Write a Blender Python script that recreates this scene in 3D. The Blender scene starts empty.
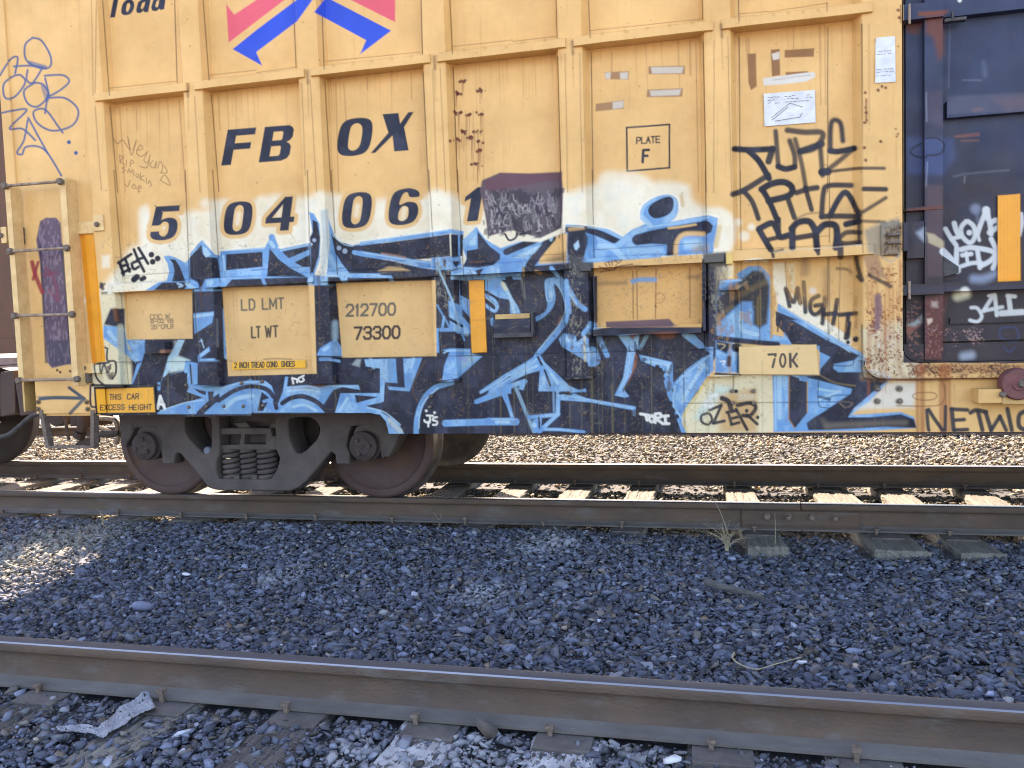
import bpy, bmesh, math, random
import numpy as np
from mathutils import Vector, Matrix

SC = bpy.context.scene
COL = SC.collection
# ------------------------------------------------------------------ camera
CAM_F, CAM_YAW, CAM_PITCH, CAM_ROLL = 803.5, 0.2324, -0.0600, -0.0319
CAM_D, CAM_H = 4.5537, 1.1335
def _axes():
    F = Vector((-math.sin(CAM_YAW)*math.cos(CAM_PITCH), math.cos(CAM_YAW)*math.cos(CAM_PITCH), math.sin(CAM_PITCH)))
    Rt = F.cross(Vector((0, 0, 1))).normalized(); U = Rt.cross(F)
    c, s = math.cos(CAM_ROLL), math.sin(CAM_ROLL)
    return c*Rt+s*U, -s*Rt+c*U, F
AX_R, AX_U, AX_F = _axes()
cam_data = bpy.data.cameras.new('camera'); cam = bpy.data.objects.new('camera', cam_data); COL.objects.link(cam)
cam.matrix_world = Matrix(((AX_R.x, AX_U.x, -AX_F.x, 0), (AX_R.y, AX_U.y, -AX_F.y, -CAM_D), (AX_R.z, AX_U.z, -AX_F.z, CAM_H), (0, 0, 0, 1)))
cam_data.sensor_width = 36.0; cam_data.lens = CAM_F/1024*36.0; cam_data.clip_end = 3000; cam_data.clip_start = 0.05
SC.camera = cam
# ------------------------------------------------------------------ sky and sun (low behind the train, a little to the left)
SUN_DIR = Vector((-0.6, 1.0, 0.0)).normalized(); SUN_EL = math.radians(33)
sund = Vector((SUN_DIR.x*math.cos(SUN_EL), SUN_DIR.y*math.cos(SUN_EL), math.sin(SUN_EL)))
world = bpy.data.worlds.new('World'); SC.world = world; world.use_nodes = True
wn = world.node_tree.nodes; wl = world.node_tree.links
bg = wn['Background']; sky = wn.new('ShaderNodeTexSky'); sky.sky_type = 'NISHITA'; sky.sun_disc = False
sky.sun_elevation = SUN_EL; sky.sun_rotation = math.atan2(SUN_DIR.x, SUN_DIR.y); sky.air_density = 1.0; sky.dust_density = 1.6; sky.ozone_density = 2.0
wl.new(sky.outputs[0], bg.inputs[0]); bg.inputs[1].default_value = 0.15
sl = bpy.data.lights.new('sun', 'SUN'); sl.energy = 3.8; sl.angle = math.radians(0.53); sl.color = (1.0, 0.90, 0.75)
so = bpy.data.objects.new('sun', sl); COL.objects.link(so); so.rotation_euler = sund.to_track_quat('Z', 'Y').to_euler(); so.location = (0, 20, 20)
vs = SC.view_settings
SC.display_settings.display_device = 'sRGB'; vs.view_transform = 'Standard'; vs.look = 'None'; vs.gamma = 1.0; vs.use_curve_mapping = False
vs.exposure = 2.56
vs.use_white_balance = True; vs.white_balance_temperature = 7700; vs.white_balance_tint = 18
SC.cycles.max_bounces = 6; SC.cycles.diffuse_bounces = 3; SC.cycles.glossy_bounces = 3
SC.cycles.filter_width = 1.15
SC.cycles.use_denoising = True; SC.cycles.sample_clamp_indirect = 8

# ------------------------------------------------------------------ where a traced point of the photograph lies in the place
def S(u, v, Y=0.0):
    """point of the upright plane at depth Y (0 = face of the side posts)"""
    d = AX_F+AX_R*((u-512)/CAM_F)-AX_U*((v-384)/CAM_F)
    t = (Y+CAM_D)/d.y
    return d.x*t, CAM_H+d.z*t
def G(u, v, Z):
    """point of the level plane at height Z"""
    d = AX_F+AX_R*((u-512)/CAM_F)-AX_U*((v-384)/CAM_F)
    t = (Z-CAM_H)/d.z
    return d.x*t, -CAM_D+d.y*t
_R, _U, _F = (np.array(a) for a in (AX_R, AX_U, AX_F))
# ------------------------------------------------------------------ paint on the car side
# The paint scheme of the car side is kept as a canvas in image pixels (u to the right, v down) that the
# steel parts take their paint from, vertex by vertex, each vertex projected through the camera.
CU0, CV0, CS = -60.0, -50.0, 3.0
CW, CH = int(1150*CS), int(500*CS)

def lin(r, g, b, k=1.0):
    o = []
    for c in (r, g, b):
        c = c/255.0
        c = c/12.92 if c <= 0.04045 else ((c+0.055)/1.055)**2.4
        o.append(c*k)
    return np.array(o, np.float32)
KA = 0.74
YEL = lin(242, 198, 138, KA)
YEL2 = lin(236, 194, 136, KA)
WHT = lin(248, 244, 230, KA)
CRM = lin(236, 226, 196, KA)
BLU = lin(112, 170, 230, KA)
HLB = lin(172, 214, 246, KA)
NVY = lin(38, 42, 64, KA)
INK = lin(36, 38, 54, KA)
BLK = lin(28, 27, 32, KA)
LETR = lin(42, 48, 72, KA)
GRYL = lin(110, 105, 95, KA)
ORG = lin(252, 170, 36, KA)
MAR = lin(118, 92, 104, KA)
RUST = lin(128, 70, 44, KA)
BROWN = lin(150, 92, 72, KA)
DOOR = lin(62, 70, 98, KA)
PURW = lin(240, 244, 248, KA)

CAN = np.zeros((CH, CW, 3), np.float32)
CAN[:] = YEL

def _rng_noise(h, w, cell_y, cell_x, seed):
    r = np.random.RandomState(seed)
    gy, gx = int(h/cell_y)+3, int(w/cell_x)+3
    g = r.rand(gy, gx).astype(np.float32)
    y = np.arange(h, dtype=np.float32)/cell_y; x = np.arange(w, dtype=np.float32)/cell_x
    yi = y.astype(int); xi = x.astype(int)
    fy = (y-yi); fx = (x-xi)
    fy = fy*fy*(3-2*fy); fx = fx*fx*(3-2*fx)
    a = g[yi][:, xi]; b = g[yi][:, xi+1]; c = g[yi+1][:, xi]; d = g[yi+1][:, xi+1]
    fx = fx[None, :]; fy = fy[:, None]
    return (a*(1-fx)+b*fx)*(1-fy)+(c*(1-fx)+d*fx)*fy
def fbm(h, w, cy, cx, seed, n=4):
    o = 0; amp = 0.5; tot = 0
    for i in range(n):
        o = o+amp*_rng_noise(h, w, max(cy, 1.01), max(cx, 1.01), seed+i*17); tot += amp
        amp *= 0.55; cy /= 2; cx /= 2
    return o/tot

def _sm(pts, closed=False, n=8):
    P = [np.array(p, float) for p in pts]
    if len(P) < 3 and not closed: return np.array(P)
    out = []
    N = len(P)
    rng = range(N) if closed else range(N-1)
    for i in rng:
        p1, p2 = P[i], P[(i+1) % N]
        p0 = P[i-1] if (i > 0 or closed) else p1
        p3 = P[(i+2) % N] if (i+2 < N or closed) else p2
        for k in range(n):
            t = k/n
            out.append(0.5*((2*p1)+(p2-p0)*t+(2*p0-5*p1+4*p2-p3)*t*t+(3*p1-p0-3*p2+p3)*t**3))
    if not closed: out.append(P[-1])
    return np.array(out)

def _box(lo, hi, pad):
    x0 = max(0, int((lo[0]-pad-CU0)*CS)); x1 = min(CW, int((hi[0]+pad-CU0)*CS)+2)
    y0 = max(0, int((lo[1]-pad-CV0)*CS)); y1 = min(CH, int((hi[1]+pad-CV0)*CS)+2)
    return x0, x1, y0, y1
def _grid(x0, x1, y0, y1):
    return (np.arange(x0, x1, dtype=np.float32)/CS+CU0)[None, :], (np.arange(y0, y1, dtype=np.float32)/CS+CV0)[:, None]
def _dist(Q, box, closed, R, widths=None):
    """distance to polyline minus local half width"""
    x0, x1, y0, y1 = box
    D = np.full((y1-y0, x1-x0), 1e6, np.float32)
    n = len(Q)
    segs = range(n if closed else n-1)
    for i in segs:
        a = Q[i]; b = Q[(i+1) % n]
        wa = widths[i] if widths is not None else 0; wb = widths[(i+1) % n] if widths is not None else 0
        rr = R+max(wa, wb)
        bx = _box(np.minimum(a, b), np.maximum(a, b), rr)
        X0, X1, Y0, Y1 = max(bx[0], x0), min(bx[1], x1), max(bx[2], y0), min(bx[3], y1)
        if X1 <= X0 or Y1 <= Y0: continue
        gx, gy = _grid(X0, X1, Y0, Y1)
        d = b-a; L = float(d@d)+1e-9
        t = np.clip(((gx-a[0])*d[0]+(gy-a[1])*d[1])/L, 0, 1)
        dd = np.hypot(gx-a[0]-t*d[0], gy-a[1]-t*d[1])-(wa+(wb-wa)*t)
        s = D[Y0-y0:Y1-y0, X0-x0:X1-x0]
        np.minimum(s, dd, out=s)
    return D
def _blend(box, A, col):
    x0, x1, y0, y1 = box
    s = CAN[y0:y1, x0:x1]
    s += (col-s)*A[..., None]
def fill(*loops, c=NVY, soft=0.55, a=1.0, sm=False, grain=0.0):
    LL = [_sm(l, True) if sm else np.array(l, float) for l in loops]
    lo = np.min([l.min(0) for l in LL], 0); hi = np.max([l.max(0) for l in LL], 0)
    box = _box(lo, hi, soft+1)
    if box[1] <= box[0] or box[3] <= box[2]: return
    gx, gy = _grid(*box)
    ins = np.zeros((box[3]-box[2], box[1]-box[0]), bool); D = None
    for l in LL:
        n = len(l)
        for i in range(n):
            p, q = l[i], l[(i+1) % n]
            if p[1] == q[1]: continue
            cond = (p[1] > gy) != (q[1] > gy)
            xs = (q[0]-p[0])*(gy-p[1])/(q[1]-p[1])+p[0]
            ins ^= cond & (gx < xs)
        d = _dist(l, box, True, soft+1)
        D = d if D is None else np.minimum(D, d)
    sd = np.where(ins, -D, D)
    A = np.clip(0.5-sd/(2*soft), 0, 1); A = A*A*(3-2*A)*a
    if grain: A = A*np.clip(1-grain*np.random.RandomState(len(LL[0])).rand(*A.shape).astype(np.float32)*2*(A < 0.9), 0, 1)
    _blend(box, A, c)
def stroke(pts, w, c=INK, soft=0.55, a=1.0, sm=True, w2=None):
    Q = _sm(pts) if sm else np.array(pts, float)
    n = len(Q)
    W = np.linspace(w/2, (w if w2 is None else w2)/2, n)
    box = _box(Q.min(0), Q.max(0), soft+1+W.max())
    if box[1] <= box[0] or box[3] <= box[2]: return
    D = _dist(Q, box, False, soft+1, W)
    A = np.clip(0.5-D/(2*soft), 0, 1); A = A*A*(3-2*A)*a
    _blend(box, A, c)
def chips(x0, y0, x1, y1, seed, thr, c, cell=2.0, fade=8.0, a=.9, sy=1.0):
    """irregular flakes of another colour, thinning out towards the edges of the region"""
    bx = _box((x0, y0), (x1, y1), 0); h, w = bx[3]-bx[2], bx[1]-bx[0]
    n = fbm(h, w, cell*CS*sy, cell*CS, seed, 4)*.72+fbm(h, w, 14*CS, 10*CS, seed+5, 2)*.28
    gx, gy = _grid(*bx); e = np.minimum(np.minimum(gx-x0, x1-gx), np.minimum(gy-y0, y1-gy)); e = np.clip(e/fade, 0, 1)
    _blend(bx, np.clip((n-thr-(1-e)*.12)*16, 0, 1)*a, c)
def dot(p, r, c=INK, soft=0.6, a=1.0):
    stroke([p, (p[0]+0.01, p[1])], 2*r, c, soft, a, False)
def T(x0, y0, s):
    return lambda *p: [(x0+a/s, y0+b/s) for a, b in p]

# --- a plain single-stroke alphabet for the stencilled lettering
GLY = {
 'A': [[(0, 0), (.5, 1), (1, 0)], [(.2, .38), (.8, .38)]], 'B': [[(0, 0), (0, 1), (.7, 1), (.95, .85), (.95, .65), (.7, .52), (0, .52)], [(.7, .52), (1, .38), (1, .15), (.75, 0), (0, 0)]],
 'C': [[(1, .8), (.8, 1), (.2, 1), (0, .8), (0, .2), (.2, 0), (.8, 0), (1, .2)]], 'D': [[(0, 0), (0, 1), (.65, 1), (1, .75), (1, .25), (.65, 0), (0, 0)]],
 'E': [[(1, 1), (0, 1), (0, 0), (1, 0)], [(0, .52), (.8, .52)]], 'F': [[(1, 1), (0, 1), (0, 0)], [(0, .52), (.8, .52)]],
 'G': [[(1, .8), (.8, 1), (.2, 1), (0, .8), (0, .2), (.2, 0), (.8, 0), (1, .2), (1, .45), (.6, .45)]], 'H': [[(0, 0), (0, 1)], [(1, 0), (1, 1)], [(0, .52), (1, .52)]],
 'I': [[(.5, 0), (.5, 1)]], 'K': [[(0, 0), (0, 1)], [(1, 1), (0, .42)], [(.3, .58), (1, 0)]], 'L': [[(0, 1), (0, 0), (1, 0)]],
 'M': [[(0, 0), (0, 1), (.5, .25), (1, 1), (1, 0)]], 'N': [[(0, 0), (0, 1), (1, 0), (1, 1)]], 'O': [[(.25, 0), (0, .25), (0, .75), (.25, 1), (.75, 1), (1, .75), (1, .25), (.75, 0), (.25, 0)]],
 'P': [[(0, 0), (0, 1), (.75, 1), (1, .85), (1, .6), (.75, .45), (0, .45)]], 'R': [[(0, 0), (0, 1), (.75, 1), (1, .85), (1, .62), (.75, .48), (0, .48)], [(.5, .48), (1, 0)]],
 'S': [[(1, .82), (.8, 1), (.2, 1), (0, .82), (0, .65), (.2, .52), (.8, .48), (1, .33), (1, .18), (.8, 0), (.2, 0), (0, .18)]], 'T': [[(0, 1), (1, 1)], [(.5, 1), (.5, 0)]],
 'U': [[(0, 1), (0, .2), (.25, 0), (.75, 0), (1, .2), (1, 1)]], 'V': [[(0, 1), (.5, 0), (1, 1)]], 'W': [[(0, 1), (.25, 0), (.5, .8), (.75, 0), (1, 1)]], 'X': [[(0, 0), (1, 1)], [(0, 1), (1, 0)]],
 '0': [[(.25, 0), (0, .25), (0, .75), (.25, 1), (.75, 1), (1, .75), (1, .25), (.75, 0), (.25, 0)]], '1': [[(.25, .78), (.6, 1), (.6, 0)]],
 '2': [[(0, .78), (.2, 1), (.8, 1), (1, .8), (1, .6), (0, .02), (1, .02)]], '3': [[(0, .82), (.2, 1), (.8, 1), (1, .82), (1, .65), (.75, .53), (.4, .53)], [(.75, .53), (1, .36), (1, .18), (.8, 0), (.2, 0), (0, .18)]],
 '5': [[(.95, 1), (.1, 1), (.03, .5), (.3, .6), (.75, .6), (1, .42), (1, .18), (.75, 0), (.2, 0), (0, .15)]], '7': [[(0, 1), (1, 1), (.35, 0)]],
 '8': [[(.25, .53), (0, .7), (0, .85), (.2, 1), (.8, 1), (1, .85), (1, .7), (.75, .53), (.25, .53), (0, .35), (0, .15), (.2, 0), (.8, 0), (1, .15), (1, .35), (.75, .53)]],
 '-': [[(.1, .5), (.9, .5)]], '.': [[(.45, .03), (.55, .03)]], "'": [[(.5, 1), (.45, .72)]],
}
def write(txt, x, y, wv, hv, gap, wt, c=INK, a=1.0, soft=0.5):
    """txt with its first letter's foot at (x, y); wv = letter width vector, hv = height vector"""
    x, y = float(x), float(y)
    wl = math.hypot(*wv)
    for ch in txt:
        k = 0.45 if ch in "I1.' " else (1.25 if ch in 'MW' else 1.0)
        if ch != ' ':
            for ln in GLY[ch]:
                q = [(x+(p[0]-.5)*wv[0]*(k if ch not in "I1.'" else .55)+.5*k*wv[0]+p[1]*hv[0], y+(p[0]-.5)*wv[1]*k+.5*k*wv[1]+p[1]*hv[1]) for p in ln]
                stroke(q, wt, c, soft, a, False)
        adv = k+gap/wl
        if ch == ' ': adv = 0.55+gap/wl
        x += wv[0]*adv; y += wv[1]*adv

# ================================================================== body colour and weathering
nz = fbm(CH, CW, 60*CS, 60*CS, 3, 5)
CAN *= (0.95+0.10*nz)[..., None]
st = fbm(CH, CW, 70*CS, 1.6*CS, 11, 3)              # long thin run-off streaks
CAN += (lin(190, 140, 86, KA)-CAN)*(np.clip((st-0.58)*3.0, 0, 1)*np.clip((fbm(CH, CW, 40*CS, 30*CS, 5, 3)-0.42)*3, 0, 1)*0.35)[..., None]
# grime running from under each belt rail, and a painted band of shade
def runoff(x0, x1, y0, y1, n, seed, c=RUST, a=0.3, wmax=1.6):
    r = random.Random(seed)
    for i in range(n):
        x = r.uniform(x0, x1); t = (x-x0)/(x1-x0); y = y0+(y1-y0)*t
        L = r.uniform(8, 60)
        stroke([(x, y), (x+r.uniform(-.3, 1)+L*.03, y+L)], r.uniform(.5, wmax), c, 0.8, a*r.uniform(.3, 1), False, 0.2)
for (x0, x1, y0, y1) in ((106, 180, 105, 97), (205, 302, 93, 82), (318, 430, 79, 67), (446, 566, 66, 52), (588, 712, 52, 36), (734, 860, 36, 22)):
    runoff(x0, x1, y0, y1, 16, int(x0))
    fill([(x0, y0), (x1, y1), (x1, y1+9), (x0, y0+9)], c=lin(196, 146, 92, KA), soft=5, a=.35)  # soft shade below the belt rail, painted as a brownish band
SEAM = lin(66, 44, 32, KA)
sc4 = T(0, 0, 4); sd4 = T(256, 0, 4); se4 = T(512, 0, 4); sf4 = T(768, 0, 4)
for q in (sc4((410, 0), (437, 380)), sc4((440, 425), (470, 768)), sc4((812, 0), (836, 320)), sc4((845, 380), (875, 768)), sc4((698, 0), (708, 330)),
          sd4((262, 0), (272, 275)), sd4((275, 330), (300, 768)), sd4((148, 0), (160, 270)), sd4((660, 0), (665, 215)), sd4((668, 290), (690, 768)),
          sd4((775, 0), (785, 215)), sd4((788, 270), (806, 768)), se4((176, 0), (180, 150)), se4((182, 225), (196, 768)), se4((305, 0), (312, 150)),
          se4((316, 210), (324, 768)), se4((760, 0), (762, 75)), se4((764, 165), (776, 768)), se4((905, 0), (908, 85)), se4((908, 150), (912, 768)),
          sf4((238, 110), (238, 768)), sf4((375, 95), (375, 768)), sf4((236, 10), (236, 45))):
    stroke(q, 0.9, SEAM, 0.5, .85, False)
for q in (sc4((437, 352), (700, 325)), sc4((838, 300), (1024, 280)), sd4((0, 290), (160, 268)), sd4((275, 245), (655, 208)), sd4((788, 185), (1024, 160)),
          se4((0, 165), (170, 145)), se4((312, 122), (760, 75)), se4((908, 55), (1024, 45)), sf4((0, 48), (236, 12))):
    stroke(q, 0.7, SEAM, 0.5, .6, False)
for i, (q0, q1, n) in enumerate(((sd4((310, 262))[0], sd4((620, 225))[0], 5), (sd4((830, 200))[0], sd4((1000, 188))[0], 3), (se4((40, 170))[0], se4((130, 160))[0], 2), (se4((360, 135))[0], se4((720, 90))[0], 5), (sf4((20, 58))[0], sf4((200, 40))[0], 4))):
    for k in range(n):
        t = k/max(1, n-1); dot((q0[0]+(q1[0]-q0[0])*t, q0[1]+(q1[1]-q0[1])*t), 1.8, lin(205, 165, 100, KA), .8, .5)
# faint vertical bead lines inside the panels
for q in (sc4((478, 430), (500, 768)), sc4((545, 430), (548, 520)), sc4((872, 385), (880, 520)), sd4((318, 330), (330, 768)), sd4((350, 330), (362, 500)), sd4((445, 310), (445, 360)), sd4((620, 290), (622, 400)),
          se4((398, 210), (398, 290)), se4((710, 170), (712, 300)), se4((735, 170), (745, 768)), se4((935, 150), (950, 330)), se4((945, 150), (948, 260)), sf4((100, 110), (102, 200)), sf4((205, 100), (210, 420)), sf4((226, 100), (230, 420))):
    stroke(q, 0.9, lin(150, 100, 60, KA), .7, .55, False)

# ---- logo on the upper panels
PNK = lin(240, 104, 128, KA); LBL = lin(44, 88, 228, KA)
fill([(226, 4), (234, 14.5), (256, 0), (330, -50), (370, -50), (284, 0), (228.5, 42.5)], c=PNK, soft=.6)
fill([(232.5, 49), (256, 30), (296, 0), (340, -34), (336, -20), (312, 0), (297, 21), (256, 52), (262, 65.5)], c=LBL, soft=.6)
fill([(351, 0), (300, -26), (395, -26), (395, 22)], c=PNK, soft=.6)
fill([(323.5, 0), (328, -2), (391, 30.5), (360, 54), (366, 40), (314, 12)], c=LBL, soft=.6)
# ---- 'load'
fill([(109.8, 17.6), (114.8, 17), (120.4, -12), (115.4, -12)], c=LETR, soft=.45)
fill([(121, 10), (123, 3), (128, -1), (133, 1), (134, 7), (131, 13), (126, 15), (122, 14)], [(126, 9), (127, 4), (129, 3), (130, 6), (128, 11), (126.5, 11.5)], c=LETR, soft=.5, sm=True)
fill([(136, 9), (138, 2), (143, -2), (151, -3), (148, 12), (144, 12), (143.5, 10.5), (140, 13), (136.5, 12.5)], [(140.5, 8), (142, 3), (145, 1.5), (144, 6), (142, 9.5)], c=LETR, soft=.5)
fill([(151, 7), (153, 0), (157, -4), (161, -3), (163, -12), (167, -12), (164, 9), (160, 10), (159.5, 8.5), (156, 11), (152, 10.5)], [(155, 6), (156.5, 1), (159, -.5), (158.5, 4), (157, 7.5)], c=LETR, soft=.5)

# ---- old marks, scratches and stickers' torn remains on the bare panels
for q in (se4((370, 288), (468, 284), (465, 318), (372, 316)), se4((545, 265), (692, 262), (690, 296), (545, 296)), se4((540, 358), (683, 352), (680, 386), (537, 388)), se4((335, 415), (447, 400), (446, 434), (333, 445))):
    fill(q, c=lin(178, 138, 104, KA), soft=.5)
for q in (se4((372, 290), (395, 288), (392, 316), (372, 314)), se4((430, 290), (464, 287), (462, 316), (432, 316)), se4((555, 268), (686, 266), (680, 292), (560, 294)), se4((550, 362), (676, 356), (668, 380), (555, 384)), se4((402, 408), (446, 402), (444, 430), (402, 436))):
    fill(q, c=lin(214, 208, 204, KA), soft=.8)
for q in (sf4((10, 198), (46, 195), (48, 300), (15, 305)), sf4((66, 200), (185, 192), (182, 226), (66, 230)), sf4((70, 288), (160, 284), (160, 298), (70, 302)), se4((942, 215), (975, 212), (978, 345), (955, 360), (945, 330))):
    fill(q, c=lin(160, 116, 78, KA), soft=.6)
fill(sf4((14, 215), (45, 205), (45, 235), (20, 240)), c=lin(225, 222, 218, KA), soft=.5)
fill(sf4((-20, 312), (150, 290), (186, 288), (188, 308), (150, 326), (60, 336), (-18, 342)), c=lin(226, 226, 226, KA), soft=.6)
stroke(sf4((20, 320), (100, 308), (170, 300)), .8, lin(150, 150, 160, KA), .5, .7)
# boxed plate mark
for a_, b_ in (((458, 510), (629, 497)), ((629, 497), (629, 670)), ((629, 670), (460, 684)), ((460, 684), (458, 510))):
    stroke(se4(a_, b_), 1.7, INK, .5, 1, False)
write('PLATE', *se4((498, 574))[0], (3.7, -.2), (0, -6.2), 1.15, 1.25, INK)
write('F', *se4((522, 648))[0], (5.6, -.3), (.6, -12), 1, 2.6, INK)
# rust pits and drips by the fourth post
r = random.Random(5)
for (x, y, s_) in ((805, 450, 10), (808, 375, 7), (895, 360, 9), (805, 560, 8), (858, 550, 8), (830, 530, 7), (880, 525, 12), (895, 600, 6), (885, 655, 11), (850, 460, 9), (895, 455, 9), (895, 565, 9), (830, 325, 8)):
    px, py = sd4((x, y))[0]
    for k in range(9):
        dot((px+r.gauss(0, s_*.25), py+r.gauss(0, .8)), r.uniform(.5, 1.7), lin(104, 50, 38, KA), .6, .9)
    for k in range(2):
        dx_ = r.uniform(-2, 2); stroke([(px+dx_, py), (px+dx_+r.uniform(-.4, .6), py+r.uniform(8, 30))], r.uniform(.7, 1.3), lin(140, 76, 48, KA), .6, .6, False, .4)
for x in (838, 868, 908):
    stroke(sd4((x, 440), (x+2, 720)), .7, RUST, .6, .4, False)

# ---- thin scratched signature low on the narrow panel
k4 = T(0, 0, 4); BRN = lin(120, 86, 58, KA)
for q in (((455, 555), (470, 575), (490, 560), (520, 600), (510, 545), (525, 620), (545, 560), (530, 600)), ((545, 600), (570, 595), (560, 580), (545, 610), (565, 625), (585, 610)), ((590, 605), (575, 640), (590, 650), (600, 620), (588, 668), (560, 665)),
          ((612, 640), (600, 660), (615, 670), (625, 645), (622, 672)), ((630, 672), (640, 645), (650, 665), (645, 690)), ((655, 660), (668, 690), (640, 690)),
          ((478, 620), (480, 655)), ((478, 622), (495, 628), (482, 642), (498, 658)), ((505, 640), (505, 662)), ((520, 665), (522, 640), (535, 648), (522, 655)),
          ((500, 665), (488, 672), (500, 680), (488, 690)), ((510, 690), (515, 675), (522, 690), (530, 678), (535, 700)), ((545, 695), (555, 700), (550, 710), (543, 702)), ((562, 690), (560, 720)), ((575, 702), (562, 710), (578, 725)), ((585, 712), (585, 735)), ((592, 735), (598, 722), (606, 742)),
          ((520, 720), (510, 745), (498, 735)), ((535, 735), (528, 750), (545, 752), (535, 735)), ((550, 755), (565, 750), (555, 742), (552, 768)), ((640, 720), (660, 700), (680, 740), (640, 720))):
    stroke(k4(*q), .75, BRN, .45, .8)

# ---- blue felt scribble at the far left
FB = lin(66, 96, 158, KA)
for q in (((130, 150), (100, 180), (105, 240), (160, 272), (200, 265), (200, 220), (165, 162), (128, 150)), ((0, 300), (40, 238), (70, 230), (60, 292)), ((55, 265), (110, 262), (172, 268)),
          ((60, 300), (15, 335), (20, 390), (60, 385), (100, 330), (82, 300), (55, 303)), ((110, 280), (106, 318), (130, 330), (165, 278)), ((140, 330), (96, 362), (110, 412), (150, 425), (192, 382), (172, 338), (138, 330)), ((190, 378), (180, 452)),
          ((178, 302), (250, 300), (276, 325), (240, 360), (190, 388)), ((180, 312), (196, 380)), ((188, 392), (260, 392), (312, 440), (290, 500), (210, 522), (150, 492), (134, 446), (180, 438), (232, 505), (250, 530)),
          ((-10, 455), (50, 442), (106, 440), (38, 512), (90, 515), (140, 560)), ((112, 470), (150, 540), (190, 612)), ((110, 480), (95, 560), (68, 608), (88, 616), (102, 588), (150, 585), (190, 612), (245, 702))):
    stroke(k4(*q), 2.0, FB, .55, .9)
dot(k4((275, 568))[0], 2, FB); dot(k4((303, 611))[0], 2, FB)
stroke(k4((118, 250), (180, 268)), 4, FB, 1, .7); stroke(k4((170, 345), (188, 400)), 4, FB, 1, .6)

# ---- letters and digits of the car number
def glyph(ch, x, y, wv, hv):
    m = lambda L: [(x+p[0]*wv[0]+p[1]*hv[0], y+p[0]*wv[1]+p[1]*hv[1]) for p in L]
    if ch == 'F': return [m([(0, 0), (.34, 0), (.34, .42), (.92, .42), (.92, .6), (.34, .6), (.34, .81), (1, .81), (1, 1), (0, 1)])]
    if ch == 'B': return [m([(0, 0), (.75, 0), (.93, .06), (1, .16), (1, .38), (.93, .48), (.82, .52), (.93, .57), (1, .66), (1, .86), (.93, .95), (.8, 1), (0, 1)]), m([(.33, .15), (.62, .15), (.66, .2), (.66, .39), (.62, .43), (.33, .43)]), m([(.33, .59), (.62, .59), (.66, .63), (.66, .8), (.62, .84), (.33, .84)])]
    if ch == 'X': return [m([(0, 0), (.12, 0), (.52, .42), (.62, 0), (1, 0), (.8, .62), (1.0, 1), (.86, 1), (.68, .72), (.6, 1), (.18, 1), (.4, .5)])]
    if ch == 'O': return [_sm(m([(.5, 0), (.14, .06), (0, .28), (0, .72), (.14, .94), (.5, 1), (.86, .94), (1, .72), (1, .28), (.86, .06)]), True), _sm(m([(.5, .14), (.36, .2), (.32, .35), (.32, .65), (.36, .8), (.5, .86), (.64, .8), (.7, .65), (.7, .35), (.64, .2)]), True)]
    if ch == '0': return [_sm(m([(.5, 0), (.14, .06), (0, .28), (0, .72), (.14, .94), (.5, 1), (.86, .94), (1, .72), (1, .28), (.86, .06)]), True), _sm(m([(.5, .11), (.38, .16), (.33, .3), (.33, .7), (.38, .84), (.5, .89), (.62, .84), (.67, .7), (.67, .3), (.62, .16)]), True)]
    if ch == '5': return [_sm(m([(0, .26), (0, .14), (.15, .03), (.5, -.01), (.85, .05), (1, .22), (1, .45), (.88, .6), (.62, .65), (.36, .6), (.36, .6), (.38, .83), (.38, .83), (1.0, .83), (1, .83), (1.0, 1), (1, 1), (.08, 1), (.08, 1), (.0, .44), (0, .44), (.3, .44), (.42, .52), (.55, .53), (.66, .45), (.66, .22), (.55, .11), (.42, .12), (.33, .2), (.33, .26), (.33, .26), (0, .26)]), True, 5)]
    if ch == '4': return [m([(.52, 0), (.86, 0), (.86, .24), (1.02, .24), (1.02, .4), (.86, .4), (.86, 1), (.56, 1), (-.08, .4), (-.08, .24), (.52, .24)]), m([(.52, .4), (.16, .4), (.52, .78)])]
    if ch == '6': return [_sm(m([(.97, .76), (.9, .92), (.55, 1.01), (.14, .94), (0, .7), (0, .26), (.14, .05), (.5, -.01), (.86, .05), (1, .22), (1, .42), (.88, .58), (.6, .63), (.34, .56), (.34, .72), (.42, .87), (.55, .89), (.66, .76)]), True), _sm(m([(.5, .1), (.36, .16), (.34, .34), (.4, .48), (.52, .52), (.64, .46), (.68, .3), (.64, .16)]), True)]
    if ch == '1': return [m([(.3, 0), (.75, 0), (.75, 1), (.5, 1), (.05, .74), (.05, .6), (.3, .68)])]
NUM = [('5', 149.5, 240.5, (26, -1.5), (4.2, -34)), ('0', 222.5, 235.5, (27, -1.5), (4, -33.5)), ('4', 266, 231.5, (26, -1.6), (4.5, -34)), ('0', 340.5, 229, (28, -2), (4.5, -36)), ('6', 387, 225.5, (29, -2), (5, -36)), ('1', 459.5, 222, (24, -2), (6, -34))]
BOXL = [('F', 221, 165.5, (28.5, -2.2), (6.6, -36)), ('B', 258.5, 162.3, (30, -2.4), (6.2, -35.5)), ('O', 335.5, 157, (33, -2.5), (5.5, -38)), ('X', 370.5, 153, (38, -2.8), (5, -38.5))]
# ================================================================== the big mural and the tags
for ch, x, y, wv, hv in BOXL:
    fill(*glyph(ch, x, y, wv, hv), c=LETR, soft=.45)
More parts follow.
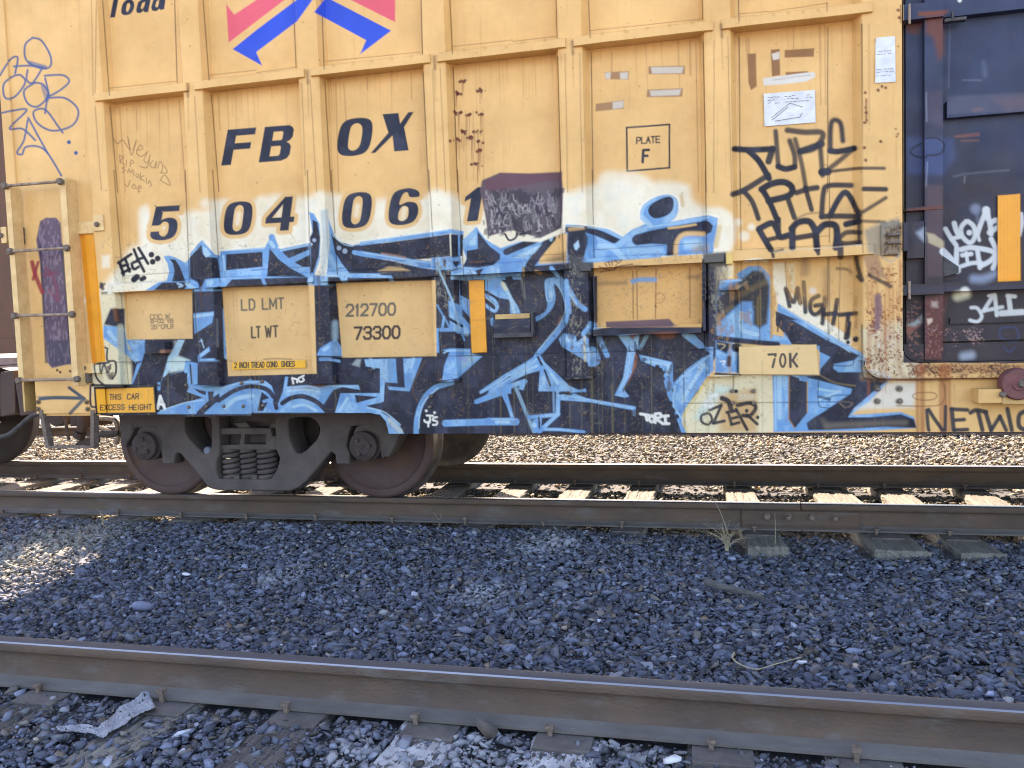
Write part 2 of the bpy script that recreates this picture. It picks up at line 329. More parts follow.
# white undercoat cloud
fill([(98, 300), (104, 285), (118, 268), (128, 250), (140, 242), (141, 215), (146, 206), (152, 214), (170, 216), (190, 211), (208, 210), (222, 200), (240, 203), (262, 199), (275, 195), (300, 197), (318, 195), (335, 194), (360, 201), (385, 199), (410, 201), (432, 194), (450, 193),
      (470, 205), (500, 200), (545, 190), (565, 193), (585, 187), (605, 182), (622, 180), (636, 186), (650, 183), (668, 182), (688, 186), (692, 199), (705, 208), (722, 209), (732, 220), (733, 235), (727, 252), (720, 262), (720, 300), (100, 300)], c=WHT, soft=6, sm=True)
for q, w in ((((143, 212), (146, 240), (160, 252), (185, 244)), 8), (((205, 203), (222, 206)), 9), (((215, 215), (205, 240), (225, 248)), 10), (((262, 200), (262, 240)), 8), (((320, 196), (325, 225), (340, 240)), 10), (((378, 215), (380, 240)), 8), (((436, 195), (440, 250)), 12), (((610, 184), (640, 190), (600, 220)), 26), (((560, 195), (560, 225)), 12),
             (((700, 214), (724, 216), (731, 228), (728, 245), (718, 260)), 9)):
    stroke(q, w, WHT, 5, .8)
cl = fbm(CH, CW, 20*CS, 20*CS, 29, 3)
# the digits keep a rim of body yellow round them
for ch, x, y, wv, hv in NUM:
    L = glyph(ch, x, y, wv, hv)
    for l in L[:1]:
        P = [tuple(p) for p in l]; P.append(P[0])
        stroke(P, 8.0, YEL2, 1.5, .95, False)
    fill(*L, c=YEL2, soft=1.2)
    if len(L) > 1:
        fill(L[1], c=YEL2, soft=1.2); cx, cy = np.array(L[1]).mean(0); stroke([(cx+.8, cy-4), (cx-.8, cy+5)], 4.5, WHT, 3, .75, False)
    fill(*L, c=LETR, soft=.45)

tA = T(90, 190, 6.4); tB = T(220, 190, 6.4); tC = T(360, 190, 6.4); tD = T(500, 190, 6.4); tE = T(600, 180, 6.4)
tF = T(90, 310, 6.4); tG = T(220, 320, 6.4); tH = T(350, 320, 6.4); tI = T(460, 270, 6.4); tJ = T(490, 320, 6.4); tK = T(600, 320, 6.4); tL = T(690, 250, 6.4); tM = T(760, 320, 6.4)
# --- lower field first
fill([(101, 292), (449, 268), (595, 262), (722, 258), (722, 345), (700, 385), (690, 436), (100, 436)], c=NVY, soft=.8)
# cream ground at both ends of the piece
fill([(98, 294), (128, 292), (132, 388), (92, 392), (92, 330)], c=CRM, soft=2.5)
fill(tK((690, 390), (760, 340), (1060, 330), (1060, 740), (560, 740), (530, 605)), c=CRM, soft=2)
fill(tK((740, 420), (860, 430), (800, 480), (700, 560), (640, 640), (600, 620)), c=lin(206, 228, 226, KA), soft=5)

# ---- upper run, left to right
fill(tA((470, 425), (500, 418), (540, 428), (610, 465), (640, 430), (640, 405), (715, 318), (760, 370), (800, 412), (830, 418), (850, 392), (1024, 372), (1024, 640), (660, 650), (560, 650), (335, 656), (440, 590), (490, 580), (505, 520), (495, 470)), c=BLU)
fill(tA((330, 655), (440, 588), (660, 580), (660, 660)), c=BLU); fill(tA((120, 600), (330, 596), (430, 590), (330, 656), (110, 664)), c=WHT, soft=.6)
fill(tA((508, 440), (545, 445), (575, 490), (610, 582), (525, 584), (540, 520), (530, 470)), c=NVY)
fill(tA((460, 592), (640, 586), (600, 640), (395, 650)), c=NVY)
fill(tA((638, 430), (712, 350), (722, 410), (755, 428), (815, 432), (832, 562), (760, 565), (735, 572), (713, 622), (690, 592), (650, 568), (640, 560)), c=NVY)
fill(tA((722, 362), (745, 370), (772, 412), (742, 432), (725, 410)), c=HLB)
stroke(tA((560, 598), (590, 610), (570, 618)), 2, HLB, .6, .8); stroke(tA((620, 600), (660, 630)), 4, HLB, .8, .7)
fill(tA((870, 412), (1024, 394), (1024, 505), (870, 512)), c=NVY); stroke(tA((861, 414), (861, 506)), 1.8, HLB, .5)
fill(tA((905, 576), (1024, 556), (1024, 626), (780, 636), (840, 606), (890, 602)), c=NVY)
fill(tA((745, 575), (790, 570), (780, 615), (745, 610)), c=HLB, soft=1.2, a=.7)

fill(tB((0, 392), (20, 385), (285, 366), (332, 284), (366, 368), (380, 378), (572, 338), (575, 300), (590, 262), (568, 138), (600, 150), (636, 215), (642, 330), (636, 450), (602, 545), (680, 548), (700, 335), (690, 175), (732, 290), (790, 338), (850, 352), (1024, 312), (1024, 602), (0, 622)), c=BLU)
fill(tB((640, 130), (690, 120), (700, 330), (670, 545), (640, 548), (652, 330)), c=lin(196, 208, 214, KA), soft=2)
for q in (((38, 410), (270, 395), (272, 490), (38, 512)), ((378, 396), (566, 358), (566, 385), (430, 442)), ((470, 465), (576, 412), (576, 490), (520, 490)), ((590, 188), (622, 205), (640, 300), (630, 420), (596, 530), (580, 530), (580, 380), (576, 300), (592, 270)),
          ((316, 372), (372, 440), (450, 500), (540, 548), (545, 555), (300, 552)), ((75, 572), (560, 556), (555, 606), (30, 622)), ((710, 278), (760, 322), (840, 358), (1030, 338), (1030, 532), (830, 532), (780, 470), (736, 400)), ((690, 556), (1030, 560), (1030, 602), (690, 606))):
    fill(tB(*q), c=NVY)
stroke(tB((330, 300), (365, 382), (440, 462), (560, 528)), 6.2, BLU); stroke(tB((430, 452), (565, 395)), 3.6, BLU); stroke(tB((322, 335), (342, 360)), 4, HLB, .7, .9)
stroke(tB((268, 556), (290, 614)), 3.4, BLU); stroke(tB((20, 420), (30, 512)), 1.8, HLB, .5)
stroke(tB((858, 398), (1030, 430)), 4.6, BLU, .6)
for p, rr in (((760, 370), 2.3), ((798, 390), 2.5), ((602, 320), 1.9), ((582, 346), 1.6)):
    dot(tB(p)[0], rr, lin(158, 180, 214, KA))
fill(tB((740, 408), (812, 530), (800, 602), (780, 592), (740, 500)), c=BLU); stroke(tB((700, 420), (740, 500)), 5, HLB, 1.5, .7)
fill(tB((826, 538), (1030, 540), (1030, 560), (820, 562)), c=BLU); fill(tB((748, 545), (790, 592), (816, 598), (816, 538), (796, 545), (790, 562), (770, 540)), c=BLU)
fill(tB((570, 560), (602, 556), (582, 606), (558, 606)), c=HLB, soft=.8); stroke(tB((680, 548), (750, 545)), 2.5, HLB, .7)

fill(tC((0, 328), (430, 270), (570, 248), (662, 262), (662, 288), (575, 278), (440, 300), (0, 356)), c=BLU)
fill(tC((0, 358), (440, 300), (572, 280), (578, 422), (460, 436), (330, 445), (0, 386)), c=NVY); fill(tC((0, 388), (330, 440), (452, 455), (456, 502), (400, 502), (200, 450), (0, 422)), c=BLU)
stroke(tC((140, 406), (230, 420), (290, 432)), 2, lin(196, 150, 140, KA), 1, .6)
fill(tC((0, 424), (190, 450), (380, 496), (460, 506), (500, 522), (0, 530)), c=NVY); fill(tC((115, 516), (180, 490), (260, 492), (318, 514)), c=YEL2, soft=1.4, a=.8)
fill(tC((0, 536), (200, 546), (222, 586), (190, 588), (180, 562), (0, 562)), c=BLU); fill(tC((220, 540), (480, 526), (492, 576), (222, 590)), c=NVY); fill(tC((0, 562), (182, 566), (182, 592), (0, 602)), c=NVY)
fill(tC((455, 432), (642, 420), (652, 492), (580, 512), (455, 508)), c=BLU); fill(tC((580, 282), (661, 286), (656, 420), (585, 432)), c=NVY); stroke(tC((632, 288), (634, 415)), 2, BLU, .5)
fill(tC((588, 455), (640, 455), (615, 502)), c=NVY, soft=1.2); stroke(tC((540, 450), (540, 480)), 2.4, NVY); stroke(tC((500, 440), (500, 510)), 4, HLB, 1.2, .7)
fill(tC((655, 320), (745, 234), (762, 262), (800, 312), (890, 368), (1030, 316), (1030, 572), (580, 572), (580, 520), (652, 500), (682, 440), (660, 380)), c=BLU)
fill(tC((752, 264), (830, 360), (916, 425), (850, 480), (756, 496), (658, 490), (682, 440), (682, 388), (752, 376)), c=NVY); fill(tC((690, 335), (744, 282), (740, 350), (704, 356)), c=HLB, soft=1.2)
fill(tC((736, 515), (792, 498), (760, 552)), c=NVY); stroke(tC((932, 468), (950, 560), (1010, 690)), 7, NVY); stroke(tC((940, 392), (1040, 352)), 7, NVY, .8); stroke(tC((880, 505), (890, 545)), 3, HLB, 1, .8); stroke(tC((1010, 490), (1010, 540)), 3, HLB, 1, .8)
stroke(tC((590, 560), (690, 520), (735, 535)), 3, HLB, 1.5, .7)

# arch of the fourth letter
fill(tD((0, 372), (280, 280), (420, 220), (530, 226), (690, 250), (785, 298), (840, 255), (930, 215), (1030, 230), (1030, 442), (600, 462), (560, 482), (440, 472), (0, 562)), c=BLU)
fill(tD((245, 445), (320, 330), (390, 268), (432, 280), (425, 462), (250, 472)), c=YEL2, soft=1.8)
fill(tD((300, 440), (420, 400), (420, 462), (340, 468)), c=NVY, soft=5, a=.6)
fill(tD((432, 262), (540, 256), (560, 300), (560, 340), (538, 420), (520, 475), (440, 475), (428, 360)), c=NVY, soft=1.2)
stroke(tD((330, 305), (250, 400), (190, 482)), 8.5, NVY, .9); stroke(tD((40, 395), (290, 292), (420, 250), (540, 250), (650, 284), (790, 350)), 6.6, NVY, .8)
fill(tD((478, 380), (470, 350), (500, 320), (508, 360), (490, 385)), c=HLB, soft=1)
fill(tD((85, 432), (200, 370), (262, 350), (222, 400), (160, 432)), c=HLB, soft=1.5); stroke(tD((330, 300), (325, 318)), 3, HLB, .8, .8); stroke(tD((445, 250), (530, 240)), 4, YEL2, 1.2, .6)
fill(tD((640, 350), (740, 348), (765, 372), (650, 375)), c=HLB, soft=1.2); stroke(tD((740, 385), (800, 430)), 5, HLB, 1.5, .8)
fill(tD((440, 430), (540, 420), (545, 570), (440, 540)), c=lin(96, 98, 108, KA), soft=3, a=.6)
fill(tD((140, 492), (440, 466), (440, 532), (0, 562), (0, 560), (140, 548)), c=NVY); stroke(tD((328, 498), (368, 548)), 4, BLU); stroke(tD((148, 500), (150, 545)), 1.5, YEL2, 1, .7); stroke(tD((230, 520), (260, 530)), 3, YEL2, 1.5, .5)

# round character with a flat cap
fill(tE((255, 240), (270, 170), (340, 115), (430, 92), (490, 120), (502, 180), (480, 240), (420, 280), (330, 290)), c=BLU, sm=True, soft=1.2)
fill(tE((310, 210), (318, 165), (378, 124), (440, 106), (468, 130), (462, 190), (420, 228), (350, 244)), c=NVY, sm=True)
stroke(tE((520, 100), (528, 160)), 4, lin(214, 190, 150, KA), 1.5, .8)
fill(tE((140, 370), (220, 308), (320, 284), (430, 272), (560, 245), (690, 224), (752, 242), (748, 340), (722, 462), (690, 472), (500, 482), (0, 502), (-20, 420), (100, 402)), c=BLU)
fill(tE((210, 380), (230, 350), (330, 320), (450, 298), (560, 280), (680, 260), (722, 290), (712, 332), (670, 346), (560, 336), (504, 350), (482, 400), (472, 482), (425, 484), (428, 412), (330, 406), (230, 416)), c=NVY, sm=False, soft=1)
dot(tE((672, 302))[0], 6.8, NVY, 1); dot(tE((236, 382))[0], 4.8, NVY, 1)
stroke(tE((438, 308), (520, 298), (612, 284)), 2.2, YEL2, .8, .9); stroke(tE((484, 475), (492, 395), (540, 346), (660, 344)), 4.6, YEL2, 1.6, .95)
fill(tE((530, 385), (620, 375), (672, 400), (612, 440), (540, 440)), c=HLB, soft=2.5); fill(tE((600, 420), (700, 415), (690, 460), (580, 462)), c=lin(196, 170, 140, KA), soft=3, a=.6); stroke(tE((270, 240), (320, 290)), 5, HLB, 1.2, .7)
stroke(tE((0, 422), (80, 432), (140, 490)), 6.5, HLB, 1.5, .9); stroke(tE((180, 455), (390, 450)), 6, HLB, 2, .6)
stroke(tE((765, 300), (740, 420)), 5, lin(226, 200, 150, KA), 1.5, .8)
# belt rail right of it was touched up later
fill([(593, 262.5), (702, 254), (702, 268), (594, 276)], c=YEL2, soft=.5)
tR = T(590, 230, 6.827); SC = lin(80, 34, 28, KA)
for q in (((60, 245), (90, 262), (160, 272), (180, 235)), ((100, 225), (115, 248)), ((125, 215), (135, 245)), ((150, 212), (150, 240)), ((110, 220), (215, 202)), ((170, 205), (190, 225), (215, 208)), ((160, 272), (200, 245), (290, 232)), ((190, 248), (270, 240), (388, 248)), ((70, 285), (140, 275))):
    stroke(tR(*q), 1.0, SC, .5, .85)
# newer yellow inside the framed panel
fill([(597, 273), (702, 266), (702, 327), (597, 327)], c=lin(232, 184, 122, KA), soft=.6)
for q in (((292, 280), (294, 605)), ((318, 275), (322, 605)), ((450, 265), (446, 600)), ((680, 250), (682, 600))):
    stroke(tR(*q), 1.1, lin(138, 76, 40, KA), .6, .8, False)
stroke(tR((60, 365), (240, 360)), 3, NVY, 3, .5); stroke(tR((290, 350), (340, 338), (440, 338)), 4.6, BLU, 1.6, .95); stroke(tR((670, 322), (740, 318)), 3, NVY, 2.5, .5)
stroke(tR((440, 450), (480, 430), (510, 460), (490, 490), (450, 500)), .8, lin(150, 96, 60, KA), .6, .7); stroke(tR((445, 515), (450, 525)), 1.6, NVY, .6, .7)
fill(tR((105, 625), (540, 605), (590, 660), (110, 665)), c=MAR, soft=.8); fill(tR((40, 630), (105, 625), (110, 668), (40, 670)), c=YEL2, soft=.5)

# ---- lower field, left to right
fill(tF((85, 96), (220, 108), (242, 250), (305, 300), (292, 342), (250, 300), (140, 220), (85, 180)), c=BLU); stroke(tF((120, 140), (160, 190)), 4, HLB, 1.2, .8)
fill(tF((88, 92), (130, -10), (222, -10), (222, 116)), c=NVY, soft=1.2); stroke(tF((160, 0), (170, 60)), 5, lin(120, 78, 50, KA), 1.5, .8)
stroke(tF((195, 110), (205, 480)), 7, lin(206, 214, 200, KA), 2, .8)
fill(tF((235, 190), (352, 190), (342, 320), (300, 345), (262, 480), (285, 480), (335, 330)), c=BLU); fill(tF((232, 190), (350, 190), (345, 320), (300, 330)), c=BLU); stroke(tF((250, 270), (300, 320)), 3.5, HLB, 1, .6)
fill(tF((352, 195), (560, 190), (552, 275), (500, 285), (500, 332), (430, 482), (268, 482), (330, 335), (345, 280)), c=NVY)
stroke(tF((455, 265), (520, 262)), 3.4, lin(170, 120, 100, KA), 1.2, .9); stroke(tF((545, 205), (552, 275)), 3, lin(190, 190, 190, KA), 2, .7)
fill(tF((562, 190), (607, 190), (568, 280), (545, 330), (500, 400), (482, 420), (462, 440), (500, 300)), c=HLB, soft=1); fill(tF((500, 330), (560, 290), (640, 320), (600, 385), (510, 400)), c=lin(196, 224, 232, KA), soft=1.8)
fill(tF((607, 190), (662, 180), (692, 332), (640, 312), (568, 282)), c=NVY); fill(tF((610, 320), (692, 340), (692, 472), (618, 492), (622, 400), (470, 430), (440, 482), (462, 440), (520, 412), (600, 385)), c=BLU)
fill(tF((462, 430), (602, 390), (606, 415), (465, 456)), c=NVY); fill(tF((425, 510), (500, 472), (622, 440), (622, 520), (732, 560), (500, 622), (420, 652), (410, 500)), c=NVY)
fill(tF((430, 655), (500, 625), (722, 560), (618, 522), (640, 480), (860, 488), (870, 500), (1030, 440), (1030, 665), (430, 665)), c=BLU); stroke(tF((440, 470), (440, 505)), 3, BLU)
stroke(tF((640, 350), (650, 470)), 1.6, NVY); fill(tF((660, 500), (740, 520), (740, 545), (700, 530)), c=NVY, soft=.6)
fill(tF((752, 520), (792, 520), (780, 592), (760, 592)), c=NVY); stroke(tF((700, 662), (800, 572), (920, 515), (1040, 488)), 6.2, NVY); stroke(tF((862, 612), (920, 570), (1040, 528)), 4, HLB, 1, .8)
fill(tF((688, 320), (842, 320), (842, 472), (688, 482)), c=NVY); fill(tF((660, 20), (795, 8), (780, 82), (668, 152)), c=BLU); stroke(tF((670, 40), (780, 25)), 3, HLB, .8, .8)
fill(tF((680, 160), (790, 82), (803, 300), (690, 312)), c=NVY); fill(tF((688, 290), (762, 232), (767, 262), (702, 310), (812, 308), (832, 330), (690, 332)), c=BLU); fill(tF((800, 30), (852, 40), (852, 322), (800, 320)), c=NVY, soft=1.4)
stroke(tF((862, 0), (872, 300)), 4.5, BLU, .8); stroke(tF((700, 200), (720, 195)), .8, HLB); stroke(tF((710, 185), (728, 240)), .9, HLB)
stroke(tF((812, 60), (815, 230)), 2.4, lin(130, 140, 160, KA), 1.2, .6)
# side tags at the end
for q in (((25, 345), (40, 430), (90, 480), (130, 490)), ((60, 340), (70, 400), (90, 340), (110, 400), (130, 350)), ((110, 245), (110, 320), (160, 330), (165, 400), (140, 440)), ((30, 345), (120, 335)), ((100, 240), (60, 245))):
    stroke(tF(*q), 2.0, INK, .6, .95)
fill(tF((105, 410), (150, 400), (150, 440), (120, 445)), c=INK, soft=1.5, a=.8)
stroke(tF((5, 480), (440, 482)), 2.2, INK, .6)
stroke(tF((2, 490), (5, 610), (50, 615)), 2.0, INK, .6); dot(tF((18, 478))[0], 1.8, INK)
# white letter by the sign
for q in (((432, 628), (448, 550), (478, 632)), ((438, 600), (472, 604))):
    stroke(tF(*q), 2.8, PURW, .5, 1, False)

fill(tG((-5, 430), (120, 394), (200, 384), (290, 388), (330, 420), (350, 480), (366, 545), (400, 460), (416, 362), (436, 362), (428, 424), (560, 414), (640, 430), (700, 414), (885, 414), (896, 446), (830, 440), (780, 448), (720, 550), (700, 592), (-5, 592)), c=BLU)
stroke(tG((-10, 515), (90, 452), (190, 424), (290, 440), (340, 490), (360, 562)), 4.4, NVY); stroke(tG((35, 560), (100, 505), (210, 482)), 4.2, HLB, 1, .85)
fill(tG((238, 582), (266, 458), (318, 500), (275, 580)), c=NVY); stroke(tG((280, 520), (330, 510), (290, 570)), 3, BLU, .6)
stroke(tG((398, 532), (450, 500), (530, 488), (620, 525), (690, 592)), 4.6, NVY); stroke(tG((430, 455), (520, 444), (632, 458)), 3, HLB, 1, .9); stroke(tG((465, 555), (540, 542), (612, 578)), 3, HLB, 1, .9)
fill(tG((450, 425), (690, 420), (640, 432), (460, 440)), c=lin(176, 140, 130, KA), soft=2, a=.5)
fill(tG((648, 560), (722, 448), (780, 428), (902, 448), (900, 465), (800, 460), (722, 590), (684, 592)), c=NVY); fill(tG((770, 468), (1030, 466), (1030, 602), (735, 592)), c=BLU); stroke(tG((765, 580), (815, 500)), 2.6, HLB, .9, .9)
fill(tG((858, 478), (985, 500), (868, 528)), c=NVY); stroke(tG((860, 480), (866, 528)), 1.5, HLB, .4); fill(tG((920, 545), (1030, 528), (1030, 578)), c=NVY)
fill(tG((618, 222), (640, 178), (740, 118), (782, 180), (782, 232), (620, 226)), c=BLU); stroke(tG((664, 190), (690, 172)), 3, HLB, 1, .8); stroke(tG((735, 20), (735, 110)), 6, HLB, 2.5, .7); stroke(tG((620, 235), (780, 240)), 2.2, NVY)
stroke(tG((640, 250), (700, 250), (760, 262)), 3, BLU, .8); fill(tG((600, 100), (700, 60), (705, 110), (640, 170), (600, 200)), c=NVY)
# small white tag below the first board
for q in (((460, 370), (468, 405)), ((465, 372), (490, 380), (492, 398)), ((535, 355), (500, 375), (512, 395), (535, 385), (530, 372))):
    stroke(tG(*q), 1.8, PURW, .5)

fill(tH((0, 468), (190, 490), (190, 310), (100, 296), (90, 250), (292, 246), (302, 402), (222, 402), (216, 522), (90, 552), (80, 560), (200, 590), (300, 650), (348, 730), (238, 730), (230, 650), (190, 602), (0, 594)), c=BLU)
fill(tH((30, 478), (178, 492), (40, 530)), c=NVY); fill(tH((180, 315), (190, 440), (175, 440)), c=NVY); fill(tH((40, 250), (70, 250), (60, 300), (10, 285)), c=lin(196, 214, 226, KA), soft=1.5, a=.6); stroke(tH((130, 255), (150, 300)), 4, HLB, 1.5, .6); fill(tH((225, 398), (302, 404), (292, 422), (235, 420)), c=NVY)
stroke(tH((250, 255), (255, 390)), 3, lin(110, 160, 190, KA), 1.5, .5)
fill(tH((338, 246), (462, 240), (380, 456), (250, 446), (238, 424), (350, 432)), c=BLU); stroke(tH((405, 250), (390, 300)), 3.4, HLB, 1.2, .8); stroke(tH((480, 260), (400, 420), (430, 520)), 2, lin(110, 90, 90, KA), 1, .6)
stroke(tH((250, 640), (320, 710)), 5, lin(206, 216, 216, KA), 1.6, .7)
fill(tH((590, 192), (640, 180), (775, 182), (770, 212), (846, 232), (690, 372), (588, 386), (602, 290), (636, 205)), c=BLU); fill(tH((700, 250), (770, 215), (830, 230), (720, 320)), c=lin(160, 196, 214, KA), soft=2.5, a=.7); stroke(tH((700, 240), (740, 260)), 4, lin(150, 160, 226, KA), 1.5, .6)
stroke(tH((422, 730), (430, 620), (468, 512), (540, 436), (650, 398)), 5.4, BLU, .8); stroke(tH((610, 660), (1030, 646)), 6.8, BLU, .7, 1, False); stroke(tH((945, 650), (1010, 652)), 3.2, HLB, .8, .9)
fill(tH((830, 460), (1030, 336), (1030, 366), (840, 472)), c=BLU); fill(tH((795, 512), (1030, 408), (1030, 470), (985, 472), (1030, 560), (1030, 602), (970, 482), (815, 536), (795, 535)), c=BLU)
stroke(tH((555, 62), (660, 60)), 3.6, BLU, .7); stroke(tH((600, -20), (590, 50)), 2.6, BLU); fill(tH((690, -10), (772, 60), (772, 84), (686, 86)), c=BLU); stroke(tH((715, 20), (735, 50)), 4, HLB, 1.5, .7); stroke(tH((555, 80), (560, 200)), 3, BLU, .8)
for p in ((487, 580), (540, 592)): dot(tH(p)[0], 1.3, PURW)
for q in (((490, 610), (530, 612)), ((512, 612), (508, 655), (480, 650), (475, 640)), ((555, 620), (535, 625), (530, 640), (555, 648), (552, 668), (530, 670)), ((500, 650), (500, 680))):
    stroke(tH(*q), 1.9, PURW, .5)

fill(tI((-5, 58), (62, 64), (66, 402), (-5, 402)), c=BLU); stroke(tI((-10, 245), (66, 330)), 5, NVY); stroke(tI((-10, 340), (40, 400)), 6, HLB, 2, .6); fill(tI((-5, 64), (58, 66), (60, 190), (0, 160)), c=NVY)
fill(tI((160, 58), (262, 54), (300, 130), (370, 230), (388, 278), (318, 278), (320, 190), (250, 178), (160, 128)), c=BLU); stroke(tI((278, 90), (322, 180), (345, 268)), 3.6, HLB, .9, .95); stroke(tI((270, 85), (290, 120)), 3.6, lin(226, 226, 190, KA), 1, .8)
stroke(tI((160, 160), (215, 190), (238, 230), (222, 262), (182, 240), (160, 222)), 3.4, BLU); fill(tI((190, 312), (212, 300), (212, 362), (194, 350)), c=BLU)
stroke(tI((390, 50), (402, 100), (412, 175)), 2.5, lin(140, 150, 150, KA), 1.5, .6)
fill(tI((540, 72), (570, 50), (600, 58), (602, 110), (610, 165), (600, 222), (560, 280), (492, 326), (478, 302), (540, 268), (558, 220), (545, 150)), c=BLU, sm=True, soft=.9); stroke(tI((580, 140), (580, 170)), 3.6, HLB, .9, .95)
stroke(tI((600, 62), (645, 105), (680, 190), (690, 290), (640, 375), (560, 470), (490, 545)), 5.4, BLU, .8); stroke(tI((640, 60), (690, 150)), 6, BLU, .8); stroke(tI((690, 110), (740, 200), (800, 250)), 5, BLU, .9); stroke(tI((680, 70), (700, 300)), 4.5, BLU, 1.2)
stroke(tI((645, 300), (630, 340)), 2.5, lin(150, 110, 92, KA), 1, .7)
fill(tI((630, 440), (660, 405), (740, 410), (745, 460), (800, 420), (822, 440), (822, 592), (720, 530), (650, 490)), c=BLU); fill(tI((818, 500), (870, 498), (898, 570), (872, 612), (820, 608)), c=BLU, sm=True); dot(tI((690, 442))[0], 3.4, HLB, 1.5, .9); dot(tI((840, 540))[0], 3.4, HLB, 1.5, .8)
stroke(tI((795, 420), (800, 580)), 2.4, lin(222, 214, 180, KA), 1, .8); stroke(tI((880, 420), (940, 545)), 5, BLU, .7); stroke(tI((836, 340), (786, 412)), 4.6, BLU, .7); stroke(tI((820, 360), (835, 400)), 4, HLB, 1, .7); fill(tI((700, 280), (740, 280), (780, 430), (700, 410), (690, 330)), c=NVY, soft=1)
fill(tI((120, 776), (280, 668), (420, 588), (500, 533), (540, 588), (700, 740), (780, 776), (500, 776), (520, 640), (420, 668), (160, 776)), c=BLU)
for q, w in ((((500, 550), (520, 602)), 2.2), (((535, 640), (575, 738)), 2), (((278, 692), (320, 680)), 1.4)): stroke(tI(*q), w, NVY, .5)
for q, w in ((((420, 645), (490, 602)), 2.4), (((580, 665), (625, 728)), 2.4), (((535, 690), (540, 715)), 3)): stroke(tI(*q), w, HLB, .8, .9)

fill(tJ((-10, 445), (60, 400), (220, 290), (302, 223), (332, 236), (362, 300), (500, 440), (560, 452), (450, 455), (308, 448), (320, 310), (220, 352), (-10, 474)), c=BLU)
stroke(tJ((305, 235), (330, 285)), 2.2, NVY, .5); stroke(tJ((348, 320), (385, 418)), 2, NVY, .5); stroke(tJ((215, 330), (300, 292)), 2.6, HLB, .8, .9); stroke(tJ((390, 345), (432, 405)), 2.6, HLB, .8, .9); stroke(tJ((340, 370), (345, 400)), 3.4, HLB, .9, .8); stroke(tJ((85, 375), (125, 360)), 1.4, NVY)
stroke(tJ((-5, 480), (120, 425), (222, 392)), 5.2, BLU, .6, 1, False); fill(tJ((200, 385), (232, 392), (212, 450), (180, 440)), c=BLU); stroke(tJ((95, 462), (152, 660)), 3.6, BLU, .6, 1, False); stroke(tJ((-10, 648), (164, 650)), 7.4, BLU, .6, 1, False); stroke(tJ((40, 652), (120, 652)), 3, HLB, .8, .9)
stroke(tJ((168, 440), (280, 715)), 3.6, lin(130, 168, 200, KA), .6, 1, False); stroke(tJ((245, 622), (432, 604)), 4, BLU, .6, 1, False); stroke(tJ((436, 458), (432, 604)), 4.4, BLU, .6, 1, False); stroke(tJ((436, 600), (315, 712)), 4.2, BLU, .6, 1, False); fill(tJ((270, 640), (330, 620), (330, 720), (275, 720)), c=BLU); stroke(tJ((310, 700), (440, 700), (600, 716)), 3.2, BLU, .8)
stroke(tJ((312, 625), (315, 690)), 1.8, NVY); stroke(tJ((405, 462), (408, 585)), 2, lin(120, 160, 200, KA)); dot(tJ((282, 672))[0], 2.4, HLB, 1, .9)
fill(tJ((448, 462), (540, 470), (622, 500), (932, 552), (932, 616), (912, 612), (910, 576), (640, 526), (448, 512)), c=BLU); stroke(tJ((445, 468), (520, 470), (480, 482)), 2.2, NVY); stroke(tJ((520, 458), (600, 450)), 2.2, BLU); dot(tJ((604, 449))[0], 1.8, BLU)
fill(tJ((930, 200), (942, 240), (935, 295), (878, 415), (900, 330), (915, 210)), c=BROWN, soft=1.2); fill(tJ((880, 180), (932, 185), (905, 340), (852, 440), (892, 488), (862, 496), (795, 482), (850, 370)), c=BLU)
fill(tJ((815, 95), (955, 90), (945, 186), (880, 186)), c=BLU); fill(tJ((885, 90), (935, 90), (912, 130)), c=BROWN, soft=1, a=.8); stroke(tJ((1005, 95), (960, 178)), 4, lin(110, 150, 180, KA), .8); stroke(tJ((690, 100), (748, 225)), 5, BLU, .7); stroke(tJ((640, 60), (668, 30)), 5, BLU, .8)

fill(tK((330, 80), (492, 75), (470, 112), (400, 120)), c=BROWN, soft=2.5, a=.8)
fill(tK((250, 220), (290, 228), (462, 268), (468, 402), (560, 310), (690, 214), (725, 320), (692, 352), (600, 482), (528, 602), (562, 720), (520, 720), (470, 570), (430, 480), (400, 362), (420, 330), (262, 260)), c=BLU)
stroke(tK((690, 388), (536, 604), (562, 720)), 2.6, lin(234, 216, 160, KA), 1.2)
stroke(tK((295, 262), (440, 286)), 2.8, HLB, .8, .9, False); stroke(tK((440, 286), (430, 345)), 2.8, HLB, .8, .9, False); stroke(tK((530, 515), (560, 450), (655, 300)), 4, HLB, .8, .95); stroke(tK((635, 300), (665, 280), (685, 315)), 2.8, HLB, .8, .9)
for p in ((365, 300), (385, 318), (392, 350), (400, 375), (450, 532), (475, 575), (492, 616)): dot(tK(p)[0], 2.3, NVY)
fill(tK((545, 84), (602, 90), (675, 172), (724, 170), (724, 335), (690, 216), (700, 214), (612, 150)), c=BLU); fill(tK((490, 80), (540, 90), (705, 214), (560, 290), (468, 392), (480, 300)), c=NVY); stroke(tK((545, 90), (640, 160)), 7, BLU, .8)
fill(tK((740, 100), (900, 120), (890, 335), (735, 335)), c=BLU, soft=1); fill(tK((735, 335), (905, 345), (905, 355), (735, 350)), c=NVY, soft=.6)
fill(tK((745, 130), (840, 150), (810, 215), (745, 180)), c=NVY, soft=1.5); stroke(tK((750, 150), (800, 160), (770, 190)), .9, CRM, .5, .7); dot(tK((872, 172))[0], 5, INK, 1.2); stroke(tK((845, 150), (895, 150), (890, 205), (850, 210)), .8, CRM, .5, .6)
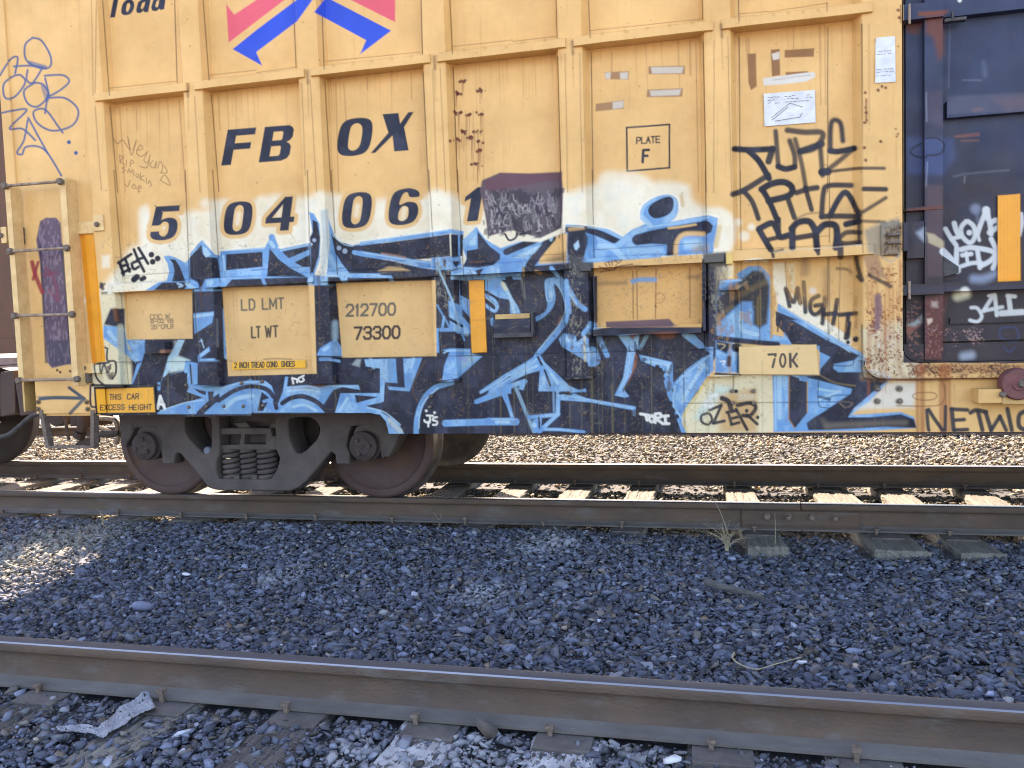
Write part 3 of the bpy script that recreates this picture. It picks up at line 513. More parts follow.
stroke(tK((832, 0), (830, 340)), 2, lin(190, 150, 100, KA), 1, .7); stroke(tK((825, 240), (822, 285)), 4.4, lin(74, 50, 46, KA), 1.2, .95); stroke(tK((770, 265), (800, 262), (785, 285)), 1.2, PURW, .5, .9)
stroke(tK((725, 350), (728, 520)), 2, lin(190, 170, 120, KA), 1, .6); stroke(tK((855, 355), (850, 450)), 1.6, RUST, .8, .7)
# yellowed patch and black tag with bolts
fill(tK((760, 480), (990, 440), (1015, 560), (1000, 720), (760, 720)), c=lin(214, 168, 112, KA), soft=5, a=.8); fill(tK((880, 470), (990, 470), (990, 510), (880, 515)), c=lin(226, 212, 190, KA), soft=1.5, a=.8)
for q, w in ((((690, 595), (650, 610), (650, 650), (690, 668), (715, 640), (705, 605), (685, 595)), 2.6), (((700, 575), (775, 545)), 3), (((775, 545), (725, 660)), 3), (((725, 660), (795, 645)), 3), (((780, 500), (820, 520), (840, 580)), 5), (((810, 590), (870, 580)), 3), (((820, 590), (840, 665)), 3), (((840, 630), (880, 620)), 3), (((840, 668), (890, 655)), 3),
             (((870, 570), (940, 700)), 3.2), (((880, 545), (960, 530), (995, 560), (960, 610), (915, 610)), 4), (((940, 605), (1005, 665)), 3)):
    stroke(tK(*q), w, INK, .7, .95)
dot(tK((938, 580))[0], 1.9, INK); dot(tK((1008, 622))[0], 1.9, INK); dot(tM((12, 605))[0], 2, INK); dot(tM((30, 643))[0], 2, INK); dot(tK((870, 455))[0], 2, INK)
dot(tK((695, 535))[0], 4.8, PURW, 1.5, .9); stroke(tK((700, 485), (745, 480)), 4, PURW, 1.5, .7)

# ---- letter on the sixth panel
fill(tL((250, 120), (340, 92), (520, 90), (520, 200), (180, 200), (180, 140)), c=YEL, soft=1.5); fill(tL((240, 100), (275, 100), (270, 175), (235, 175)), c=CRM, soft=1)
fill(tL((165, 330), (190, 190), (310, 185), (300, 150), (375, 102), (450, 100), (512, 160), (518, 555), (655, 600), (640, 606), (170, 572), (165, 400)), c=BLU, soft=1)
fill(tL((165, 100), (240, 100), (240, 180), (190, 190), (165, 330), (165, 200)), c=lin(180, 170, 150, KA), soft=3, a=.8)
fill(tL((515, 540), (600, 520), (655, 600), (520, 590)), c=BLU); fill(tL((520, 390), (600, 520), (600, 555), (520, 540)), c=YEL2, soft=1)
fill(tL((170, 312), (320, 200), (400, 130), (470, 140), (508, 230), (504, 330), (492, 470), (445, 500), (402, 472), (405, 400), (395, 330), (330, 330), (230, 420), (165, 480), (165, 330)), c=lin(58, 56, 62, KA), soft=2.2)
stroke(tL((190, 280), (330, 215), (430, 165)), 9, NVY, 3, .7); stroke(tL((290, 300), (390, 250), (490, 200)), 5, lin(132, 112, 76, KA), 2.5, .55); stroke(tL((442, 310), (440, 400), (440, 470)), 4, lin(150, 126, 76, KA), 2, .6); stroke(tL((180, 420), (270, 360)), 4, lin(132, 112, 86, KA), 2, .5); stroke(tL((300, 240), (360, 205)), 2.5, lin(190, 170, 140, KA), 1.2, .6)
stroke(tL((325, 405), (320, 470), (340, 515), (425, 540)), 5, HLB, 1, .95); stroke(tL((160, 560), (320, 580), (560, 602)), 5, NVY, 1)
fill(tL((530, 80), (602, 80), (622, 250), (700, 330), (1030, 560), (1030, 640), (560, 340), (532, 200)), c=WHT, soft=1.6, a=.95); fill(tL((618, 90), (668, 80), (672, 250), (650, 260)), c=CRM, soft=1.6, a=.8); stroke(tL((520, 90), (520, 560)), 2, lin(208, 160, 96, KA), .8)
stroke(tL((735, 80), (735, 140)), 9, NVY, 4, .55); stroke(tL((868, 130), (870, 340)), 5.5, NVY, 4, .45); dot(tL((785, 260))[0], 3.4, PURW, 2, .8)
fill(tL((562, 340), (1030, 640), (1030, 690), (850, 592), (556, 388)), c=BLU); fill(tL((548, 390), (700, 452), (880, 590), (1030, 668), (1030, 780), (840, 780), (830, 602), (650, 602), (602, 522), (548, 480)), c=NVY)
stroke(tL((600, 520), (700, 600)), 3, lin(120, 104, 80, KA), 2, .5)
for q in (((560, 440), (600, 445)), ((565, 440), (560, 520)), ((600, 445), (570, 480), (600, 520))): stroke(tL(*q), 1.6, BLK, .7, .9)
for q in (((612, 248), (624, 300), (636, 358)), ((616, 258), (662, 332), (688, 245)), ((688, 245), (704, 338)), ((726, 205), (732, 300), (738, 395)), ((822, 292), (775, 322), (770, 385), (800, 412), (838, 385), (842, 352), (800, 355)), ((864, 302), (856, 380), (846, 468)), ((850, 412), (932, 404)), ((940, 318), (928, 400), (914, 470)), ((955, 414), (1062, 404)), ((1012, 410), (1006, 480), (996, 562))):
    stroke(tL(*q), 4.5, INK, .9, .95)
stroke(tL((940, 118), (1000, 122), (1030, 140)), 3, INK, 1.2, .8)

# ---- last letter
fill(tM((170, 0), (282, 0), (662, 216), (686, 250), (650, 318), (862, 322), (870, 360), (830, 392), (702, 520), (580, 606), (900, 588), (985, 620), (1000, 690), (700, 708), (85, 716), (78, 352), (380, 350), (380, 200)), c=BLU, soft=.9)
fill(tM((690, 300), (640, 60), (925, 30), (925, 240), (1040, 268), (1040, 385), (862, 384), (800, 335)), c=lin(230, 216, 188, KA), soft=3)
fill(tM((820, 395), (1000, 395), (985, 560), (602, 572), (700, 520)), c=lin(232, 226, 218, KA), soft=3); stroke(tM((840, 330), (868, 350), (832, 392)), 4, lin(214, 172, 120, KA), 2, .8)
fill(tM((70, 20), (170, 0), (200, 150), (0, 150)), c=BLU, soft=.8, a=.0)
fill(tM((100, 0), (205, 0), (430, 130), (632, 226), (602, 256), (470, 282), (468, 310), (500, 332), (690, 332), (770, 350), (822, 382), (742, 442), (602, 560), (562, 622), (700, 622), (900, 602), (985, 635), (1000, 690), (800, 682), (480, 700), (310, 705), (296, 660), (340, 625), (400, 590), (580, 470), (588, 440), (400, 392), (280, 362), (380, 350), (388, 310), (450, 236), (380, 202), (380, 165), (210, 150)), c=NVY, soft=.9)
stroke(tM((420, 675), (600, 668), (760, 660), (930, 655)), 5.5, lin(120, 112, 106, KA), 3, .75); stroke(tM((400, 640), (440, 690)), 5, lin(120, 112, 106, KA), 3, .5)
stroke(tM((380, 350), (480, 400), (610, 420)), 1.6, lin(140, 120, 90, KA), .8, .7); stroke(tM((480, 20), (420, 110)), 2, lin(120, 104, 80, KA), 2, .4); stroke(tM((500, 520), (550, 560), (590, 530), (520, 520)), 1.4, lin(150, 130, 120, KA), .8, .6)
fill(tM((470, 290), (600, 260), (650, 320), (640, 332), (500, 332)), c=BLU, soft=.8)
fill(tM((185, 350), (302, 390), (302, 592), (222, 692), (183, 632)), c=NVY); stroke(tM((185, 352), (183, 632), (222, 692)), 1.4, lin(170, 130, 90, KA), .7, .9, False); stroke(tM((302, 392), (302, 590)), 1.4, lin(196, 160, 110, KA), .7, .8); stroke(tM((125, 352), (122, 460), (125, 620)), 5, HLB, 1.5, .85)
fill(tM((250, 360), (300, 360), (300, 395), (250, 385)), c=BLU)
fill(tM((-5, 350), (76, 350), (86, 716), (-5, 716)), c=CRM, soft=1, a=.9)
stroke(tM((372, 440), (440, 452), (510, 456)), 2.4, HLB, .8, .9); stroke(tM((510, 458), (440, 480), (372, 512)), 2.4, HLB, .8, .9); stroke(tM((380, 490), (440, 505)), 3, NVY, 1, .7)
dot(tM((612, 122))[0], 3, INK, .8); dot(tL((1010, 590))[0], 2, INK, .8)
stroke(tM((570, 20), (560, 110)), 4.5, INK, 1, .95)
# line of rust below the belt at the right end
# ---- tall black two-line tag
u1 = T(720, 100, 6.4); u2 = T(720, 180, 6.4)
for q, w, s_, a_ in ((((92, 312), (200, 318), (335, 312)), 5.5, 1.5, .95), (((335, 312), (310, 392)), 6, 1.2, .9), (((180, 322), (250, 392), (312, 500)), 5.6, 1.2, .95), (((82, 602), (160, 572), (308, 480)), 5.2, 1.4, .9), (((150, 582), (205, 650), (245, 758)), 4.6, 1.2, .9),
          (((355, 200), (372, 420)), 4.4, 1.6, .85), (((372, 425), (420, 440), (475, 428)), 5.4, 1.2, .95), (((478, 425), (475, 350), (445, 260)), 4.6, 1.6, .85), (((430, 192), (540, 205), (640, 205), (655, 240), (600, 310), (510, 330)), 5.2, 1.8, .85), (((520, 325), (650, 280)), 6, 1.4, .9),
          (((480, 250), (520, 400), (548, 560)), 4.2, 1.6, .8), (((640, 290), (655, 480)), 4.6, 2, .85), (((785, 260), (768, 145), (712, 145), (705, 320)), 4.6, 2.2, .9), (((705, 325), (760, 328), (860, 308)), 5.4, 1.4, .95), (((850, 312), (760, 390), (680, 452)), 4.4, 1.6, .8), (((650, 460), (690, 458)), 6.6, 1, .95), (((690, 458), (800, 445), (900, 436), (1050, 436)), 3.0, 1.2, .8),
          (((265, 570), (330, 535), (410, 525), (460, 560), (440, 610), (310, 645)), 6, 1.2, .95), (((275, 580), (320, 660), (365, 768)), 5.4, 1.2, .95), (((430, 620), (475, 752)), 4.8, 1.2, .9), (((490, 592), (560, 570), (620, 560)), 5, 1.4, .9), (((545, 560), (585, 700)), 4.4, 1.2, .9),
          (((838, 545), (690, 548), (660, 600), (650, 745)), 4.8, 1.6, .9), (((650, 745), (760, 742), (880, 745)), 5, 1.5, .9), (((702, 738), (800, 590), (888, 735)), 5.2, 1.2, .95), (((920, 568), (1060, 570)), 4.4, 1.2, .9), (((915, 715), (1060, 625)), 3.4, 1.5, .8)):
    stroke(u1(*q), w*1.12, INK, s_*.8, min(1, a_*1.05))
for q, w, s_, a_ in ((((248, 315), (285, 380), (322, 442)), 5.6, 1.2, .95), (((250, 312), (330, 275), (365, 320), (385, 365), (440, 352)), 5.6, 1.2, .95), (((372, 250), (372, 330)), 5, 1.2, .9), (((290, 385), (440, 350)), 4, 1.2, .9), (((458, 310), (500, 270), (570, 265), (608, 320)), 6, 1.4, .95), (((462, 310), (462, 430)), 6, 1.3, .95), (((470, 372), (610, 350)), 5, 1.2, .9), (((610, 320), (620, 440)), 6.2, 1.3, .95),
          (((620, 330), (670, 285), (735, 290), (748, 350), (740, 430)), 6.2, 1.4, .95), (((895, 335), (810, 335), (765, 375), (790, 405), (895, 398)), 4.4, 1.6, .85), (((806, 282), (890, 262)), 5.6, 1.3, .95), (((890, 200), (890, 400)), 4, 1.8, .85), (((330, 440), (340, 490)), 3, 1, .9), (((340, 460), (400, 445)), 2.4, 1.2, .7), (((625, 440), (628, 470)), 3.6, 1, .9), (((770, 420), (770, 490)), 5.6, 1.2, .9), (((920, 262), (1050, 268)), 3, 1.4, .7), (((490, 245), (560, 215), (640, 208)), 2, 1.5, .45)):
    stroke(u2(*q), w*1.12, INK, s_*.8, min(1, a_*1.05))
for p, rr in (((200, 300), 3.4), ((155, 358), 5), ((115, 270), 3.6)): dot(u2(p)[0], rr, WHT, 2.5, .9)
stroke(u2((165, 518), (240, 508), (300, 518)), 2.4, WHT, .8, .9); stroke(u2((340, 462), (500, 445), (690, 432), (910, 412)), 1.1, lin(226, 210, 190, KA), .6, .7)
for q in (((115, 362), (232, 361)), ((436, 356.5), (600, 352), (722, 349)), ((686, 403), (760, 402.5), (862, 401.5)), ((316, 359), (342, 358.5))): stroke(q, .8, lin(34, 32, 40, KA), .4, .75, False)
for q in (((121, 293), (128.5, 388)), ((193, 290), (199, 360)), ((523, 277), (527, 432)), ((487, 280), (492, 352)), ((560, 272), (562, 352)), ((650, 334), (651, 430)), ((704, 331), (706, 374)), ((741, 262), (741, 346)), ((829, 257), (829, 344)), ((840, 262), (838, 344)), ((758, 262), (760, 345)), ((785, 262), (787, 300)), ((470, 270), (473, 280)), ((436, 280), (441, 356)), ((465, 275), (472, 365)), ((590, 275), (592, 330)), ((596, 330), (598, 432)), ((683, 340), (684, 430))):
    stroke(q, .7, lin(30, 28, 36, KA), .4, .75, False); stroke([(q[0][0]+1, q[0][1]), (q[1][0]+1, q[1][1])], .5, lin(150, 150, 140, KA), .4, .35, False)
for i_, b_ in enumerate(((100, 232, 480, 434), (440, 240, 722, 434), (300, 245, 722, 330), (690, 250, 870, 434), (500, 330, 722, 434))):
    chips(*b_, 400+i_*7, .665, lin(128, 124, 114, KA), 1.5, 10, .5); chips(*b_, 403+i_*7, .69, lin(150, 116, 80, KA), 1.8, 10, .5)
chips(590, 330, 690, 432, 450, .59, lin(66, 64, 68, KA), 3, 12, .7, 2); chips(500, 300, 610, 360, 452, .57, lin(70, 70, 78, KA), 3, 12, .6, 2); chips(705, 262, 770, 330, 454, .64, lin(112, 100, 82, KA), 2, 10, .7)
for xc_, y0_, y1_ in ((441, 255, 300), (452, 262, 310), (577, 255, 380), (718, 250, 345)):
    chips(xc_-9, y0_, xc_+9, y1_, int(xc_), .55, lin(138, 136, 130, KA), 1.4, 5, .8, 2.2)
for q, c_ in (((444, 268, 300), HLB), ((443, 305, 330), BLU), ((456, 295, 340), BLU)):
    stroke([(q[0]-6, q[1]), (q[0]+8, q[2])], 2, c_, .6, .8)
fill([(448, 300), (462, 306), (463, 334), (450, 330)], c=BLU, soft=.8); stroke([(448, 318), (462, 326)], 2.5, NVY); stroke([(452, 300), (460, 330)], 2, HLB, 1, .7)
fill([(880, 222), (901, 224), (900, 256), (880, 256)], c=lin(130, 120, 108, KA), soft=1.5, a=.9); chips(878, 220, 904, 258, 460, .52, lin(84, 60, 50, KA), 2, 3)
chips(700, 256, 905, 345, 462, .60, lin(190, 140, 92, KA), 6, 20, .5, 2.5); fill([(760, 262), (862, 258), (862, 300), (800, 300)], c=lin(206, 160, 100, KA), soft=12, a=.35)
for p_ in ((187, 89), (307, 76), (434, 61.5), (572, 46.5), (721, 29.5), (200, 288), (318, 281)):
    stroke([(p_[0], p_[1]-5), (p_[0]+.8, p_[1]+7)], 2.6, lin(100, 66, 48, KA), 1.6, .6, False); stroke([(p_[0]+.5, p_[1]+4), (p_[0]+1.5, p_[1]+40)], 1.2, lin(120, 78, 52, KA), 1.2, .45, False, .3)
e1 = T(0, 170, 4); e2 = T(256, 170, 4); e3 = T(512, 170, 4); e4 = T(768, 170, 4)
for q in (e1((455, 0), (490, 430)), e1((740, 0), (757, 440)), e1((850, 0), (880, 450)), e2((205, 0), (217, 420)), e2((300, 0), (325, 420)), e2((690, 0), (715, 400)), e2((805, 0), (830, 430)), e3((195, 0), (205, 370)), e3((320, 0), (328, 350)), e3((773, 0), (778, 330)), e3((912, 0), (915, 320)), e4((245, 0), (245, 290)), e4((375, 0), (378, 330)), e4((238, 350), (240, 700))):
    stroke(q, .9, SEAM, .45, .8, False)
for q in (e1((490, 425), (740, 405)), e2((320, 395), (715, 345)), e2((-20, 400), (215, 385)), e3((0, 345), (205, 335)), e3((330, 318), (775, 290)), e4((-20, 280), (245, 262))):
    stroke(q, .7, SEAM, .45, .6, False)
LN = lin(120, 78, 52, KA)
for q in (k4((716, 400), (742, 768)), k4((778, 385), (800, 768)), sd4((183, 335), (196, 700)), sd4((216, 320), (242, 768)), sd4((706, 275), (724, 768)), sd4((736, 270), (758, 768)), se4((212, 215), (222, 768)), se4((270, 210), (280, 768)), se4((808, 160), (806, 768)), se4((862, 145), (878, 768)), sf4((402, 95), (404, 500)), k4((380, 425), (405, 760)), k4((385, 0), (380, 370)), k4((365, 0), (372, 380))):
    stroke(q, .9, LN, .6, .55, False)
fill([(703, 253), (727, 252), (727, 266), (703, 266)], c=lin(98, 98, 100, KA), soft=2); fill([(578, 262), (593, 262), (593, 273), (578, 273)], c=lin(84, 84, 92, KA), soft=1.5); fill([(726, 252), (733, 251), (733, 263), (726, 264)], c=lin(236, 206, 130, KA), soft=1)
# ---- repainted data boards
for q, w_, c_ in ((tI((165, 175), (225, 225), (228, 262)), 1.2, HLB), (tI((305, 140), (350, 215), (375, 268)), 1.2, HLB), (tI((612, 80), (655, 150), (672, 250), (640, 340), (560, 440), (500, 515)), 1.3, HLB), (tI((548, 90), (556, 190), (590, 190)), 1.1, HLB), (tI((700, 150), (745, 215)), 1.2, HLB), (tI((240, 720), (420, 610), (490, 570)), 1.1, HLB),
                 (tJ((20, 440), (140, 365), (290, 265)), 1.1, HLB), (tJ((330, 260), (420, 370), (495, 436)), 1.1, HLB), (tJ((470, 480), (640, 510), (920, 565)), 1.1, HLB), (tJ((895, 210), (880, 340), (830, 450)), 1.4, HLB), (tJ((10, 634), (150, 636)), 1.1, HLB), (tK((270, 232), (450, 275)), 1.2, HLB), (tK((700, 225), (580, 320), (490, 400)), 1.6, HLB), (tK((480, 420), (470, 540), (530, 640)), 1.6, HLB),
                 (tH((600, 210), (640, 195), (760, 195)), 1.6, HLB), (tH((440, 690), (446, 600), (480, 515), (560, 435)), 1.4, HLB), (tH((830, 466), (1020, 352)), 1.1, HLB), (tH((110, 560), (220, 590), (320, 670)), 1.5, HLB), (tG((10, 440), (130, 402), (290, 396)), 1.2, HLB), (tG((440, 432), (560, 424), (640, 440)), 1.1, HLB), (tG((720, 422), (880, 424)), 1.3, HLB), (tF((450, 645), (600, 595), (720, 575)), 1.4, HLB),
                 (tB((30, 385), (280, 374)), 1.2, HLB), (tB((385, 388), (560, 350)), 1.1, HLB), (tB((720, 290), (790, 345), (850, 358)), 1.1, HLB), (tC((10, 338), (300, 290), (560, 256)), 1.3, HLB), (tC((20, 400), (320, 448), (450, 465)), 1.1, HLB), (tD((300, 282), (420, 232), (530, 236)), 1.4, HLB), (tD((560, 238), (690, 262), (780, 310)), 1.2, HLB), (tE((265, 230), (285, 170), (350, 122)), 1.6, HLB), (tE((230, 315), (430, 282), (700, 236)), 1.4, HLB),
                 (tM((290, 10), (560, 170), (660, 225)), 1.6, HLB), (tM((700, 515), (600, 590)), 1.4, HLB), (tM((95, 365), (100, 700)), 1.6, HLB), (tL((580, 360), (800, 500), (1020, 650)), 1.4, HLB), (tL((205, 200), (330, 192)), 1.2, HLB)):
    stroke(q, w_, c_, .6, .75)
for q, w_ in ((tC((0, 325), (430, 266), (570, 243)), 1.6), (tD((0, 366), (280, 274), (420, 214), (530, 220), (700, 244), (785, 292)), 1.6), (tE((250, 240), (262, 165), (335, 108), (430, 84), (495, 112), (508, 180)), 2.2), (tE((560, 238), (690, 216), (760, 236)), 2), (tB((0, 386), (285, 360)), 1.5), (tB((372, 368), (570, 330)), 1.5), (tA((630, 402), (715, 310), (775, 370)), 1.5), (tB((735, 285), (795, 332), (1024, 306)), 1.5)):
    stroke(q, w_, lin(246, 246, 240, KA), .8, .85)
# sprayed colours are never even: thinner and fuller passes
for col_, to_, sd_, am_ in ((BLU, HLB, 501, .55), (BLU, lin(86, 138, 206, KA), 507, .5), (NVY, lin(70, 76, 104, KA), 503, .55), (NVY, lin(30, 32, 46, KA), 509, .5), (WHT, lin(232, 218, 186, KA), 505, .35), (WHT, lin(222, 230, 234, KA), 511, .3)):
    mk_ = np.clip(1-np.abs(CAN-col_).max(-1)/.045, 0, 1)*np.clip((fbm(CH, CW, 16*CS, 12*CS, sd_, 5)-.47)*5, 0, 1)*am_
    CAN += (to_-CAN)*mk_[..., None]
BRD = lin(237, 197, 142, KA)
fill([(123.5, 291), (192, 289), (192.5, 338.5), (127, 339.5)], c=BRD, soft=.5); fill([(222, 287.5), (314, 285), (316.5, 373.5), (228, 376)], c=BRD, soft=.5); fill([(336, 283), (435.5, 280), (436.5, 356), (342, 357.5)], c=BRD, soft=.5)
# white tag
for q in (((258, 600), (310, 608)), ((292, 608), (300, 640)), ((330, 610), (312, 630), (330, 652), (348, 632), (332, 610)), ((352, 600), (352, 655)), ((355, 600), (385, 598), (384, 622), (358, 630), (392, 655)), ((400, 615), (436, 612)), ((415, 615), (420, 660)), ((398, 662), (440, 662))):
    stroke(tK(*q), 2.8, PURW, .5)
BDT = lin(96, 84, 76, KA)
write('CDC W', *tF((385, 58))[0], (3.1, -.1), (-.2, -4.4), 1.1, .9, BDT, .8); write('8-02 VB', *tF((388, 84))[0], (2.6, -.1), (-.2, -3.6), .9, .9, BDT, .8); write("25''CPLR", *tF((392, 122))[0], (2.4, -.1), (-.2, -4), .75, .9, BDT, .8)
write('LD', *tB((138, 768))[0], (5.2, -.2), (-.3, -10.3), 2.6, 1.7, GRYL); write('LMT', *tB((272, 762))[0], (5.0, -.2), (-.3, -10.3), 2.4, 1.7, GRYL)
write('LT', *tG((203, 112))[0], (3.4, -.16), (-.3, -10.6), 1.5, 1.8, lin(84, 74, 64, KA)); write('WT', *tG((292, 108))[0], (4.4, -.2), (-.3, -10.6), 2.2, 1.8, lin(84, 74, 64, KA))
v3 = T(256, 170, 4); write('212700', *v3((361, 584))[0], (6.6, -.2), (.2, -11.3), 2.5, 2.2, lin(112, 104, 96, KA)); write('73300', *v3((393, 676))[0], (6.9, -.2), (.3, -11.6), 2.6, 2.4, lin(72, 60, 62, KA))
stroke(tG((280, 250), (360, 246), (460, 250)), 1.2, lin(110, 90, 70, KA), .8, .7); runoff(226, 312, 290, 288, 10, 77, RUST, .18, .9); runoff(340, 434, 285, 283, 10, 78, RUST, .18, .9)
fill(tG((75, 268), (545, 256), (548, 305), (78, 318)), c=lin(250, 186, 36, KA), soft=.4); write('2 INCH TREAD COND. SHOES', *tG((92, 306))[0], (1.95, -.05), (.05, -5.2), .82, 1.0, BLK, 1, .35)
# ---- small black tag over the first panel
h = T(90, 190, 6.4)
for q in (((180, 465), (262, 410)), ((190, 470), (215, 540)), ((196, 490), (240, 475)), ((205, 530), (255, 505)), ((225, 440), (252, 520)), ((300, 455), (268, 470), (280, 505), (310, 490)), ((280, 380), (305, 440), (345, 520)), ((310, 370), (370, 470)), ((300, 445), (345, 430))):
    stroke(h(*q), 3.0, INK, .7)
for p in ((392, 413), (432, 437), (400, 458)): dot(h(p)[0], 2.9, INK)
stroke(h((280, 572), (300, 555)), 6, INK, .7); stroke(h((330, 570), (345, 562)), 4.8, INK, .7); stroke(h((70, 600), (80, 630)), 3.4, INK, 1, .9); stroke(h((65, 620), (90, 600)), 2.6, INK, 1, .8)
fill(h((75, 420), (125, 415), (125, 495), (75, 498)), c=WHT, soft=2.5, a=.8)
# ---- maroon roller patches
def scuffed(poly, c, seed, c2, amt):
    fill(poly, c=c, soft=1.0)
    P = np.array(poly); bx = _box(P.min(0), P.max(0), 0)
    n = fbm(bx[3]-bx[2], bx[1]-bx[0], 5*CS, 1.6*CS, seed, 4)
    gx, gy = _grid(*bx); ins = np.zeros(n.shape, bool)
    for i in range(len(P)):
        p, q = P[i], P[(i+1) % len(P)]
        if p[1] != q[1]: ins ^= ((p[1] > gy) != (q[1] > gy)) & (gx < (q[0]-p[0])*(gy-p[1])/(q[1]-p[1])+p[0])
    _blend(bx, np.clip((n-amt)*9, 0, 1)*ins, c2)
w5 = T(500, 190, 6.4)
PQ = [(480, 190), (482, 180), (500, 172.5), (530, 173.5), (561, 172), (563, 190), (562, 228), (540, 238), (512, 230), (488, 236), (485, 215)]
fill(PQ, c=lin(106, 92, 106, KA), soft=1); fill([(484, 196), (560, 188), (560, 228), (540, 236), (512, 229), (490, 234)], c=lin(96, 90, 104, KA), soft=2, a=.8)
chips(483, 188, 564, 238, 331, .47, lin(58, 54, 70, KA), 5, 6, .7, 2.2); chips(484, 190, 563, 236, 332, .53, lin(150, 146, 160, KA), 4, 8, .55, 2.2); chips(484, 200, 563, 236, 333, .57, lin(206, 204, 214, KA), 2.6, 8, .6, 2.0); fill([(496, 205), (540, 212), (530, 229), (500, 226)], c=lin(54, 52, 68, KA), soft=6, a=.6)
for k in range(60):
    x = r.uniform(486, 558); y = r.uniform(190, 226); stroke([(x, y), (x+r.uniform(-3, 3), y+r.uniform(3, 9)), (x+r.uniform(-2, 5), y+r.uniform(4, 10))], r.uniform(.5, 1.1), lin(190, 186, 196, KA), .5, r.uniform(.2, .7))
fill([(482, 182), (500, 173), (530, 173.5), (562, 172), (561, 182), (545, 181), (520, 186), (488, 191)], c=lin(110, 78, 94, KA), soft=1.5)
fill([(564, 192), (565, 232), (540, 242), (505, 240), (506, 236), (540, 238), (561, 228)], c=WHT, soft=1)
for q in (((505, 234), (509, 240), (515, 238), (517, 233)), ((520, 234), (526, 233))): stroke(q, 2, INK, .6)
scuffed([(40, 221), (46, 217.5), (56, 217.5), (60.5, 223), (62, 245), (65, 290), (69, 330), (71.5, 363), (52, 368), (47, 362), (44, 320), (40, 262), (36, 240)], lin(104, 88, 116, KA), 51, lin(138, 122, 146, KA), .5)
for q in (((40, 245), (43, 300), (46, 362)), ((62, 245), (66, 300), (71, 362))): stroke(q, 2.2, lin(62, 58, 82, KA), 1, .85)
scuffed([(46, 340), (70, 340), (71, 364), (50, 366)], lin(84, 78, 104, KA), 53, lin(116, 106, 132, KA), .55)
RED = lin(166, 52, 72, KA)
stroke([(32, 262), (35, 274), (42, 292)], 4.2, RED, .9, .9); stroke([(33, 279), (38, 262)], 3, RED, .9, .9)
for q in (((46, 268), (54, 280), (58, 300), (50, 290)), ((44, 275), (56, 272))): stroke(q, 3.6, lin(150, 62, 96, KA), 2, .5)
for p in ((57, 370), (60, 372), (70, 371)): dot(p, 1.3, lin(84, 60, 50, KA))
stroke([(16, 281), (22, 280)], 1, lin(120, 80, 60, KA)); fill([(16.5, 358.5), (23.5, 357.5), (23, 362), (17, 362)], c=lin(170, 104, 104, KA), soft=1)
# arrow stencilled on the corner, warning plate ground
ARW = lin(74, 90, 108, KA)
stroke([(40, 398.7), (55, 397.5), (80, 398)], 3.6, ARW, .7); stroke([(69, 387.5), (84, 398.5)], 3.2, ARW, .7, 1, False); stroke([(84, 398.5), (70, 413)], 3.4, ARW, .8, .9, False); stroke([(33, 397), (48, 396.5)], 1.5, ARW, .9, .6)
for p in ((38.5, 402), (38.5, 409), (87, 402), (88, 409)): dot(p, 2.6, lin(150, 104, 64, KA), 1, .6)
fill([(93.5, 386.5), (155, 384.5), (157, 413.5), (95.5, 414)], c=BLK, soft=.5); fill([(95.5, 389), (153, 387.2), (155, 412), (97.5, 412.8)], c=lin(250, 178, 50, KA), soft=.4)
write('THIS', *tF((125, 573))[0], (2.3, -.06), (.1, -5.3), 1.05, 1.0, BLK, 1, .4); write('CAR', *tF((238, 570))[0], (2.9, -.08), (.1, -5.2), 1.3, 1.0, BLK, 1, .4); write('EXCESS', *tF((66, 640))[0], (2.9, -.08), (.1, -5), 1.25, 1.0, BLK, 1, .4); write('HEIGHT', *tF((250, 639))[0], (2.9, -.08), (.1, -5), 1.3, 1.0, BLK, 1, .4)
# ---- load plate
fill([(738.5, 346.5), (816.5, 344.2), (819.5, 375), (739, 374.5)], c=lin(237, 202, 146, KA), soft=.5)
q7 = T(690, 250, 6.4); STN = lin(72, 58, 56, KA)
for q in (((502, 668), (548, 666), (528, 748)),): stroke(q7(*q), 2.4, STN, .5, 1, False)
stroke(q7((585, 668), (575, 705), (585, 742), (600, 742), (610, 705), (600, 668), (585, 668)), 2.2, STN, .5); stroke(q7((640, 665), (642, 746)), 2.8, STN, .5, 1, False); stroke(q7((682, 662), (656, 705)), 2.4, STN, .5, 1, False); stroke(q7((656, 705), (684, 744)), 2.6, STN, .5, 1, False)
stroke(q7((592, 690), (592, 722)), 1.2, lin(236, 200, 132, KA), .4); stroke(q7((510, 690), (560, 686)), 1, lin(236, 200, 132, KA), .4)
# ---- rusty door post and foot of the door
r = random.Random(9)
fill([(866, 325), (905, 318), (905, 378), (862, 378)], c=lin(222, 206, 176, KA), soft=5, a=.75)
chips(862, 262, 906, 382, 301, .585, lin(150, 88, 58, KA), 2.2, 6); chips(862, 300, 906, 382, 302, .59, lin(84, 48, 40, KA), 1.7, 8); chips(866, 330, 906, 380, 303, .57, lin(238, 232, 222, KA), 2.4, 8, .7)
for k in range(40):
    x = r.uniform(868, 904); y = r.uniform(255, 330); stroke([(x, y), (x+r.uniform(-1, 1), y+r.uniform(15, 70))], r.uniform(.8, 2.8), lin(176, 96, 52, KA), 1.4, r.uniform(.15, .5), False)
for p in sf4((388, 370), (392, 405), (390, 430), (392, 450), (385, 490), (395, 480), (510, 515), (520, 535), (515, 545), (455, 345), (440, 360), (470, 350), (390, 640), (385, 590), (450, 565), (520, 40), (525, 70), (520, 185)):
    dot(p, r.uniform(.8, 1.7), lin(110, 60, 44, KA), .6, .9)
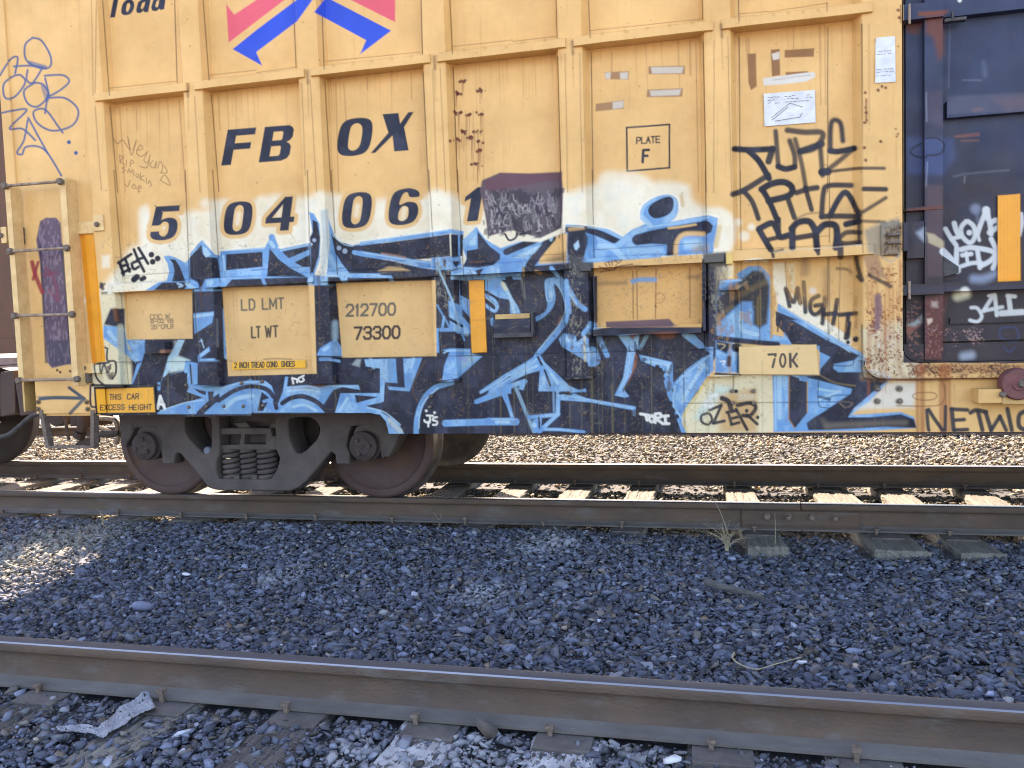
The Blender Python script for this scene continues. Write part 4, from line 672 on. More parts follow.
stroke(sf4((392, 395), (392, 490)), 1.8, lin(120, 60, 48, KA), 1, .8); stroke(sf4((530, 20), (532, 90)), 1.5, RUST, .8, .8)
w6 = T(768, 170, 4)
fill(w6((425, 500), (450, 490), (458, 560), (445, 640), (425, 640)), c=lin(136, 104, 116, KA), soft=1.5, a=.9); fill(w6((380, 345), (440, 335), (460, 400), (480, 440), (400, 410)), c=lin(136, 100, 96, KA), soft=2, a=.6)
fill(w6((385, 240), (440, 215), (520, 190), (530, 220), (470, 230), (440, 340), (400, 330)), c=lin(150, 148, 140, KA), soft=3, a=.8); stroke(w6((440, 330), (490, 365), (530, 330)), 2, lin(190, 180, 170, KA), 1.2, .7); stroke(w6((405, 420), (490, 465)), 4, INK, 1.2, .8); stroke(w6((352, 350), (362, 400), (375, 440), (360, 425)), 4.5, INK, 1, .9)
fill([(912, 364), (1090, 363), (1090, 371), (912, 374)], c=lin(150, 96, 66, KA), soft=3, a=.6)
chips(905, 362, 1090, 380, 311, .50, lin(120, 70, 50, KA), 1.8, 4, .8); chips(905, 362, 1090, 376, 312, .57, lin(78, 50, 48, KA), 1.5, 4)
for x, w in ((922, 5), (917, 3), (944, 6), (940, 2.5), (949, 3)): stroke([(x, 366), (x+.5, 436)], w, lin(170, 92, 50, KA), 1.8, .65, False)
stroke([(898, 340), (902, 375), (930, 380)], 4, lin(150, 96, 62, KA), 3, .4)
stroke([(860, 379), (1100, 378)], 2, lin(120, 70, 46, KA), 1, .8, False)
for q in (((861.5, 325), (862, 372), (868, 379), (880, 380.5)),): stroke(q, 1.4, lin(60, 44, 40, KA), .7, .85)  # edge shadow round the frame's lower corner, painted as a dark line
# pressed oblong, bolt stains, faint joint lines on the sill
fv = T(896, 330, 8)
for q in (((175, 500), (290, 500), (325, 525), (290, 556), (175, 556), (130, 525), (175, 500)),): stroke(fv(*q), 1, lin(130, 84, 62, KA), .6, .8)
stroke(fv((0, 605), (310, 605), (380, 560), (390, 480), (370, 410)), 1, lin(130, 84, 62, KA), .6, .8); stroke(fv((0, 402), (420, 400)), .9, lin(110, 66, 46, KA), .6, .7)
stroke(tM((372, 392), (372, 525), (410, 560), (600, 562)), 1, lin(44, 44, 60, KA), .5, .8); stroke(tM((430, 275), (470, 290), (580, 290), (600, 262)), 1, lin(40, 44, 66, KA), .5, .8); stroke(tM((440, 520), (470, 484), (600, 480)), 1, lin(40, 44, 66, KA), .5, .7)
for p in tM((890, 440), (748, 520), (893, 520), (750, 436)): dot(p, 3.4, lin(120, 108, 100, KA), 1.2, .7)
# paint-marker words on the sill
n8 = T(896, 330, 8)
for q, w in ((((245, 640), (255, 768), (262, 800)), 3.6), (((260, 635), (300, 700), (370, 800)), 3.8), (((395, 610), (392, 800)), 3.4), (((440, 632), (570, 638)), 4), (((445, 632), (460, 800)), 4.4), (((470, 720), (545, 715)), 3.8), (((465, 800), (570, 795)), 4), (((595, 660), (640, 640), (720, 655)), 4.4), (((655, 650), (690, 800)), 4.4), (((715, 655), (760, 800)), 4.4), (((760, 800), (830, 690)), 4), (((830, 690), (880, 800)), 4), (((890, 630), (925, 800)), 4.4), (((1040, 645), (985, 680), (985, 770), (1040, 800)), 4.6), (((1040, 645), (1090, 690), (1080, 780), (1040, 800)), 4.6)):
    stroke(n8(*q), w, lin(52, 56, 70, KA), .8, .95)
runoff(930, 1000, 385, 385, 10, 31, RUST, .3)
# ---- the dark door leaf: faded blue-black paint, rust and white tags
dn = fbm(CH, CW, 26*CS, 18*CS, 61, 5)
_x0 = int((903.5-CU0)*CS); _y1 = int((363-CV0)*CS)
gy_ = np.linspace(0, 1, _y1)[:, None]
base = lin(56, 67, 100, KA)+(lin(62, 56, 66, KA)-lin(56, 67, 100, KA))*np.clip((gy_*1.15+dn[:_y1, _x0:]*.5-.65)*2.2, 0, 1)[..., None]
CAN[:_y1, _x0:] = base*(0.8+.4*dn[:_y1, _x0:, None])
zt = T(896, 0, 8); zm = T(896, 90, 8); zn = T(896, 180, 8); zo = T(896, 260, 8)
DR = lin(104, 62, 56, KA)
fill(zt((235, 125), (380, 120), (380, 430), (340, 480), (300, 300), (240, 260)), c=lin(122, 72, 62, KA), soft=4, a=.85); fill(zt((75, 180), (225, 160), (170, 280), (90, 260)), c=lin(110, 66, 60, KA), soft=3, a=.8); fill(zt((175, 95), (420, 80), (400, 110), (180, 130)), c=lin(140, 76, 50, KA), soft=1.5, a=.8)
fill(zm((80, 370), (460, 390), (470, 540), (380, 680), (80, 670)), c=lin(72, 92, 148, KA), soft=4, a=.6); fill(zm((240, 0), (375, 0), (375, 300), (250, 250)), c=lin(96, 86, 106, KA), soft=4, a=.5)
stroke(zm((215, 420), (140, 460), (115, 500), (160, 530), (240, 540)), 2, lin(40, 46, 70, KA), .7, .9); stroke(zm((240, 385), (330, 385), (385, 440), (350, 510), (240, 522)), 2, lin(40, 46, 70, KA), .7, .9)
for q in (((465, 370), (660, 345)), ((480, 375), (665, 362)), ((520, 405), (660, 402)), ((620, 160), (680, 152))): stroke(zm(*q), 1.6 if q[0][0] < 600 else 4, lin(150, 96, 86, KA), .8, .6, False)
for q in (((240, 20), (245, 250)), ((250, 580), (240, 768))): stroke(zm(*q), 1.2, lin(160, 170, 200, KA), .8, .5)
fill(zm((405, 50), (1024, 20), (1100, 20), (1100, 165), (405, 195)), c=lin(92, 98, 124, KA), soft=2, a=.6)
fill(zm((760, 60), (1100, 40), (1100, 160), (900, 165)), c=lin(120, 92, 104, KA), soft=6, a=.4)
stroke(zm((460, 690), (600, 665), (900, 640)), 2, lin(110, 116, 140, KA), 1, .5); stroke(zm((550, 690), (545, 740)), 1.4, lin(150, 150, 170, KA), .8, .5); stroke(zt((430, 200), (420, 700)), 1.2, lin(120, 130, 170, KA), .8, .4); stroke(zt((700, 500), (710, 600)), 4, lin(110, 130, 160, KA), 3, .35); stroke(zt((530, 640), (680, 640)), 1.6, lin(120, 140, 180, KA), 1, .4)
dot(zt((508, 2))[0], 2, PURW, .8, .9)
fill(zn((240, 40), (375, 40), (375, 768), (245, 768)), c=lin(104, 84, 92, KA), soft=3, a=.6); fill(zo((235, 300), (410, 280), (380, 480), (360, 790), (235, 790)), c=lin(116, 66, 66, KA), soft=2.5, a=.8); stroke(zn((100, 245), (360, 215)), 3.4, lin(120, 70, 60, KA), 1, .8)
fill(zo((80, 530), (200, 520), (150, 560), (110, 600), (80, 580)), c=lin(176, 110, 96, KA), soft=1.5, a=.7); fill(zo((80, 520), (150, 490), (205, 440), (205, 500), (150, 530)), c=lin(190, 206, 216, KA), soft=2, a=.8)
r2 = random.Random(4)
chips(924, 326, 986, 346, 321, .56, lin(170, 140, 140, KA), 1.5, 4); chips(904, 296, 945, 362, 322, .58, lin(150, 104, 96, KA), 2, 5); chips(925, 280, 945, 362, 324, .52, lin(96, 52, 48, KA), 2.4, 4, .8); chips(904, 200, 1090, 362, 325, .64, lin(96, 74, 80, KA), 3, 6, .4)
for q in (((905, 290), (1090, 286)),): stroke(q, 6, lin(64, 68, 92, KA), 1.5, .6, False)
fill(zn((245, 420), (300, 430), (385, 490), (385, 560), (260, 500)), c=lin(196, 184, 160, KA), soft=1.4, a=.85); fill(zn((160, 420), (225, 380), (225, 490), (190, 460)), c=lin(170, 186, 214, KA), soft=3, a=.8)
TW = lin(216, 226, 240, KA)
for q, w in ((((395, 390), (430, 450), (480, 520)), 4.6), (((465, 345), (480, 400), (500, 440)), 5), (((440, 470), (520, 450)), 4), (((560, 330), (520, 380), (530, 450), (590, 500), (630, 450), (620, 370), (575, 330)), 4.6), (((650, 430), (680, 340), (720, 250)), 5), (((720, 240), (750, 350), (760, 430)), 5), (((650, 430), (665, 480)), 3.4), (((745, 420), (830, 360), (800, 320), (760, 340)), 5), (((720, 240), (722, 290)), 8),
             (((375, 570), (440, 640), (490, 720)), 7), (((485, 545), (480, 690)), 5), (((490, 700), (600, 665), (680, 660)), 4), (((520, 555), (600, 540), (740, 560), (790, 590), (760, 640), (690, 680)), 5), (((530, 600), (600, 590)), 4.4), (((560, 580), (570, 650)), 3.4), (((650, 560), (670, 700)), 4.6), (((760, 470), (800, 560), (800, 640), (775, 705)), 5), (((1000, 270), (1005, 350), (985, 440)), 4)):
    stroke(zn(*q), w, TW, .9, .95)
dot(zn((585, 420))[0], 2.8, TW, .7); dot(zn((635, 230))[0], 5, lin(140, 154, 190, KA), 3, .8); stroke(zn((645, 240), (655, 330)), 3, lin(120, 134, 170, KA), 2.5, .6)
stroke(zo((620, 150), (700, 150), (800, 110)), 8, lin(150, 168, 204, KA), 4, .8); stroke(zo((490, 290), (560, 270)), 8.5, lin(226, 228, 210, KA), 3.5, .9); dot(zo((550, 250))[0], 4.5, PURW, 2, .8); fill(zo((280, 330), (330, 330), (335, 380), (285, 375)), c=lin(190, 176, 176, KA), soft=2, a=.8); fill(zo((245, 470), (290, 465), (290, 490), (255, 520)), c=lin(226, 206, 196, KA), soft=1.2, a=.9)
for q, w in ((((600, 380), (650, 385), (685, 450), (650, 492), (590, 480)), 3.4), (((740, 285), (790, 275)), 3), (((775, 285), (700, 405)), 4), (((790, 285), (805, 440)), 4), (((700, 405), (850, 375)), 3.6), (((890, 285), (950, 290)), 4), (((900, 290), (915, 410)), 5), (((840, 425), (1010, 415)), 6)):
    stroke(zo(*q), w, TW, .9, .95)
stroke(zo((540, 770), (600, 760)), 8, lin(170, 186, 214, KA), 4, .8)
for q in (((860, 690), (900, 735), (950, 700)), ((830, 620), (840, 545), (960, 545), (970, 640), (880, 640), (830, 610))): stroke(zo(*q), 1.8, lin(60, 74, 120, KA), .8, .8)
# yellow reflective tape
for L in ([(79.5, 233), (93.5, 233), (105.5, 361.5), (92, 362.5)], [(468.5, 280.5), (484, 280), (487, 352), (471.5, 353)], [(997.5, 195.5), (1020, 193.5), (1020.5, 280.5), (997.5, 281.5)]):
    fill(L, c=ORG, soft=.4)
stroke([(82, 233), (94.5, 362)], 4.4, lin(234, 146, 20, KA), .8, .8, False)
for k in range(1, 7): x = 997.5+k*3.3; stroke([(x, 195), (x, 281)], .8, lin(236, 150, 20, KA), .5, .5, False)
for y in (262, 282, 300, 320): stroke([(469.5+(y-280)*.04, y), (485+(y-280)*.04, y-.6)], .5, lin(190, 120, 30, KA), .4, .6, False)
# fine overall dirt
CAN *= (0.955+0.09*fbm(CH, CW, 6*CS, 5*CS, 71, 4))[..., None]
r3 = random.Random(17)
for k in range(1500):
    x = r3.uniform(100, 900); y = r3.uniform(230, 432); L = r3.uniform(1, 7); an = r3.uniform(-1, 1)
    if x < 720: stroke([(x, y), (x+L*math.cos(an*3), y+L*math.sin(an*3))], r3.uniform(.3, .7), lin(130, 128, 120, KA), .4, r3.uniform(.15, .6), False)
for k in range(46):
    x = r3.uniform(120, 900); y = r3.uniform(360, 385); stroke([(x, y), (x+.5, 434)], r3.uniform(.6, 1.6), lin(150, 140, 100, KA), .8, r3.uniform(.1, .4), False)
for k in range(260):
    x = r3.uniform(5, 1020); y = r3.uniform(0, 380); dot((x, y), r3.uniform(.25, .8), lin(120, 78, 52, KA), .4, .6)
CAN *= np.array([1.08, 1.0, .88], np.float32)
CAN = np.clip(CAN, .004, .9)
# ------------------------------------------------------------------ materials
def mat(name, col=(.5, .5, .5), rough=.6, metal=0.0, col2=None, scale=8.0, detail=5.0, bump=0.0, bscale=60.0, attr=None, stretch=(1, 1, 1), lo=.35, hi=.65, col3=None, scale3=2.0, lo3=.5, hi3=.7, spec=None, rvar=0.0):
    m = bpy.data.materials.new(name); m.use_nodes = True
    N = m.node_tree.nodes; L = m.node_tree.links; p = N['Principled BSDF']
    tc = N.new('ShaderNodeTexCoord'); mp = N.new('ShaderNodeMapping'); mp.inputs['Scale'].default_value = stretch
    L.new(tc.outputs['Object'], mp.inputs[0])
    out = None
    if attr:
        a = N.new('ShaderNodeAttribute'); a.attribute_name = attr; out = a.outputs['Color']
    if col2 is not None:
        nz = N.new('ShaderNodeTexNoise'); nz.inputs['Scale'].default_value = scale; nz.inputs['Detail'].default_value = detail; nz.inputs['Roughness'].default_value = .6
        L.new(mp.outputs[0], nz.inputs['Vector'])
        mr = N.new('ShaderNodeMapRange'); mr.inputs[1].default_value = lo; mr.inputs[2].default_value = hi; L.new(nz.outputs[0], mr.inputs[0])
        mx = N.new('ShaderNodeMix'); mx.data_type = 'RGBA'; L.new(mr.outputs[0], mx.inputs[0])
        if attr:
            mx.blend_type = 'MULTIPLY'; L.new(out, mx.inputs[6]); mx.inputs[7].default_value = (*col2, 1)
        else:
            mx.inputs[6].default_value = (*col, 1); mx.inputs[7].default_value = (*col2, 1)
        out = mx.outputs[2]
    if col3 is not None:
        nz3 = N.new('ShaderNodeTexNoise'); nz3.inputs['Scale'].default_value = scale3; nz3.inputs['Detail'].default_value = 6; nz3.inputs['Roughness'].default_value = .65
        L.new(mp.outputs[0], nz3.inputs['Vector'])
        mr3 = N.new('ShaderNodeMapRange'); mr3.inputs[1].default_value = lo3; mr3.inputs[2].default_value = hi3; L.new(nz3.outputs[0], mr3.inputs[0])
        mx3 = N.new('ShaderNodeMix'); mx3.data_type = 'RGBA'; L.new(mr3.outputs[0], mx3.inputs[0])
        if out is not None: L.new(out, mx3.inputs[6])
        else: mx3.inputs[6].default_value = (*col, 1)
        mx3.inputs[7].default_value = (*col3, 1); out = mx3.outputs[2]
    if out is not None: L.new(out, p.inputs['Base Color'])
    else: p.inputs['Base Color'].default_value = (*col, 1)
    p.inputs['Roughness'].default_value = rough; p.inputs['Metallic'].default_value = metal
    if spec is not None: p.inputs['Specular IOR Level'].default_value = spec
    if rvar:
        nr = N.new('ShaderNodeTexNoise'); nr.inputs['Scale'].default_value = 9; nr.inputs['Detail'].default_value = 5; L.new(mp.outputs[0], nr.inputs['Vector'])
        rr = N.new('ShaderNodeMapRange'); rr.inputs[1].default_value = .3; rr.inputs[2].default_value = .7; rr.inputs[3].default_value = rough-rvar; rr.inputs[4].default_value = rough+rvar
        L.new(nr.outputs[0], rr.inputs[0]); L.new(rr.outputs[0], p.inputs['Roughness'])
    if bump:
        nb = N.new('ShaderNodeTexNoise'); nb.inputs['Scale'].default_value = bscale; nb.inputs['Detail'].default_value = 6; L.new(mp.outputs[0], nb.inputs['Vector'])
        b = N.new('ShaderNodeBump'); b.inputs['Strength'].default_value = bump; b.inputs['Distance'].default_value = .01
        L.new(nb.outputs[0], b.inputs['Height']); L.new(b.outputs[0], p.inputs['Normal'])
    return m
M = {}
M['paint'] = mat('painted_steel', rough=.5, attr='paint', col2=(.86, .84, .80), scale=3, bump=.06, bscale=40, rvar=.12, spec=.22)
M['sticker'] = mat('printed_sheet', rough=.5, attr='paint', col2=(.92, .92, .92), scale=12, bump=.05, bscale=60)
M['shell'] = mat('underframe_steel', (.035, .026, .024), .85, 0, (.06, .04, .032), 6, bump=.3, bscale=50)
M['yellow'] = mat('weathered_yellow_paint', tuple(lin(226, 184, 112, .72)), .55, 0, tuple(lin(200, 156, 100, .72)), 12, bump=.1, bscale=60, col3=(.16, .08, .04), scale3=26, lo3=.66, hi3=.74)
M['ladder'] = mat('scuffed_cream_paint', tuple(lin(243, 203, 142, .78)), .55, 0, tuple(lin(226, 182, 122, .75)), 14, bump=.1, bscale=70, col3=(.14, .07, .04), scale3=40, lo3=.66, hi3=.72)
M['rod'] = mat('rusty_rod', (.34, .24, .17), .7, 0, (.16, .1, .07), 22, bump=.3, bscale=120)
M['bolt'] = mat('rusty_bolt', (.10, .07, .055), .75, .2, (.2, .15, .12), 60, bump=.3, bscale=150)
M['truck'] = mat('dusty_cast_steel', (.058, .046, .045), .85, 0, (.088, .072, .069), 7, bump=.35, bscale=70, col3=(.16, .14, .13), scale3=35, lo3=.64, hi3=.8)
M['wheel'] = mat('wheel_steel', (.058, .030, .029), .75, .0, (.078, .048, .046), 5, bump=.12, bscale=60, col3=(.085, .04, .024), scale3=3, lo3=.52, hi3=.72)
M['wheeld'] = mat('shaded_wheel', (.022, .015, .013), .8, 0, (.035, .024, .02), 5, bump=.2, bscale=60)  # dark copy of the wheel steel, with the neighbouring car's shade in its colour
M['rimm'] = mat('wheel_rim_steel', (.12, .10, .095), .45, .6, (.2, .17, .16), 9, bump=.1, bscale=80)
M['cap'] = mat('bearing_cap', (.062, .042, .042), .8, 0, (.036, .027, .027), 16, bump=.4, bscale=90, col3=(.2, .15, .13), scale3=40, lo3=.62, hi3=.76)
M['maroon'] = mat('maroon_paint', (.17, .045, .045), .6, 0, (.10, .035, .035), 14, bump=.2, bscale=80, col3=(.07, .035, .03), scale3=24, lo3=.6, hi3=.7)
M['dark'] = mat('dark_grimy_steel', (.03, .03, .034), .7, 0, (.06, .055, .056), 18, bump=.3, bscale=90)
M['brown'] = mat('brown_car_paint', (.075, .042, .034), .7, 0, (.05, .034, .03), 4, bump=.15, bscale=30)
M['rust'] = mat('rail_rust', (.105, .068, .048), .85, 0, (.072, .05, .040), 7, bump=.5, bscale=110, stretch=(.45, 1, 1), col3=(.12, .115, .115), scale3=10, lo3=.55, hi3=.8, rvar=.08)
M['railfoot'] = mat('rail_foot_dust', (.088, .075, .070), .9, 0, (.12, .108, .102), 9, bump=.3, bscale=100, stretch=(.5, 1, 1), col3=(.2, .2, .21), scale3=34, lo3=.66, hi3=.8)
M['railtop'] = mat('worn_rail_head', (.30, .28, .27), .42, .85, (.16, .14, .13), 4, stretch=(.2, 6, 1), bump=.04, bscale=120)
M['railshine'] = mat('polished_rail_edge', (.34, .35, .38), .34, .9, (.22, .22, .25), 5, stretch=(.15, 3, 1))
M['rail_rusty_head'] = mat('dull_rail_head', (.052, .052, .064), .75, .1, (.07, .062, .066), 5, stretch=(.2, 4, 1), bump=.06, bscale=100)
M['wood'] = mat('weathered_tie', (.135, .124, .108), .9, 0, (.215, .196, .166), 3, bump=1.0, bscale=9, stretch=(14, 1.2, 8), col3=(.07, .06, .055), scale3=5, lo3=.56, hi3=.66)
M['wood_dark'] = mat('creosote_tie', (.065, .056, .052), .9, 0, (.12, .105, .095), 3, bump=1.0, bscale=9, stretch=(14, 1.2, 8), col3=(.03, .028, .03), scale3=5, lo3=.54, hi3=.64)
M['wood_white'] = mat('tie_with_white_residue', (.46, .465, .49), .9, 0, (.26, .25, .25), 5, bump=.8, bscale=14, stretch=(3, 1.5, 3), col3=(.07, .066, .066), scale3=11, lo3=.52, hi3=.57)
M['plate'] = mat('tie_plate_steel', (.072, .06, .055), .85, 0, (.12, .10, .092), 12, bump=.3, bscale=90)
M['stone'] = mat('ballast_stone', rough=.88, attr='tint', col2=(.72, .72, .74), scale=30, bump=.9, bscale=45, spec=.25)
M['bed'] = mat('ballast_bed', (.05, .05, .052), .95, 0, (.085, .084, .086), 30, bump=1.0, bscale=35)
M['earth'] = mat('gravel_ground', (.26, .235, .20), .95, 0, (.34, .31, .265), 1.2, bump=.8, bscale=12)
M['straw'] = mat('dry_grass', (.42, .36, .24), .9, 0, (.3, .25, .16), 30)
M['stick'] = mat('grey_stick', (.12, .11, .105), .9, 0, (.06, .056, .056), 8, stretch=(1, 12, 12), bump=.6, bscale=30)
M['plastic'] = mat('white_shredded_plastic', (.36, .37, .42), .7, 0, (.2, .2, .235), 30, stretch=(3, 14, 3), bump=.8, bscale=30)
M['pebble'] = mat('smooth_pebble', (.17, .19, .27), .8, 0, (.13, .145, .2), 14, bump=.1, bscale=50)
M['paper'] = mat('weathered_paper', (.66, .67, .68), .85, 0, (.52, .53, .56), 16, bump=.35, bscale=20)

# ------------------------------------------------------------------ objects
def tag(o, label=None, cat=None, group=None, kind=None):
    if label: o['label'] = label
    if cat: o['category'] = cat
    if group: o['group'] = group
    if kind: o['kind'] = kind
    return o
def thing(name, loc, label, cat, group=None):
    o = bpy.data.objects.new(name, None); COL.objects.link(o); o.location = loc; o.empty_display_size = .2
    return tag(o, label, cat, group)
def link(name, me, m, parent=None):
    o = bpy.data.objects.new(name, me)
    for k in (m if isinstance(m, (list, tuple)) else [m]): me.materials.append(M[k] if isinstance(k, str) else k)
    COL.objects.link(o)
    if parent is not None:
        o.parent = parent; o.matrix_parent_inverse = Matrix.Translation(-parent.location) if parent.parent is None else Matrix.Identity(4)
    return o
def mesh_np(V, Fq, smooth=False, col=None, attr='paint', tri=None):
    """mesh from numpy vertices and quads (n x 4) or triangles"""
    me = bpy.data.meshes.new('mesh'); V = np.asarray(V, np.float32); Fq = np.asarray(Fq, np.int32)
    me.vertices.add(len(V)); me.vertices.foreach_set('co', V.ravel())
    k = Fq.shape[1]; me.loops.add(Fq.size); me.loops.foreach_set('vertex_index', Fq.ravel())
    me.polygons.add(len(Fq)); me.polygons.foreach_set('loop_start', np.arange(0, Fq.size, k, dtype=np.int32)); me.polygons.foreach_set('loop_total', np.full(len(Fq), k, np.int32))
    if smooth: me.polygons.foreach_set('use_smooth', np.ones(len(Fq), bool))
    me.update(calc_edges=True)
    if col is not None:
        a = me.color_attributes.new(attr, 'FLOAT_COLOR', 'POINT')
        c = np.ones((len(V), 4), np.float32); c[:, :3] = col; a.data.foreach_set('color', c.ravel())
    return me
def side_paint(V):
    """paint that a point of the car's side carries, read off the image-pixel canvas by projecting it through the camera"""
    V = np.asarray(V, np.float64)
    d = V-np.array([0, -CAM_D, CAM_H]); z = d@_F
    u = 512+CAM_F*(d@_R)/z; v = 384-CAM_F*(d@_U)/z
    x = np.clip((u-CU0)*CS-.5, 0, CW-2); y = np.clip((v-CV0)*CS-.5, 0, CH-2)
    xi = x.astype(int); yi = y.astype(int); fx = (x-xi)[:, None]; fy = (y-yi)[:, None]
    return (CAN[yi, xi]*(1-fx)+CAN[yi, xi+1]*fx)*(1-fy)+(CAN[yi+1, xi]*(1-fx)+CAN[yi+1, xi+1]*fx)*fy
def gridfaces(n, m, flip=False):
    i = np.arange(n-1)[:, None]*m+np.arange(m-1)[None, :]; i = i.ravel()
    f = np.stack([i, i+m, i+m+1, i+1], 1)
    return f[:, ::-1] if flip else f
def resample(P, step):
    out = [P[0]]
    for a, b in zip(P[:-1], P[1:]):
        L = math.dist(a, b); k = max(1, int(math.ceil(L/step)))
        for j in range(1, k+1): out.append(tuple(a[q]+(b[q]-a[q])*j/k for q in range(len(a))))
    return out
class MB:
    def __init__(s): s.v = []; s.f = []
    def box(s, x0, x1, y0, y1, z0, z1):
        b = len(s.v); s.v += [(x, y, z) for x in (x0, x1) for y in (y0, y1) for z in (z0, z1)]
        s.f += [[b+i for i in q] for q in ((0, 1, 3, 2), (4, 6, 7, 5), (0, 4, 5, 1), (2, 3, 7, 6), (0, 2, 6, 4), (1, 5, 7, 3))]; return s
    def tube(s, pts, r, n=10, cap=True, r2=None):
        P = [Vector(p) for p in pts]; b = len(s.v); N = len(P)
        for i, p in enumerate(P):
            t = (P[min(i+1, N-1)]-P[max(i-1, 0)]).normalized()
            up = Vector((0, 0, 1)) if abs(t.z) < .9 else Vector((1, 0, 0))
            a = t.cross(up).normalized(); c = t.cross(a)
            rr = r if r2 is None else r+(r2-r)*i/max(1, N-1)
            for k in range(n):
                q = p+(a*math.cos(2*math.pi*k/n)+c*math.sin(2*math.pi*k/n))*rr; s.v.append(tuple(q))
        for i in range(N-1):
            for k in range(n):
                s.f.append([b+i*n+k, b+i*n+(k+1) % n, b+(i+1)*n+(k+1) % n, b+(i+1)*n+k])
        if cap:
            s.f.append([b+k for k in range(n)][::-1]); s.f.append([b+(N-1)*n+k for k in range(n)])
        return s
    def lathe_y(s, cx, cz, prof, n=64):
        """profile of (r, y) turned about the line through (cx, cz) along Y"""
        b = len(s.v); m = len(prof)
        for k in range(n):
            a = 2*math.pi*k/n
            for r, y in prof: s.v.append((cx+r*math.cos(a), y, cz+r*math.sin(a)))
        for k in range(n):
            for j in range(m-1):
                s.f.append([b+k*m+j, b+((k+1) % n)*m+j, b+((k+1) % n)*m+j+1, b+k*m+j+1])
        return s
    def hexbolt(s, x, y, z, r, h, d='y'):
        b = len(s.v)
        for yy, rr in ((y, r), (y-h*.8, r), (y-h, r*.8)):
            for k in range(6): s.v.append((x+rr*math.cos(k*math.pi/3+.3), yy, z+rr*math.sin(k*math.pi/3+.3)))
        for j in range(2):
            for k in range(6): s.f.append([b+j*6+k, b+j*6+(k+1) % 6, b+(j+1)*6+(k+1) % 6, b+(j+1)*6+k])
        s.f.append([b+12+k for k in range(6)]); return s
    def prism(s, P, y0, y1):
        """outline of (x, z) given thickness from y0 to y1"""
        b = len(s.v); n = len(P)
        s.v += [(x, y0, z) for x, z in P]+[(x, y1, z) for x, z in P]
        s.f.append(list(range(b, b+n))); s.f.append(list(range(b+2*n-1, b+n-1, -1)))
        for k in range(n): s.f.append([b+k, b+n+k, b+n+(k+1) % n, b+(k+1) % n])
        return s
    def mesh(s, smooth=False, bevel=0.0, seg=2, sub=0):
        me = bpy.data.meshes.new('mesh'); me.from_pydata(s.v, [], s.f); me.update()
        bm = bmesh.new(); bm.from_mesh(me); bmesh.ops.recalc_face_normals(bm, faces=bm.faces)
        if bevel:
            ed = [e for e in bm.edges if len(e.link_faces) == 2 and e.calc_face_angle(0) > .5]
            bmesh.ops.bevel(bm, geom=ed, offset=bevel, segments=seg, affect='EDGES', profile=.6, clamp_overlap=True)
        if sub: bmesh.ops.subdivide_edges(bm, edges=bm.edges[:], cuts=sub, use_grid_fill=True)
        bm.to_mesh(me); bm.free()
        if smooth:
            me.polygons.foreach_set('use_smooth', np.ones(len(me.polygons), bool)); me.set_sharp_from_angle(angle=math.radians(40))
        return me
    def build(s, name, m, parent=None, smooth=False, bevel=0.0, paint=False, seg=2, sub=0):
        me = s.mesh(smooth, bevel, seg, sub)
        if paint: paint_mesh(me)
        return link(name, me, m, parent)
def paint_mesh(me):
    n = len(me.vertices); co = np.empty(n*3, np.float32); me.vertices.foreach_get('co', co)
    c = np.ones((n, 4), np.float32); c[:, :3] = side_paint(co.reshape(-1, 3))
    a = me.color_attributes.new('paint', 'FLOAT_COLOR', 'POINT'); a.data.foreach_set('color', c.ravel())
def copy_tree(o, parent=None, delta=None):
    c = o.copy(); COL.objects.link(c)
    if parent is not None: c.parent = parent
    elif delta is not None: c.location = o.location+Vector(delta)
    for ch in list(o.children): copy_tree(ch, c)
    return c
def curve_plate(loops, y0, y1, bevel=.008):
    """flat plate with holes from (x, z) loops, thickness y0..y1, softened edges"""
    cu = bpy.data.curves.new('c', 'CURVE'); cu.dimensions = '2D'; cu.fill_mode = 'BOTH'; cu.extrude = (y1-y0)/2-bevel; cu.bevel_depth = bevel; cu.bevel_resolution = 2
    for L in loops:
        sp = cu.splines.new('POLY'); sp.points.add(len(L)-1); sp.use_cyclic_u = True
        for k, (x, z) in enumerate(L): sp.points[k].co = (x, z, 0, 1)
    o = bpy.data.objects.new('c', cu); COL.objects.link(o)
    me = bpy.data.meshes.new_from_object(o.evaluated_get(bpy.context.evaluated_depsgraph_get()))
    bpy.data.objects.remove(o); bpy.data.curves.remove(cu)
    n = len(me.vertices); co = np.empty(n*3, np.float32); me.vertices.foreach_get('co', co); co = co.reshape(-1, 3)
    new = np.stack([co[:, 0], (y0+y1)/2-co[:, 2], co[:, 1]], 1); me.vertices.foreach_set('co', new.astype(np.float32).ravel()); me.update()
    me.polygons.foreach_set('use_smooth', np.ones(len(me.polygons), bool)); me.set_sharp_from_angle(angle=math.radians(35))
    return me
